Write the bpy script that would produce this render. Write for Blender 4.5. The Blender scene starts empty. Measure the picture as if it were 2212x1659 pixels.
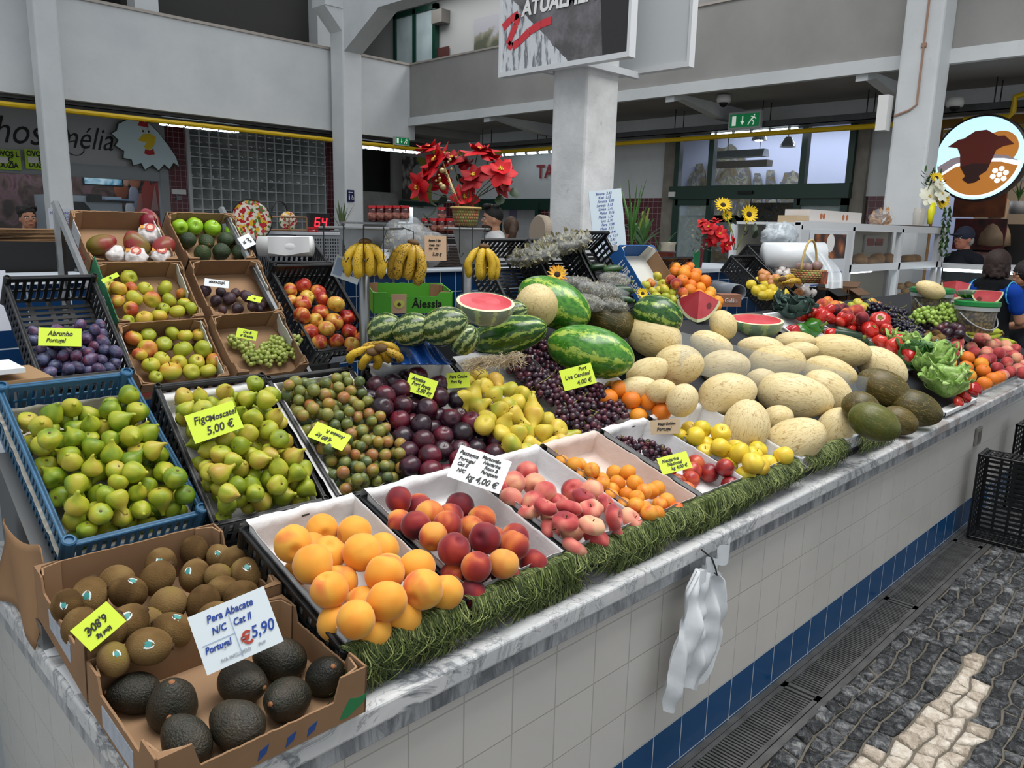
import bpy, math, random
import numpy as np
from mathutils import Matrix, Vector, noise as mnoise
R_ = random.Random(11)
SC = bpy.context.scene
COL = SC.collection
PI = math.pi
# ------------------------------------------------------------------ camera
YAW, PITCH, ROLL, FPX = math.radians(45.315), math.radians(11.413), math.radians(1.404), 1689.2
CAM = np.array([0.0, 0.0, 1.62])
def _basis():
    ca, sa, cb, sb, cc, sc = math.cos(YAW), math.sin(YAW), math.cos(PITCH), math.sin(PITCH), math.cos(ROLL), math.sin(ROLL)
    f = np.array([sa*cb, ca*cb, -sb]); r = np.array([ca, -sa, 0.]); u = np.cross(r, f)
    return r*cc+u*sc, -r*sc+u*cc, f
CR, CU, CF = _basis()
cam = bpy.data.objects.new('camera', bpy.data.cameras.new('camera'))
COL.objects.link(cam)
cam.matrix_world = Matrix([[CR[0], CU[0], -CF[0], CAM[0]], [CR[1], CU[1], -CF[1], CAM[1]], [CR[2], CU[2], -CF[2], CAM[2]], [0, 0, 0, 1]])
cam.data.sensor_width = 36; cam.data.lens = FPX*36/2212; cam.data.clip_start = .05; cam.data.clip_end = 100
SC.camera = cam
# ------------------------------------------------------------------ light
wd = bpy.data.worlds.new('sky'); SC.world = wd; wd.use_nodes = True
wb = wd.node_tree.nodes['Background']; wb.inputs[0].default_value = (.90, .95, 1, 1); wb.inputs[1].default_value = .76
def area(name, loc, rot, sx, sy, e, col=(1, 1, 1)):
    l = bpy.data.lights.new(name, 'AREA'); l.shape = 'RECTANGLE'; l.size = sx; l.size_y = sy; l.energy = e; l.color = col
    o = bpy.data.objects.new(name, l); COL.objects.link(o); o.location = loc; o.rotation_euler = rot
    return o
area('skylight', (2.6, .4, 6.2), (math.radians(-8), 0, 0), 7, 2.6, 450, (1, .985, .96))
area('skylight', (7.5, 6.5, 6.5), (0, 0, 0), 3, 5, 120, (1, .99, .97))
SC.view_settings.view_transform = 'Standard'; SC.view_settings.look = 'None'
SC.view_settings.exposure = 0.0; SC.view_settings.gamma = 1; SC.view_settings.use_curve_mapping = False
# ------------------------------------------------------------------ picture geometry
def ray(x, y): return CR*(x-1106)/FPX - CU*(y-829.5)/FPX + CF
def atz(x, y, z): d = ray(x, y); return Vector(CAM + d*((z-CAM[2])/d[2]))
def aty(x, y, Y): d = ray(x, y); return Vector(CAM + d*(Y/d[1]))
def atx(x, y, X): d = ray(x, y); return Vector(CAM + d*(X/d[0]))
def atd(x, y, D): return Vector(CAM + ray(x, y)*D)
def pix(P):
    v = np.array(P, float)-CAM; z = CF@v
    return 1106+FPX*(CR@v)/z, 829.5-FPX*(CU@v)/z, z
# ------------------------------------------------------------------ objects
def tag(o, label=None, cat=None, group=None, kind=None):
    if label: o['label'] = label
    if cat: o['category'] = cat
    if group: o['group'] = group
    if kind: o['kind'] = kind
    return o
def thing(name, label, cat, loc=(0, 0, 0), rz=0, group=None, mw=None):
    o = bpy.data.objects.new(name, None); COL.objects.link(o); o.empty_display_size = .05
    if mw is not None: o.matrix_world = mw
    else: o.location = loc; o.rotation_euler = (0, 0, rz)
    return tag(o, label, cat, group)
def link(name, me, mat=None, parent=None, mw=None, loc=None, rot=None, scale=None):
    o = bpy.data.objects.new(name, me); COL.objects.link(o)
    if mat is not None and not me.materials:
        for m in (mat if isinstance(mat, (list, tuple)) else [mat]): me.materials.append(m)
    if parent: o.parent = parent
    if mw is not None: o.matrix_local = mw
    if loc is not None: o.location = loc
    if rot is not None: o.rotation_euler = rot
    if scale is not None: o.scale = (scale,)*3 if isinstance(scale, (int, float)) else scale
    return o
def dup(root, mw=None, parent=None):
    r = root.copy(); COL.objects.link(r); r.parent = parent
    if mw is not None: r.matrix_local = mw
    for ch in root.children:
        c = ch.copy(); COL.objects.link(c); c.parent = r
        for g in ch.children:
            d = g.copy(); COL.objects.link(d); d.parent = c
    return r
def rotz(a): return Matrix.Rotation(a, 4, 'Z')
def rotx(a): return Matrix.Rotation(a, 4, 'X')
def roty(a): return Matrix.Rotation(a, 4, 'Y')
def T(x, y=None, z=None): return Matrix.Translation(x if y is None else (x, y, z))
class MB:
    def __init__(s): s.v = []; s.f = []; s.m = []; s.mi = 0; s.M = None; s.sm = []; s.smooth = False
    def add(s, vs, fs, M=None):
        b = len(s.v)
        for p in vs:
            p = Vector(p)
            if M is not None: p = M @ p
            if s.M is not None: p = s.M @ p
            s.v.append(p[:])
        for f in fs: s.f.append([b+i for i in f]); s.m.append(s.mi); s.sm.append(s.smooth)
        return s
    def box(s, a, b, M=None):
        x0, y0, z0 = a; x1, y1, z1 = b
        return s.add([(x0, y0, z0), (x1, y0, z0), (x1, y1, z0), (x0, y1, z0), (x0, y0, z1), (x1, y0, z1), (x1, y1, z1), (x0, y1, z1)],
              [(3, 2, 1, 0), (4, 5, 6, 7), (0, 1, 5, 4), (1, 2, 6, 5), (2, 3, 7, 6), (3, 0, 4, 7)], M)
    def cbox(s, c, d, M=None): return s.box([c[i]-d[i]/2 for i in range(3)], [c[i]+d[i]/2 for i in range(3)], M)
    def tube(s, pts, r, n=6, cap=True):
        pts = [Vector(p) for p in pts]; k = len(pts); rs = r if isinstance(r, (list, tuple)) else [r]*k
        vs = []; up = None
        for i, p in enumerate(pts):
            t = (pts[min(i+1, k-1)]-pts[max(i-1, 0)])
            if t.length < 1e-9: t = Vector((0, 0, 1))
            t.normalize()
            if up is None: up = Vector((0, 0, 1)) if abs(t.z) < .9 else Vector((1, 0, 0))
            a = t.cross(up)
            if a.length < 1e-6: a = t.orthogonal()
            a.normalize(); b = t.cross(a).normalized(); up = -b
            up = a.cross(t)
            for j in range(n):
                an = 2*PI*j/n; vs.append(p+(a*math.cos(an)+b*math.sin(an))*rs[i])
        fs = []
        for i in range(k-1):
            for j in range(n):
                j2 = (j+1) % n; fs.append((i*n+j, i*n+j2, (i+1)*n+j2, (i+1)*n+j))
        if cap: fs.append(tuple(range(n))[::-1]); fs.append(tuple((k-1)*n+j for j in range(n)))
        return s.add(vs, fs)
    def lathe(s, prof, n=24, M=None, fn=None):
        vs = []; fs = []; k = len(prof)
        for i, (r, z) in enumerate(prof):
            for j in range(n):
                a = 2*PI*j/n; rr = r*(fn(a, i/(k-1)) if fn else 1)
                vs.append((rr*math.cos(a), rr*math.sin(a), z))
        for i in range(k-1):
            for j in range(n):
                j2 = (j+1) % n; fs.append((i*n+j, i*n+j2, (i+1)*n+j2, (i+1)*n+j))
        fs.append(tuple(range(n))[::-1]); fs.append(tuple((k-1)*n+j for j in range(n)))
        return s.add(vs, fs, M)
    def prism(s, poly, t, M=None):
        # polygon in local xy, extruded to z=t
        n = len(poly); vs = [(x, y, 0) for x, y in poly]+[(x, y, t) for x, y in poly]
        fs = [tuple(range(n))[::-1], tuple(range(n, 2*n))]+[(i, (i+1) % n, n+(i+1) % n, n+i) for i in range(n)]
        return s.add(vs, fs, M)
    def grid(s, fn, nu, nv, thick=0):
        vs = [fn(i/nu, j/nv) for j in range(nv+1) for i in range(nu+1)]
        fs = [(j*(nu+1)+i, j*(nu+1)+i+1, (j+1)*(nu+1)+i+1, (j+1)*(nu+1)+i) for j in range(nv) for i in range(nu)]
        return s.add(vs, fs)
    def ball(s, c, r, n=8, m=6, sc=(1, 1, 1), M=None):
        vs = [(c[0], c[1], c[2]+r*sc[2])]; fs = []
        for i in range(1, m):
            ph = PI*i/m
            for j in range(n):
                a = 2*PI*j/n; vs.append((c[0]+r*sc[0]*math.sin(ph)*math.cos(a), c[1]+r*sc[1]*math.sin(ph)*math.sin(a), c[2]+r*sc[2]*math.cos(ph)))
        vs.append((c[0], c[1], c[2]-r*sc[2])); L = len(vs)-1
        for j in range(n):
            j2 = (j+1) % n; fs.append((0, 1+j, 1+j2)); fs.append((L, L-n+j2, L-n+j))
            for i in range(m-2): fs.append((1+i*n+j, 1+(i+1)*n+j, 1+(i+1)*n+j2, 1+i*n+j2))
        return s.add(vs, fs, M)
    def mesh(s, name, mats=None):
        me = bpy.data.meshes.new(name); me.from_pydata(s.v, [], s.f)
        if mats is not None:
            for m in (mats if isinstance(mats, (list, tuple)) else [mats]): me.materials.append(m)
        if len(me.polygons) == len(s.m):
            me.polygons.foreach_set('material_index', s.m); me.polygons.foreach_set('use_smooth', s.sm)
        me.update(); return me
    def build(s, name, mats, parent=None, mw=None, loc=None, rot=None):
        return link(name, s.mesh(name, mats), None, parent, mw, loc, rot)
def bevel(o, w=.003, seg=2):
    m = o.modifiers.new('bevel', 'BEVEL'); m.width = w; m.segments = seg; m.limit_method = 'ANGLE'; return o
def solid(o, t, off=0):
    m = o.modifiers.new('solid', 'SOLIDIFY'); m.thickness = t; m.offset = off; return o
def struct(o, kind='structure'): o['kind'] = kind; return o
# ------------------------------------------------------------------ materials
class NT:
    def __init__(s, name):
        s.m = bpy.data.materials.new(name); s.m.use_nodes = True; s.t = s.m.node_tree
        s.b = s.t.nodes['Principled BSDF']
    def n(s, ty, *ins, **kw):
        nd = s.t.nodes.new('ShaderNode'+ty)
        for k, v in kw.items():
            if k in ('op', 'operation'): nd.operation = v
            elif hasattr(nd, k) and k not in nd.inputs: setattr(nd, k, v)
            else: s.set(nd.inputs[k], v)
        for i, v in enumerate(ins):
            if v is not None: s.set(nd.inputs[i], v)
        return nd
    def set(s, sock, v):
        if isinstance(v, bpy.types.Node): v = v.outputs[0]
        if isinstance(v, bpy.types.NodeSocket): s.t.links.new(v, sock)
        else: sock.default_value = (tuple(v)+(1,) if hasattr(v, '__len__') and len(v) == 3 and sock.type == 'RGBA' else v)
    def math(s, op, a, b=0.0, c=None):
        nd = s.t.nodes.new('ShaderNodeMath'); nd.operation = op; s.set(nd.inputs[0], a); s.set(nd.inputs[1], b)
        if c is not None: s.set(nd.inputs[2], c)
        return nd.outputs[0]
    def ramp(s, fac, stops, interp='LINEAR'):
        nd = s.t.nodes.new('ShaderNodeValToRGB'); e = nd.color_ramp.elements; nd.color_ramp.interpolation = interp
        while len(e) < len(stops): e.new(.5)
        for i, (p, c) in enumerate(stops): e[i].position = p; e[i].color = tuple(c)+(1,) if hasattr(c, '__len__') else (c, c, c, 1)
        s.set(nd.inputs[0], fac); return nd.outputs[0]
    def mix(s, f, a, b, bt='MIX'):
        nd = s.t.nodes.new('ShaderNodeMix'); nd.data_type = 'RGBA'; nd.blend_type = bt
        s.set(nd.inputs[0], f); s.set(nd.inputs[6], a); s.set(nd.inputs[7], b); return nd.outputs[2]
    def obj(s): return s.n('TexCoord').outputs['Object']
    def pos(s): return s.n('NewGeometry').outputs['Position']
    def rnd(s): return s.n('ObjectInfo').outputs['Random']
    def noise(s, vec, scale=5, detail=3, rough=.5, dist=0, w=None):
        nd = s.t.nodes.new('ShaderNodeTexNoise')
        if w is not None: nd.noise_dimensions = '4D'; s.set(nd.inputs['W'], w)
        s.set(nd.inputs['Vector'], vec); nd.inputs['Scale'].default_value = scale; nd.inputs['Detail'].default_value = detail
        nd.inputs['Roughness'].default_value = rough; nd.inputs['Distortion'].default_value = dist; return nd.outputs[0]
    def voro(s, vec, scale, feature='F1', rand=1.0, out='Distance'):
        nd = s.t.nodes.new('ShaderNodeTexVoronoi'); nd.feature = feature; s.set(nd.inputs['Vector'], vec)
        nd.inputs['Scale'].default_value = scale; nd.inputs['Randomness'].default_value = rand; return nd.outputs[out]
    def mapv(s, vec, sc=(1, 1, 1), loc=(0, 0, 0), rot=(0, 0, 0)):
        nd = s.n('Mapping'); s.set(nd.inputs['Vector'], vec); nd.inputs['Scale'].default_value = sc
        nd.inputs['Location'].default_value = loc; nd.inputs['Rotation'].default_value = rot; return nd.outputs[0]
    def bump(s, h, strength=.3, dist=.01):
        nd = s.n('Bump'); nd.inputs['Strength'].default_value = strength; nd.inputs['Distance'].default_value = dist
        s.set(nd.inputs['Height'], h); s.set(s.b.inputs['Normal'], nd.outputs[0])
    def fin(s, col=None, rough=None, spec=None, **kw):
        if col is not None: s.set(s.b.inputs['Base Color'], col)
        if rough is not None: s.set(s.b.inputs['Roughness'], rough)
        if spec is not None: s.set(s.b.inputs['Specular IOR Level'], spec)
        for k, v in kw.items(): s.set(s.b.inputs[k.replace('_', ' ')], v)
        return s.m
def c8(h):
    h = h.lstrip('#'); v = [int(h[i:i+2], 16)/255 for i in (0, 2, 4)]
    return tuple(x/12.92 if x <= .04045 else ((x+.055)/1.055)**2.4 for x in v)
_mc = {}
def PM(name, hx, rough=.5, spec=.4, var=.0, vs=6, metal=0, bump=0, bs=60, alpha=None, trans=None, emit=None, es=1, hx2=None, rv=0):
    if name in _mc: return _mc[name]
    t = NT(name); c = c8(hx); col = c; o = t.obj()
    if var or hx2:
        c2 = c8(hx2) if hx2 else tuple(x*(1-var) for x in c)
        f = t.ramp(t.noise(o, vs, 4), [(.35, 0.), (.65, 1.)]); col = t.mix(f, c, c2)
    if rv:
        hs = t.n('HueSaturation'); t.set(hs.inputs['Value'], t.math('MULTIPLY_ADD', t.rnd(), rv, 1-rv/2)); t.set(hs.inputs['Color'], col if not isinstance(col, tuple) else col); col = hs.outputs[0]
    if bump: t.bump(t.noise(o, bs, 3), bump, .004)
    m = t.fin(col, rough, spec, Metallic=metal)
    if alpha is not None: t.b.inputs['Alpha'].default_value = alpha
    if trans is not None: t.b.inputs['Transmission Weight'].default_value = trans
    if emit: t.b.inputs['Emission Color'].default_value = c8(emit)+(1,); t.b.inputs['Emission Strength'].default_value = es
    _mc[name] = m; return m
def fruit_mat(name, stops, scale=18, zg=0, rg=.3, rough=.4, spec=.4, bump=0, bs=200, speck=None, bloom=None, detail=2, dist=.4, str_=None, sheen=0):
    """skin whose colour runs over a ramp by soft noise, height on the fruit and which fruit it is"""
    t = NT(name); o = t.obj(); r = t.rnd(); w = t.math('MULTIPLY', r, 37.0)
    vec = t.mapv(o, str_) if str_ else o
    f = t.noise(vec, scale, detail, .5, dist, w)
    f = t.math('MULTIPLY_ADD', t.math('SUBTRACT', f, .5), 1.7, .5)
    if zg:
        sx = t.n('SeparateXYZ', o); f = t.math('MULTIPLY_ADD', sx.outputs['Z'], zg, f)
    if rg:
        r2 = t.math('FRACT', t.math('MULTIPLY', r, 7.31)); f = t.math('MULTIPLY_ADD', t.math('SUBTRACT', r2, .5), rg*2, f)
    col = t.ramp(f, [(p, c8(c)) for p, c in stops])
    if bloom:
        bf = t.ramp(t.noise(o, bloom[1], 3, .6, .5, w), [(.42, 0.), (.68, bloom[2])]); col = t.mix(bf, col, c8(bloom[0]))
    if speck:
        v = t.voro(vec, speck[1], rand=1); sf = t.ramp(v, [(speck[2]*.6, speck[3] if len(speck) > 3 else .8), (speck[2], 0.)]); col = t.mix(sf, col, c8(speck[0]))
    if bump: t.bump(t.noise(o, bs, 3, .6), bump, .003)
    m = t.fin(col, rough, spec)
    if sheen: t.b.inputs['Sheen Weight'].default_value = sheen; t.b.inputs['Sheen Roughness'].default_value = .4
    return m
def tiles(name, ax, size, col, grout, gw=.004, rough=.25, origin=(0, 0), low=None, var=.03, gcol_low=None):
    """square glazed tiles; ax picks the two world axes; low=(z, colour) recolours the rows below z"""
    t = NT(name); sp = t.n('SeparateXYZ', t.pos()); u, v = sp.outputs[ax[0]], sp.outputs[ax[1]]
    def edge(a, o0):
        x = t.math('DIVIDE', t.math('SUBTRACT', a, o0), size); fr = t.math('FRACT', x)
        d = t.math('MINIMUM', fr, t.math('SUBTRACT', 1.0, fr)); return d, t.math('FLOOR', x)
    du, fu = edge(u, origin[0]); dv, fv = edge(v, origin[1])
    d = t.math('MINIMUM', du, dv); g = t.ramp(d, [(gw/size*.45, 1.), (gw/size*.62, 0.)])
    wn = t.n('TexWhiteNoise', noise_dimensions='2D'); cv = t.n('CombineXYZ', fu, fv); t.set(wn.inputs['Vector'], cv)
    base = c8(col); gc = c8(grout)
    if low:
        lo = t.math('LESS_THAN', v, low[0]); base = t.mix(lo, base, c8(low[1]))
        if gcol_low: gc = t.mix(lo, gc, c8(gcol_low))
    hs = t.n('HueSaturation'); t.set(hs.inputs['Value'], t.math('MULTIPLY_ADD', wn.outputs[0], var*2, 1-var)); t.set(hs.inputs['Color'], base)
    dirt = t.ramp(t.noise(t.pos(), 3, 5, .6), [(.3, .93), (.7, 1.)])
    colr = t.mix(1.0, hs.outputs[0], dirt, 'MULTIPLY')
    col_ = t.mix(g, colr, gc); t.bump(t.math('SUBTRACT', 1.0, g), .35, .002)
    return t.fin(col_, t.math('MULTIPLY_ADD', g, .5, rough), .5)
M = {}
# ------------------------------------------------------------------ writing
def text(s, size, mat, parent, mw, shear=0, name='lettering', align='CENTER', ext=.0004, sx=1, bold=0, space=1.0, line=1.0):
    c = bpy.data.curves.new(name, 'FONT'); c.body = s; c.size = size; c.align_x = align; c.align_y = 'CENTER'; c.extrude = ext; c.shear = shear
    c.offset = bold; c.space_character = space; c.space_line = line; c.resolution_u = 3
    q = bpy.data.objects.new('q', c); COL.objects.link(q); bpy.context.view_layer.update() if False else None
    me = bpy.data.meshes.new_from_object(q); bpy.data.objects.remove(q); bpy.data.curves.remove(c); me.name = name; me.materials.clear(); me.materials.append(mat)
    o = bpy.data.objects.new(name, me); COL.objects.link(o); o.parent = parent
    o.matrix_local = mw @ Matrix.Diagonal((sx, 1, 1, 1)); return o
ORD = ['first', 'second', 'third', 'fourth', 'fifth', 'sixth', 'seventh', 'eighth', 'ninth', 'tenth', 'eleventh', 'twelfth', 'thirteenth', 'fourteenth', 'fifteenth',
       'sixteenth', 'seventeenth', 'eighteenth', 'nineteenth', 'twentieth', 'twenty-first', 'twenty-second', 'twenty-third', 'twenty-fourth', 'twenty-fifth']
def label_rows(objs, phrase, where, rowpx, cat=None, group=None):
    """one label each: its place in a row counted as the eye does, from the near edge of the heap"""
    L = [(pix(o.matrix_world.translation), o) for o in objs]
    L = sorted(L, key=lambda a: -a[0][1]); rows = []; cur = []; y0 = None
    for a in L:
        if y0 is None or y0-a[0][1] < rowpx: cur.append(a); y0 = a[0][1] if y0 is None else y0
        else: rows.append(cur); cur = [a]; y0 = a[0][1]
    if cur: rows.append(cur)
    for i, r in enumerate(rows):
        r.sort(key=lambda a: a[0][0])
        for j, (_, o) in enumerate(r):
            if len(r) == 1: lb = f"{phrase}, alone in {ORD[min(i, 24)]} row {where}"
            else: lb = f"{phrase}, {ORD[min(j, 24)]} from left in {ORD[min(i, 24)]} row {where}"
            tag(o, lb, cat, group)
# ================================================================== the market hall
def mats1():
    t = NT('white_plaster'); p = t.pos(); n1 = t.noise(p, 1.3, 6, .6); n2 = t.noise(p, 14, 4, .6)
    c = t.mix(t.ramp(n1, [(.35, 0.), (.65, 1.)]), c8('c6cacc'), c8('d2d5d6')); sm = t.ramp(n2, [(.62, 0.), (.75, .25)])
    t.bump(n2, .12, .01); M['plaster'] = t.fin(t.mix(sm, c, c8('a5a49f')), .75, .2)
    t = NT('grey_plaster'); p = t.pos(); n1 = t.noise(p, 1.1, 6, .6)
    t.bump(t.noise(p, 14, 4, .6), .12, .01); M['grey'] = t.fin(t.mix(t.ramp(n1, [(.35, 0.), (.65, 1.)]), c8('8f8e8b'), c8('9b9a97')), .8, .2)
    t = NT('pillar_plaster'); p = t.pos(); n1 = t.noise(p, 3, 6, .65); n2 = t.noise(p, 40, 4, .6); n3 = t.noise(p, 9, 6, .7, 1)
    c = t.mix(t.ramp(n1, [(.4, 0.), (.62, 1.)]), c8('d3d4d4'), c8('bfc0c0')); c = t.mix(t.ramp(n3, [(.66, 0.), (.72, .8)]), c, c8('8b8780'))
    t.bump(n3, .4, .012); M['pillar'] = t.fin(c, .7, .25)
mats1()
PM('dark', '1b1b1c', .6); PM('black', '0a0a0b', .5)
M['maroon'] = tiles('maroon_tiles', 'YZ', .10, '5a1f2a', 'a08c90', .006, .2)
M['maroon_x'] = tiles('maroon_tiles_left', 'XZ', .10, '5a1f2a', 'a08c90', .006, .2)
M['white_tile_y'] = tiles('white_wall_tiles', 'YZ', .15, 'c3c6c8', 'a5a8aa', .005, .25)
steel = PM('brushed_steel', '8d8f90', .32, .5, metal=1, var=.15, vs=20)
alu = PM('white_aluminium', 'c6c9cc', .35, .5)
green = PM('dark_green_metal', '0d3328', .35, .5)
yellow = PM('yellow_pipe', 'd2ae12', .4, .5)
traym = PM('cable_tray_grey', '4a4b4c', .55, .4, var=.2, vs=12)
wood = PM('brown_wood', '5e3423', .5, .3)
tube_on = PM('lit_tube', 'ffffff', .5, emit='e6f6ff', es=7)
def S(name, mb, m, par=None): return struct(mb.build(name, m, par))
def bx(a, b): return MB().box(a, b)
S('floor', bx((-6, -5, -.06), (16, 20, -.008)), PM('mortar_screed', '6e685e', .9, .15, var=.35, vs=14, bump=.6, bs=120))
S('floor', bx((-6, 1.14, -.012), (.52, 15, -.004)), tiles('hall_floor_tiles', 'XY', .4, 'a9a6a0', '8d8a85', .006, .4))
# left balcony (runs along X) and the deck beneath it
S('balcony_left', bx((-6, 12.5, 3.2), (9.8, 12.7, 4.54)), M['plaster'])
S('trim_1', bx((-6, 12.47, 4.54), (9.68, 12.73, 4.58)), PM('rail_cap', 'a9a199', .5))
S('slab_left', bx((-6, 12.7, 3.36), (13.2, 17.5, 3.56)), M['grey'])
S('wall_left', bx((6.15, 15.32, 0), (6.56, 15.6, 3.4)), M['maroon_x'])
S('wall_left', bx((9.5, 15.32, 0), (10.3, 15.6, 3.4)), M['maroon_x'])
S('wall_left', bx((-6, 15.4, 2.4), (3.3, 15.6, 3.4)), M['plaster'])
# right balcony (runs along Y), its lower lip and the deck beneath it
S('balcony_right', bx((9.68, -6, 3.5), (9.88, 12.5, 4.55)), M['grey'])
S('trim_2', bx((9.63, -6, 3.45), (9.72, 12.5, 3.6)), M['plaster'])
S('trim_3', bx((9.66, -6, 4.55), (9.9, 12.5, 4.58)), PM('rail_cap', 'a9a199', .5))
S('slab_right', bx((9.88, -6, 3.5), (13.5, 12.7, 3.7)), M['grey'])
S('wall_right', bx((11.7, 7.95, 2.16), (11.95, 14.3, 3.5)), M['plaster'])
S('wall_right', bx((11.7, 3.75, 2.16), (11.95, 4.62, 3.5)), M['plaster'])
S('wall_right', bx((11.7, 4.62, 3.22), (11.95, 7.95, 3.5)), M['plaster'])
S('wall_right', bx((11.7, -6, 3.16), (11.95, 3.75, 3.5)), M['plaster'])
S('wall_right', bx((11.7, 7.97, 0), (11.95, 9.1, 2.16)), M['maroon'])
S('wall_right', bx((11.7, 3.75, 0), (11.95, 4.52, 2.16)), M['maroon'])
# stone door surround either side of the big green window
stone = PM('door_stone', '8f8a80', .7, .2, var=.25, vs=5)
for y0, y1 in ((7.72, 7.97), (4.55, 4.75)): S('trim_4', bx((11.62, y0, 0), (11.8, y1, 3.24)), stone)
for y, z in ((10.3, 0), (6.55, 0), (3.9, 0)):
    mb = MB(); mb.prism([(9.7, 3.5), (11.7, 3.5), (11.7, 3.28), (11.0, 3.3), (10.4, 3.38), (9.95, 3.44), (9.7, 3.38)], .14, Matrix(((1, 0, 0, 0), (0, 0, 1, y), (0, 1, 0, 0), (0, 0, 0, 1))))
    S('ceiling_bracket', mb, M['plaster'])
# upper floor behind the balconies
up = PM('upper_wall', '9fa0a0', .8, .2)
S('wall_back', bx((12.0, -6, 3.7), (12.2, 17.5, 7.6)), up)
S('wall_back', bx((-6, 17.4, 3.5), (12.2, 17.6, 7.6)), PM('upper_room_dark', '4c4a48', .8))
S('ceiling', bx((-6, 12.9, 6.6), (12.2, 17.5, 6.75)), PM('upper_ceiling', '7d8083', .8))
S('ceiling', bx((10.0, -6, 6.6), (12.2, 12.9, 6.75)), PM('upper_ceiling', '7d8083', .8))
S('wall_back', bx((4.9, 13.6, 3.5), (8.4, 13.75, 6.6)), PM('upper_dark_partition', '3f3e3d', .8))  # dark-painted sheet for the shade within the upper room opening
S('trim_5', bx((4.85, 12.9, 4.4), (5.2, 13.2, 6.6)), M['plaster'])
S('trim_5', bx((8.2, 13.3, 3.5), (8.55, 13.7, 6.6)), M['plaster'])
S('trim_5', bx((10.1, 2.2, 4.9), (10.15, 8.4, 6.5)), PM('upper_timber_panel', '5a2c1c', .5, var=.2))
S('trim_5', bx((3.6, 13.4, 4.9), (4.7, 13.45, 6.5)), PM('upper_timber_panel', '5a2c1c', .5))
# columns carrying the balconies
def column(x0, x1, y0, y1, h, m=None):
    mb = MB(); mb.box((x0, y0, 0), (x1, y1, h)); return bevel(S('column', mb, m or M['plaster']), .03)
column(3.24, 3.53, 12.0, 12.3, 5.6); column(7.88, 8.26, 12.0, 12.4, 5.5); column(9.3, 9.68, 3.02, 3.42, 5.5)
mb = MB(); mb.prism([(12.4, 4.45), (12.4, 5.6), (1, 5.6), (1, 4.98), (11.3, 4.98), (11.0, 4.98), (12.0, 4.45)], .36, Matrix(((0, 0, 1, 7.9), (1, 0, 0, 0), (0, 1, 0, 0), (0, 0, 0, 1))))
S('ceiling_beam', mb, M['plaster'])
mb = MB(); mb.box((7.55, 12.0, 5.12), (7.9, 12.4, 5.3)); mb.prism([(7.55, 5.12), (7.9, 5.12), (7.9, 4.75)], .36, Matrix(((1, 0, 0, 0), (0, 0, 1, 12.02), (0, 1, 0, 0), (0, 0, 0, 1)))); S('ceiling_beam', mb, M['plaster'])
o = bevel(S('column', bx((3.99, 3.34, 0), (4.31, 3.64, 5.2)), M['pillar']), .02)
# conduit on the right column
mb = MB(); mb.tube([(9.28, 3.18, 5.4), (9.28, 3.18, 3.0), (9.28, 3.25, 2.95), (9.28, 3.4, 2.9)], .012)
for z in (4.9, 4.2, 3.6): mb.cbox((9.285, 3.18, z), (.03, .05, .04))
mb.build('wall_conduit', PM('copper_conduit', '9a7a68', .5), None); tag(bpy.data.objects['wall_conduit'], 'thin pinkish conduit pipe running down the white right-hand column', 'pipe')
# services under the decks: pipe, cable tray, tubes
def pipe(a, b, r, label, n=1):
    mb = MB(); mb.tube([a, b], r, 8); o = mb.build('gas_pipe', yellow); return tag(o, label, 'pipe')
pipe((-3, 12.4, 3.045), (7.88, 12.4, 3.03), .035, 'yellow gas pipe under the left balcony face by the butcher sign')
pipe((8.26, 12.4, 3.03), (10.9, 12.4, 3.03), .035, 'yellow gas pipe across the dark doorway behind the poinsettia')
mb = MB(); mb.tube([(11.0, 12.4, 3.03), (11.0, 3.55, 3.03)], .035, 8); tag(mb.build('gas_pipe', yellow), 'long yellow gas pipe crossing above the green glazed doors', 'pipe')
mb = MB(); mb.tube([(11.0, 3.2, 3.03), (11.0, 2.72, 3.03), (11.0, 2.68, 3.08), (11.0, 2.68, 3.25), (11.0, 2.5, 3.3), (11.0, 2.2, 3.25)], .035, 8); tag(mb.build('gas_pipe', yellow), 'bent yellow gas pipe end right of the white column', 'pipe')
def tray(a, b, ax, w, label):
    mb = MB(); L = (Vector(b)-Vector(a)).length; x = Vector(b)-Vector(a); x.normalize()
    Mx = Matrix.Translation(a) @ x.to_track_quat('X', 'Z').to_matrix().to_4x4()
    mb.box((0, -w/2, 0), (L, w/2, .01), Mx); mb.box((0, -w/2, 0), (L, -w/2+.01, .09), Mx); mb.box((0, w/2-.01, 0), (L, w/2, .09), Mx)
    r = MB(); k = int(L/1.5)
    for i in range(k+1):
        for s in (-1, 1): r.tube([Mx @ Vector((i*1.5+.3, s*w*.4, .05)), Mx @ Vector((i*1.5+.3, s*w*.4, .42))], .008, 5)
    t = thing('cable_tray', label, 'cable tray'); mb.build('tray', traym, t); r.build('hanger', PM('black', '0a0a0b'), t); return t
tray((-3, 12.75, 3.14), (9.4, 12.75, 3.14), 'x', .25, 'dark grey cable tray under the left balcony above the glass blocks')
tray((8.3, 13.3, 3.16), (10.8, 13.3, 3.16), 'x', .25, 'short cable tray over the dark doorway beside the exit sign')
tray((11.15, 12.2, 3.12), (11.15, -3, 3.12), 'y', .3, 'long grey cable tray crossing above the green glazed doors')
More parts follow.
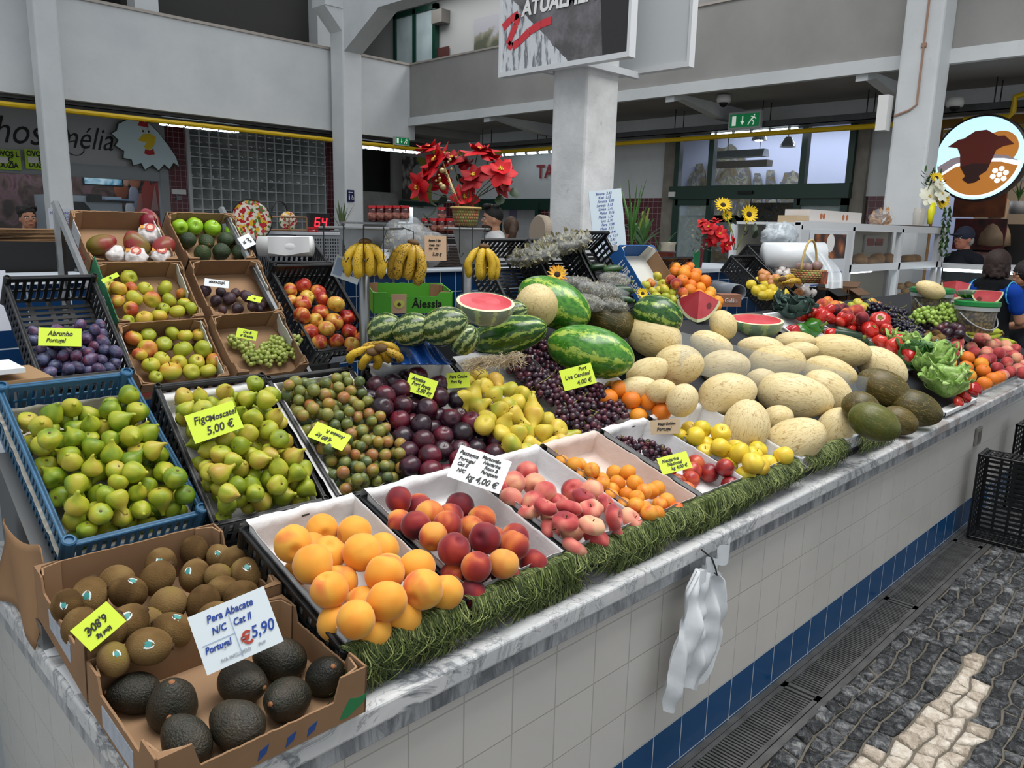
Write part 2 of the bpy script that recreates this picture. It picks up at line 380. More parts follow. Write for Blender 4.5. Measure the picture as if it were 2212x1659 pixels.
def tube_light(a, b, label, n=2, gap=.09):
    a, b = Vector(a), Vector(b); t = thing('tube_light', label, 'light', a); d = b-a; ax = d.normalized(); s = ax.cross(Vector((0, 0, 1)))
    mb = MB(); Mx = ax.to_track_quat('X', 'Z').to_matrix().to_4x4(); mb.box((0, -.09, .02), (d.length, .09, .07), Mx); mb.build('housing', PM('dark', '1b1b1c'), t)
    for i in range(n):
        mb = MB(); mb.smooth = True; off = s*(i-(n-1)/2)*gap; mb.tube([ax*.05+off, ax*(d.length-.05)+off], .022, 8); mb.build('tube', tube_on, t)
    mb = MB()
    for i in range(5): mb.box((d.length*(i+.5)/5-.006, -.08, -.028), (d.length*(i+.5)/5+.006, .08, .02), Mx)
    mb.build('clip', PM('dark', '1b1b1c'), t); return t
tube_light((5.1, 12.95, 3.06), (6.45, 12.95, 3.06), 'lit twin fluorescent tube over the chicken sign')
tube_light((9.0, 13.2, 3.05), (10.5, 13.2, 3.05), 'lit twin fluorescent tube over the dark doorway')
tube_light((11.25, 11.6, 3.0), (11.25, 10.1, 3.0), 'lit tube light behind the top of the poinsettia', 1)
tube_light((11.25, 6.9, 3.1), (11.25, 5.4, 3.1), 'lit tube light right of the green exit sign above the glazed doors', 1)
tube_light((10.9, 1.9, 3.1), (10.9, .5, 3.1), 'lit tube light above the round cow sign', 1)
# exit signs
exitg = PM('exit_green', '0b6b3c', .5, emit='0b6b3c', es=.5); white = PM('white_paint', 'dcdcda', .5)
def exit_sign(P, fx, w, label):
    t = thing('exit_sign', label, 'sign', mw=T(P) @ fx)
    mb = MB(); mb.box((-w/2, -w*.24, -.06), (w/2, w*.24, 0)); mb.build('housing', PM('sign_housing', 'b9bcbc'), t)
    mb = MB(); mb.box((-w*.45, -w*.18, 0), (w*.45, w*.18, .004)); mb.build('panel', exitg, t)
    mb = MB(); z0, z1 = .004, .007; k = w
    mb.box((-.38*k, -.13*k, z0), (-.26*k, .13*k, z1)); mb.box((-.07*k, -.03*k, z0), (-.04*k, .12*k, z1))
    mb.add([(-.12*k, -.02*k, z1), (.01*k, -.02*k, z1), (-.055*k, -.12*k, z1)], [(0, 1, 2)])
    for a, b, r in (((.22, .02), (.3, .08), .018), ((.22, .02), (.16, -.06), .016), ((.16, -.06), (.12, -.13), .014), ((.24, .0), (.3, -.06), .016), ((.3, -.06), (.27, -.13), .014), ((.3, .08), (.36, .02), .012), ((.28, .07), (.2, .1), .012)):
        mb.tube([(a[0]*k, a[1]*k, z0), (b[0]*k, b[1]*k, z0)], r*k, 6)
    mb.ball((.3*k, .13*k, z0), .022*k, 8, 6); mb.build('pictogram', PM('sign_white', 'e9f2ea', .5, emit='e9f2ea', es=.4), t); return t
FY = Matrix(((1, 0, 0, 0), (0, 0, -1, 0), (0, 1, 0, 0), (0, 0, 0, 1)))     # faces -Y
FX = Matrix(((0, 0, -1, 0), (-1, 0, 0, 0), (0, 1, 0, 0), (0, 0, 0, 1)))   # faces -X
exit_sign(atx(1608, 260, 10.9), FX, .52, 'green exit sign with running man above the glazed doors')
exit_sign(aty(869, 305, 12.35), FY, .34, 'green exit sign over the dark doorway near the poinsettia')
# glass block wall
t = NT('glass_block'); ob = t.pos(); n_ = t.noise(ob, 1.6, 2); sp = t.n('SeparateXYZ', ob)
uu = t.math('SUBTRACT', t.math('FRACT', t.math('DIVIDE', t.math('SUBTRACT', sp.outputs[0], 6.6), .196)), .5); vv = t.math('SUBTRACT', t.math('FRACT', t.math('DIVIDE', sp.outputs[2], .196)), .5)
t.bump(t.math('ADD', t.math('MULTIPLY', uu, uu), t.math('MULTIPLY', vv, vv)), .6, .1)
M['gblock'] = t.fin(t.mix(t.ramp(n_, [(.4, 0.), (.7, 1.)]), c8('697070'), c8('989d9a')), .12, .6)
win = struct(MB().box((6.58, 15.30, .6), (9.52, 15.4, 3.38)).build('window_1', M['gblock']))
mb = MB()
for i in range(16): x = 6.58+i*.196; mb.box((x-.01, 15.27, .6), (x+.012, 15.31, 3.38))
for j in range(15): z = .62+j*.196; mb.box((6.56, 15.268, z-.01), (9.54, 15.312, z+.01))
mb.box((6.52, 15.25, .5), (6.58, 15.32, 3.4)); struct(mb.build('window_grid', alu, win))
# butcher shop on the left
sh = MB().box((3.2, 15.34, 2.5), (6.15, 15.42, 3.36)).build('shop_sign', PM('sign_panel_grey', 'a9a9ac', .35)); tag(sh, 'grey butcher fascia board with black script lettering', 'sign')
blk = PM('sign_black', '17151a', .5)
text('Talhos', .62, blk, sh, T(3.42, 15.335, 2.95) @ FY, .35, sx=.8)
text('Amélia', .54, blk, sh, T(4.62, 15.335, 2.93) @ FY, .35, sx=.8)
for P_, r_, a0 in (((4.32, 2.98), .17, 0), ((4.6, 2.76), .12, 1.5)):
    mb = MB(); mb.tube([(P_[0]+r_*1.2*math.cos(a0+k*.45), 15.33, P_[1]+r_*math.sin(a0+k*.45)) for k in range(12)], .008, 5); mb.build('flourish', blk, sh)
ck = thing('chicken_logo', 'white cut-out chicken emblem with yellow beak on the butcher fascia', 'emblem', (5.72, 15.2, 2.93))
def outl(pts, t_, m, name, y): mb = MB(); mb.prism(pts, t_, T(0, y, 0) @ FY); return mb.build(name, m, ck)
bodyp = [(-.42, .3), (-.2, .42), (.05, .4), (.25, .22), (.42, .0), (.55, -.2), (.6, -.36), (.5, -.3), (.42, -.42), (.33, -.34), (.22, -.46), (.12, -.36), (-.02, -.46), (-.08, -.35), (-.22, -.4), (-.24, -.3), (-.38, -.28), (-.36, -.16), (-.5, -.08), (-.44, .02), (-.55, .12), (-.46, .18)]
wcol = PM('emblem_white', 'cfe3ea', .5)
outl([(x*1.05, y*1.05) for x, y in bodyp], .02, PM('emblem_outline', '2b3320'), 'outline', .02); outl(bodyp, .02, wcol, 'body', 0)
outl([(-.12, .04), (-.02, .16), (.1, .18), (.2, .12), (.16, -.02), (.06, -.12), (-.02, -.06), (.04, .02)], .03, PM('emblem_yellow', 'e3c21c'), 'beak', -.005)
outl([(.0, -.1), (.08, -.12), (.14, -.08), (.16, -.18), (.06, -.2), (-.02, -.18)], .03, PM('emblem_red', 'b32222'), 'wattle', -.005)
outl([(-.1, .3), (-.04, .44), (.02, .36), (.08, .4), (.08, .28)], .03, PM('emblem_red', 'b32222'), 'comb', -.005)
for x in (-.04, .06):
    mb = MB(); mb.ball((x, -.03, .22), .05, 10, 8, (.7, .3, 1)); mb.build('eye', PM('white_paint', 'dcdcda'), ck)
    mb = MB(); mb.ball((x+.015, -.045, .21), .02, 8, 6, (.7, .5, 1)); mb.build('pupil', PM('black', '0a0a0b'), ck)
S('trim_6', bx((3.2, 15.3, 2.28), (6.15, 15.45, 2.5)), PM('roller_band', '8f9498', .4)); S('trim_6', bx((6.0, 15.28, 0), (6.16, 15.4, 2.5)), PM('roller_band', '8f9498', .4))
glass = PM('clear_glass', '8f9a9c', .03, .5, alpha=.08)
# murals on the back wall of the shop
t = NT('mural_meat'); o_ = t.pos(); a = t.noise(o_, 2.2, 5, .6, 2.0)
M['mural'] = t.fin(t.ramp(a, [(.3, c8('140c0e')), (.42, c8('3a201f')), (.5, c8('54403a')), (.58, c8('6e4f58')), (.7, c8('4a1c26'))]), .6)
S('wall_shop_back', bx((-1, 17.0, 0), (6.7, 17.1, 2.62)), M['mural']); S('wall_shop_back', bx((-1, 17.0, 2.62), (6.7, 17.1, 3.36)), M['grey'])
S('wall_shop_side', bx((6.6, 15.6, 0), (6.7, 17.0, 3.36)), M['grey'])
mp = thing('egg_mural', 'wall picture of brown and white eggs inside the butcher shop', 'mural', (0, 16.95, 0))
for k, (x, y, w_, h_, c_) in enumerate(((290, 375, .30, .62, 'a5674b'), (272, 350, .24, .4, '9fa3b5'), (262, 410, .28, .4, '8b4a2b'), (290, 428, .22, .5, '8a8fa5'), (282, 455, .2, .4, 'c4cbd6'), (305, 445, .24, .5, 'a3625a'), (255, 340, .3, .4, 'a07462'), (268, 385, .2, .4, 'c49a86'), (218, 350, .2, .3, 'b9bac4'))):
    P = aty(x, y, 16.95); mb = MB(); mb.smooth = True; mb.ball((P.x, 0, P.z), .5, 16, 12, (w_, .05, h_)); mb.build('painted_egg', PM('egg_'+c_, c_, .6), mp)
mp = thing('meat_mural', 'red meat picture with a white sprig at the shop window edge', 'mural', (0, 16.9, 0))
for k, (pts, c_) in enumerate((([(308, 330), (352, 322), (356, 380), (340, 412), (322, 372)], '5c1512'), ([(306, 410), (318, 380), (326, 400), (338, 395), (352, 370), (360, 400), (362, 462), (310, 462)], '9a3328'), ([(326, 455), (334, 400), (343, 455)], 'a88080'))):
    pl = [aty(x, y, 16.9-k*.02) for x, y in pts]; mb = MB(); mb.add([p-Vector((0, 16.9, 0)) for p in pl]+[p-Vector((0, 16.88, 0)) for p in pl], [tuple(range(len(pl))), tuple(range(len(pl), 2*len(pl)))]); mb.build('painted_cut', PM('cut_'+c_, c_, .6), mp)
o = S('window_2', bx((3.2, 15.36, .9), (6.0, 15.38, 2.3)), glass)
S('wall_shop_front', bx((-4, 15.35, 0), (6.0, 15.5, .9)), M['plaster'])
t = thing('monitor', 'wall monitor with a blue screen inside the butcher shop', 'screen', aty(222, 374, 16.3))
mb = MB(); mb.box((-.36, 0, -.24), (.36, .05, .24)); mb.build('casing', PM('black', '0a0a0b'), t)
mb = MB(); mb.box((-.33, -.01, -.21), (.33, 0, .21)); tt = NT('screen_picture'); a = tt.noise(tt.obj(), 3, 3, .5, 1); cc = tt.ramp(a, [(.4, c8('0d2530')), (.5, c8('4a7f99')), (.62, c8('9fb9c4'))]); tt.fin(cc, .3); tt.set(tt.b.inputs['Emission Color'], cc); tt.b.inputs['Emission Strength'].default_value = .7; mb.build('screen', tt.m, t)
mb = MB(); mb.tube([(0.05, .05, .2), (.05, .05, .9)], .015); mb.build('hanging_pole', alu, t)
mb = MB(); P = aty(160, 440, 16.4); mb.box((P.x-.55, 16.1, 0), (P.x+.75, 16.8, 1.98)); t = mb.build('white_cabinet', PM('appliance_white', 'a9b7c2', .4)); tag(t, 'pale appliance with a dark arched opening in the butcher shop', 'appliance')
mb = MB(); mb.prism([(-.22, -.6), (.22, -.6), (.22, .2), (.12, .32), (-.12, .32), (-.22, .2)], .03, T(P.x-.05, 16.1, 1.55) @ FY); mb.build('opening', PM('dark', '1b1b1c'), t)
t = thing('shelf', 'small dark shelf with blue papers under the shop monitor', 'shelf', aty(240, 435, 16.0)); mb = MB(); mb.box((-.4, 0, -.02), (.42, .3, .02)); mb.box((-.4, .02, .02), (-.15, .25, .12)); mb.build('board', PM('dark', '1b1b1c'), t)
mb = MB(); mb.box((-.1, -.02, .02), (.4, .2, .05)); mb.build('papers', PM('blue_paper', '8aa6c4'), t)
for x, lb in ((16, 'lime sign reading OVOS DUZIA at the picture\'s left edge'), (82, 'lime OVOS sign partly behind the left column')):
    P = aty(x, 345, 15.25); o = MB().box((P.x-.19, 15.24, P.z-.16), (P.x+.19, 15.26, P.z+.16)).build('price_poster', PM('lime_paper', 'a9d13a', .6)); tag(o, lb, 'sign')
    text('OVOS L\n   C\nDUZIA', .12, blk, o, T(P.x, 15.235, P.z) @ FY, bold=.004, sx=.8, line=.75); MB().box((P.x-.15, 15.228, P.z-.06), (P.x, 15.236, P.z+.04)).build('paper_patch', white, o)
o = MB().box((4.8, 15.3, 2.62), (4.86, 15.32, 2.63)); 
P = aty(133, 470, 12.0)
o = MB().box((P.x-.16, 11.98, P.z-.22), (P.x+.16, 11.985, P.z+.12)).build('notice', PM('notice_paper', 'c9ccd6', .6)); tag(o, 'handwritten notice MULTIBANCO FORA DE SERVIÇO beside the left column', 'notice')
text('MULTIBANCO\nFORA DE\nSERVIÇO\nPEDIMOS\nDESCULPA', .055, PM('ink_blue', '4b53a0', .6), o, T(P.x, 11.975, P.z-.04) @ FY, sx=.8, line=.9)
P = aty(386, 416, 15.3)
o = MB().box((P.x-.13, 15.27, P.z-.03), (P.x+.13, 15.32, P.z+.06)).build('switch_plate', white); tag(o, 'white switch plate on the maroon tiles left of the glass blocks', 'switch'); MB().box((P.x-.05, 15.28, P.z-.14), (P.x+.05, 15.32, P.z-.06)).build('number_plate', PM('plate_grey', '77787a'), o)
# restroom sign on the second column
P = aty(757, 423, 11.99); o = MB().box((P.x-.07, 11.975, P.z-.1), (P.x+.07, 11.99, P.z+.1)).build('restroom_sign', PM('navy', '141d4d', .4)); tag(o, 'small navy restroom sign with arrow on the white column', 'sign')
mb = MB(); mb.box((P.x-.04, 11.97, P.z+.055), (P.x+.045, 11.975, P.z+.065)); mb.add([(P.x-.055, 11.97, P.z+.06), (P.x-.03, 11.97, P.z+.04), (P.x-.03, 11.97, P.z+.08)], [(0, 1, 2)])
mb.box((P.x-.045, 11.97, P.z-.07), (P.x-.025, 11.975, P.z)); mb.ball((P.x-.035, 11.972, P.z+.015), .011); mb.tube([(P.x+.035+.022*math.cos(a/8*2*PI), 11.972, P.z-.045+.022*math.sin(a/8*2*PI)) for a in range(9)], .004); mb.box((P.x+.02, 11.97, P.z-.03), (P.x+.03, 11.975, P.z+.01)); mb.build('pictogram', white, o)
# dark doorway at the hall corner
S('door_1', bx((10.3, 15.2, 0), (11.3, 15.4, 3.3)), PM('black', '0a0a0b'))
S('door_1', bx((10.25, 14.9, 0), (11.2, 14.95, 2.3)), PM('tile_glass', '9a9a96', .3, var=.4, vs=3))
S('wall_corner', bx((11.2, 15.1, 2.0), (12.6, 15.2, 3.3)), M['grey'])
tt = NT('onion_mural'); a = tt.voro(tt.mapv(tt.obj(), (9, 9, 5)), 1.0); sx_ = tt.n('SeparateXYZ', tt.obj()).outputs[0]
base = tt.mix(tt.math('GREATER_THAN', tt.math('ADD', sx_, tt.noise(tt.obj(), 2, 2)), .45), tt.ramp(a, [(.2, c8('8f8a85')), (.6, c8('2b2a28'))]), c8('8c8a1e'))
o = MB().box((-.45, -.02, -.45), (.6, .02, .5)).build('shop_banner', tt.fin(base, .6), loc=(11.55, 14.6, 2.6)); tag(o, 'banner with garlic heaps and olive green field behind the poinsettia', 'banner')
mb = MB(); mb.lathe([(.2, 0), (.2, .01)], 24, T(0.0, -.03, .15) @ FY @ T(0, 0, 0)); mb.build('round_badge', PM('badge_grey', '8f9a92'), o)
for z in (.3, .05): MB().box((.28, -.03, z-.1), (.6, -.02, z+.1)).build('text_panel', PM('badge_green', '1d5c33'), o)
S('trim_7', bx((11.0, 14.55, 2.02), (12.6, 14.62, 2.12)), green)
S('wall_pale_room', bx((11.1, 16.2, 0), (13.6, 16.3, 2.2)), PM('pale_room', '9fb0b6', .7))
S('door_2', bx((11.62, 15.9, 0), (11.8, 15.95, 2.1)), PM('green_door', '1d6b4c', .5))
o = MB().box((-.28, -.02, -.2), (.28, 0, .2)).build('pinboard', PM('pin_frame', '9aa2a5'), loc=(12.85, 16.19, 1.78)); tag(o, 'small notice board in the pale room behind the jars', 'notice board'); MB().box((.02, -.03, -.15), (.2, -.02, .15)).build('leaflet', PM('leaflet_red', '8f3b3f'), o)
# right wall: whites, green lintel, tiled niche behind the man
S('trim_8', bx((11.66, 8.9, 1.95), (11.7, 13.2, 2.17)), green)
for y in (9.0, 10.25, 10.9, 12.0, 13.1): S('trim_8', bx((11.64, y, 0), (11.72, y+.09, 2.1)), green)
S('wall_right', bx((12.1, 8.9, 0), (12.2, 15.5, 2.16)), M['white_tile_y']); S('wall_right', bx((11.72, 10.35, 0), (11.8, 10.9, 2.1)), M['maroon']); S('wall_right', bx((11.72, 13.15, 0), (11.8, 13.9, 2.1)), M['maroon'])
P = atx(1180, 372, 11.68); o = text('TALHO', .36, PM('sign_red', '8c2a33', .5), None, T(11.66, P.y-.35, P.z) @ FX, bold=.008, name='wall_lettering'); tag(o, 'dark red capital lettering on the white wall left of the pillar', 'lettering')
for y_, z_, w_, h_, lb in ((9.75, 1.72, .3, .42, 'white notices on the glass door left of the pillar'), (12.05, 1.75, .2, .6, 'violet poster behind the man in white')):
    o = MB().box((12.08, y_-w_/2, z_-h_/2), (12.1, y_+w_/2, z_+h_/2)).build('poster', PM('poster_'+str(int(y_)), 'b9bdc9' if y_ < 11 else '8d87a5', .6)); tag(o, lb, 'poster')
# upper floor window, pictures and speaker
wz = struct(MB().box((11.9, 14.45, 4.9), (11.98, 15.9, 6.35)).build('window_3', PM('pale_pane', 'a8b8bc', .15, .6, var=.2, vs=2)))
mb = MB()
for y in (14.4, 15.12, 15.85): mb.box((11.86, y, 4.85), (11.97, y+.1, 6.4))
mb.box((11.86, 14.4, 6.3), (11.97, 15.95, 6.42)); struct(mb.build('window_frame', green, wz))
o = MB().box((11.75, 14.05, 5.95), (11.98, 14.4, 6.22)).build('wall_speaker', PM('speaker_grey', '6b6863')); tag(o, 'grey box speaker high on the upper wall by the green window', 'speaker')
P = atx(1064, 85, 11.97); tt = NT('hill_picture'); a = tt.math('ADD', tt.math('MULTIPLY', tt.n('SeparateXYZ', tt.obj()).outputs[2], 1.0), tt.noise(tt.obj(), 3, 3)); o = MB().box((-.02, -.55, -.35), (0, .55, .35)).build('wall_picture', tt.fin(tt.ramp(a, [(.3, c8('3d4230')), (.5, c8('6d6c5c')), (.6, c8('8f8f96'))]), .6), loc=(11.97, P.y, 5.55)); tag(o, 'long landscape picture on the upper wall beside the hanging banner', 'picture')
P = atx(958, 115, 11.97); o = MB().box((-.03, -.2, -.12), (0, .2, .12)).build('door_plate', PM('plate_brown', '4b2b28'), loc=P); tag(o, 'small dark plaque right of the upper green window', 'sign')
# big green glazed entrance
W = thing('window_4', None, None); struct(W)
mb = MB()
for y in (4.72, 5.42, 6.98, 7.62): mb.box((11.55, y, 2.33), (11.66, y+.09, 3.24))
mb.box((11.5, 4.72, 2.13), (11.68, 7.75, 2.34)); 
for y in (4.74, 5.45, 6.95, 7.6): mb.box((11.55, y, 0), (11.64, y+.1, 2.13))
mb.box((11.55, 4.74, 2.03), (11.64, 5.5, 2.13)); mb.box((11.55, 7.0, 2.03), (11.64, 7.65, 2.13)); mb.build('window_frame', green, W)
mb = MB(); mb.box((11.46, 6.2, 2.2), (11.5, 6.45, 2.25)); mb.build('door_sensor', PM('black', '0a0a0b'), W)
mb = MB(); mb.box((11.47, 7.62, 2.17), (11.5, 7.74, 2.25)); mb.build('door_sticker', white, W)
mb = MB(); mb.box((11.6, 4.8, 2.34), (11.61, 7.7, 3.24)); mb.build('pane', glass, W)
mb = MB(); mb.box((11.6, 4.8, 0), (11.61, 5.45, 2.03)); mb.box((11.6, 7.05, 0), (11.61, 7.6, 2.03)); mb.build('pane', PM('door_glass', 'bcd0d0', .03, .5, alpha=.25), W)
S('wall_hall', bx((15.5, 1.5, 0), (15.6, 13, 4.6)), PM('hall_back_wall', 'a5adc4', .8)); S('ceiling', bx((11.95, 3.9, 3.85), (15.6, 12, 3.95)), M['plaster'])
tt = NT('azulejo_panel'); o_ = tt.pos(); a = tt.noise(o_, 3.4, 6, .65, 1.4); b = tt.noise(o_, 9, 4, .6, 1)
cc = tt.ramp(a, [(.32, c8('2e2a22')), (.44, c8('6a5f45')), (.5, c8('3f4f66')), (.56, c8('8f8c80')), (.66, c8('4d5a3e'))]); cc = tt.mix(tt.ramp(b, [(.4, 0.), (.6, .6)]), cc, c8('54503f'))
M['azul'] = tt.fin(cc, .4)
az = thing('tile_mural', 'shaped azulejo tile panels with towers seen through the green window', 'tile panel', (15.4, 0, 0))
def prof(pts, name):
    pl = [atx(x, y, 15.4) for x, y in pts]; mb = MB(); vs = [(0, p.y, p.z) for p in pl]+[(.05, p.y, p.z) for p in pl]; n = len(pl)
    mb.add(vs, [tuple(range(n)), tuple(range(n, 2*n))]+[(i, (i+1) % n, n+(i+1) % n, n+i) for i in range(n)]); mb.build(name, M['azul'], az)
prof([(1484, 470), (1485, 390), (1492, 375), (1500, 370), (1503, 354), (1516, 353), (1520, 372), (1524, 385), (1524, 470)], 'tower')
prof([(1524, 480), (1525, 370), (1532, 345), (1540, 343), (1542, 330), (1548, 328), (1550, 318), (1562, 320), (1568, 318), (1578, 310), (1588, 318), (1592, 330), (1604, 328), (1608, 345), (1616, 360), (1620, 372), (1621, 480)], 'tower')
prof([(1622, 470), (1626, 390), (1630, 374), (1640, 374), (1644, 392), (1644, 470)], 'tower')
prof([(1650, 470), (1654, 390), (1656, 367), (1670, 367), (1671, 385), (1676, 400), (1676, 470)], 'tower')
prof([(1680, 470), (1684, 395), (1690, 390), (1694, 373), (1706, 372), (1712, 368), (1722, 374), (1730, 390), (1732, 470)], 'tower')
prof([(1470, 690), (1470, 465), (1860, 465), (1860, 690)], 'lower_panel')
tt = NT('azulejo_dark'); a = tt.noise(tt.pos(), 2.6, 7, .7, 2.5); M['azul2'] = tt.fin(tt.ramp(a, [(.34, c8('0f0e0c')), (.45, c8('1f2a33')), (.5, c8('57482c')), (.56, c8('232a2e')), (.66, c8('5d6a72'))]), .35)
tag(MB().box((12.9, 5.15, 0), (12.95, 7.0, 2.12)).build('tile_mural', M['azul2']), 'dark baroque tile panel seen through the open sliding doors', 'tile panel')
S('window_5', bx((15.2, 4.9, 2.4), (15.3, 6.0, 3.0)), PM('bright_grille', 'ffffff', .5, emit='e8f2ff', es=1.6))
tag(tube_light((13.6, 6.8, 3.6), (13.6, 4.6, 3.6), 'lit tube light seen through the upper green window pane', 1), None)
o = thing('hanging_lamp', 'silver trough lamp on cords behind the upper green window', 'lamp', atx(1605, 340, 12.6)); mb = MB(); mb.prism([(-.12, 0), (.12, 0), (.07, .12), (-.07, .12)], .95, T(0, -.42, 0) @ Matrix(((1, 0, 0, 0), (0, 0, 1, 0), (0, 1, 0, 0), (0, 0, 0, 1)))); mb.build('reflector', steel, o)
mb = MB(); mb.box((-.1, -.5, -.16), (.1, .48, -.06)); mb.build('tray', PM('brown_trough', '5f4f3e'), o); mb = MB(); mb.tube([(0, .3, .1), (0, .32, .9)], .01); mb.tube([(0, -.3, .1), (0, -.3, .9)], .006); mb.build('cord', PM('black', '0a0a0b'), o)
for px_, py_ in ((1640, 298), (1702, 312)):
    o = thing('spotlight', 'small hanging spotlight behind the upper glass, '+('lit' if px_ == 1640 else 'unlit'), 'lamp', atx(px_, py_, 12.9)); mb = MB(); mb.lathe([(.05, .12), (.12, .0), (.13, -.04)], 16); mb.build('hood', steel, o); mb = MB(); mb.tube([(0, 0, .1), (0, 0, .5)], .008); mb.build('cord', PM('black', '0a0a0b'), o)
    if px_ == 1640: mb = MB(); mb.ball((0, 0, -.03), .08, 10, 8, (1, 1, .4)); mb.build('lamp_glow', tube_on, o)
# little cameras under the deck
def dome(P, label):
    o = thing('dome_camera', label, 'camera', P); mb = MB(); mb.smooth = True; mb.lathe([(.09, .1), (.1, .04), (.09, 0)], 16); mb.build('housing', white, o); mb = MB(); mb.smooth = True; mb.ball((0, 0, 0), .06, 12, 8); mb.build('lens', PM('black', '0a0a0b', .1), o)
dome(atx(1563, 222, 10.2), 'white dome camera on the bracket above the exit sign'); dome(atx(2062, 231, 10.8), 'white dome camera above the round cow sign')
o = MB().box((9.2, 3.45, 2.75), (9.34, 3.56, 3.12)).build('alarm_box', white); tag(o, 'white box mounted on the left side of the right column', 'box')
for x, w_ in ((1478, .2), (1498, .2), (1532, .2), (1555, .2), (1900, .25)):
    pass
# butcher on the right with the round sign
S('wall_right_shop', bx((11.68, -3, 2.32), (11.7, 3.75, 2.42)), white)
fr = MB(); fr.box((11.6, 3.62, 0.9), (11.69, 3.78, 3.13)); fr.box((11.6, -3, 3.02), (11.69, 3.62, 3.13)); S('trim_9', fr, PM('ochre_trim', '8a6320', .6))
S('trim_9', bx((11.58, -3, 2.96), (11.66, 3.6, 3.0)), PM('ochre_line', 'a88b2a', .5))
o = MB().box((11.62, -3, 2.34), (11.68, 3.6, 2.98)).build('shop_sign', PM('panel_white', 'c3c9cc', .4)); tag(o, 'long white slatted fascia behind the round cow sign', 'sign')
for z in (2.5, 2.66, 2.82): MB().box((11.612, -3, z), (11.62, 3.6, z+.006)).build('groove', PM('groove_grey', '93989b'), o)
text('M', .16, blk, o, T(11.6, 2.42, 2.6) @ FX); MB().box((11.6, 2.2, 2.7), (11.61, 2.66, 2.9)).build('red_mark', PM('emblem_red', 'b32222'), o)
P = atx(2115, 342, 10.6); cs = thing('round_sign', 'lit round sign with a brown cow head and orange hills', 'sign', mw=T(P) @ FX)
R0 = .48
mb = MB(); mb.smooth = False; mb.lathe([(R0, -.14), (R0+.015, -.13), (R0+.015, 0), (R0-.01, .01)], 56); mb.build('casing', PM('sign_casing', '20181a', .4), cs)
lit = lambda n, c, e=1.0: PM(n, c, .5, emit=c, es=e)
mb = MB(); mb.lathe([(R0-.01, .005), (R0-.01, .012)], 56); mb.build('face', lit('sign_sky', 'bfe9f5', .9), cs)
def spr(pts, z, m, nm): mb = MB(); mb.prism([(x*R0, y*R0) for x, y in pts], .004, T(0, 0, z)); mb.build(nm, m, cs)
circ = lambda cx, cy, r, a0=0, a1=360, n=28: [(cx+r*math.cos(math.radians(a0+(a1-a0)*i/n)), cy+r*math.sin(math.radians(a0+(a1-a0)*i/n))) for i in range(n+1)]
ora = lit('sign_orange', 'b8742c', .45)
spr(circ(.42, .22, .40), .012, ora, 'sun')
spr([(-.9, -.18), (-.6, .02), (0, .12), (.6, .05), (.93, -.12)]+circ(0, 0, .93, -8, -172), .013, lit('sign_grey', '8d7f86', .4), 'hill')
spr([(-.85, -.38), (-.5, -.12), (0, 0), (.55, -.02), (.93, -.1)]+circ(0, 0, .93, -7, -156), .0165, lit('sign_line', 'dff2f7', .9), 'hill')
spr([(-.84, -.44), (-.5, -.2), (0, -.08), (.5, -.1), (.86, -.2)]+circ(0, 0, .88, -14, -150), .0195, ora, 'hill')
spr([(-.72, .3), (-.5, .46), (-.38, .48), (-.15, .64), (.1, .66), (.35, .5), (.5, .5), (.72, .3), (.5, .26), (.36, .18), (.28, -.1), (.22, -.3), (.0, -.45), (-.2, -.42), (-.38, -.2), (-.42, .1), (-.5, .26)], .0225, lit('sign_cow', '4c1408', .35), 'cow_head')
spr([(.26, -.14), (.22, -.3), (.06, -.42), (.1, -.5), (-.02, -.58), (-.16, -.6), (-.3, -.5), (-.24, -.42), (-.38, -.2), (-.1, -.12)], .026, lit('sign_muzzle', '2c1110', .3), 'muzzle')
for k in range(7):
    cx_, cy_ = (.5, -.4) if k == 6 else (.5+.14*math.cos(k*PI/3+.3), -.4+.14*math.sin(k*PI/3+.3)); spr(circ(cx_, cy_, .062, n=12), .0235, lit('sign_line', 'dff2f7', .9), 'dot')
# inside of that shop
S('wall_shop_back', bx((14.2, -2, 0), (14.3, 3.8, 3.2)), PM('shop_cream', '9c8c78', .7)); S('floor', bx((11.7, -3, 0), (14.3, 3.8, .01)), PM('shop_floor', '77706a')); S('ceiling', bx((11.7, -3, 3.2), (14.3, 3.9, 3.3)), PM('shop_ceiling', '8a8178'))
area('upper_fill', (11.0, 11, 6.5), (0, 0, 0), 1, 8, 130); area('shop_lamp', (12.9, 1.6, 3.1), (0, 0, 0), 1.5, 3, 45, (1, .92, .85)); area('shop_lamp', (14.2, 6.5, 3.7), (0, 0, 0), 2, 5, 190, (.85, .9, 1)); area('shop_lamp', (4.6, 16.2, 3.3), (0, 0, 0), 3, 1.2, 28, (.9, .95, 1)); area('shop_lamp', (12.4, 15.9, 2.1), (math.radians(80), 0, 0), 1.2, .3, 14)  # among these, fills added to brighten upper floor, hall back wall and pale room
for y0, y1, z0, z1, c_, nm, lb in ((3.0, 3.65, 1.9, 2.35, '6e3a1c', 'wood_panel', 'orange wooden panel at the back of the shop'), (2.95, 3.6, 1.45, 1.88, '171113', 'dark_poster', 'dark red meat poster under the round cow sign'), (2.95, 3.6, 1.05, 1.42, '93837f', 'meat_poster', 'pale poster with red steaks behind the cap man')):
    o = MB().box((12.6, y0, z0), (12.65, y1, z1)).build(nm, PM('pst_'+nm, c_, .6, var=.5, vs=6, hx2=('5a1a1e' if nm != 'wood_panel' else None))); tag(o, lb, 'poster' if 'poster' in nm else 'panel')
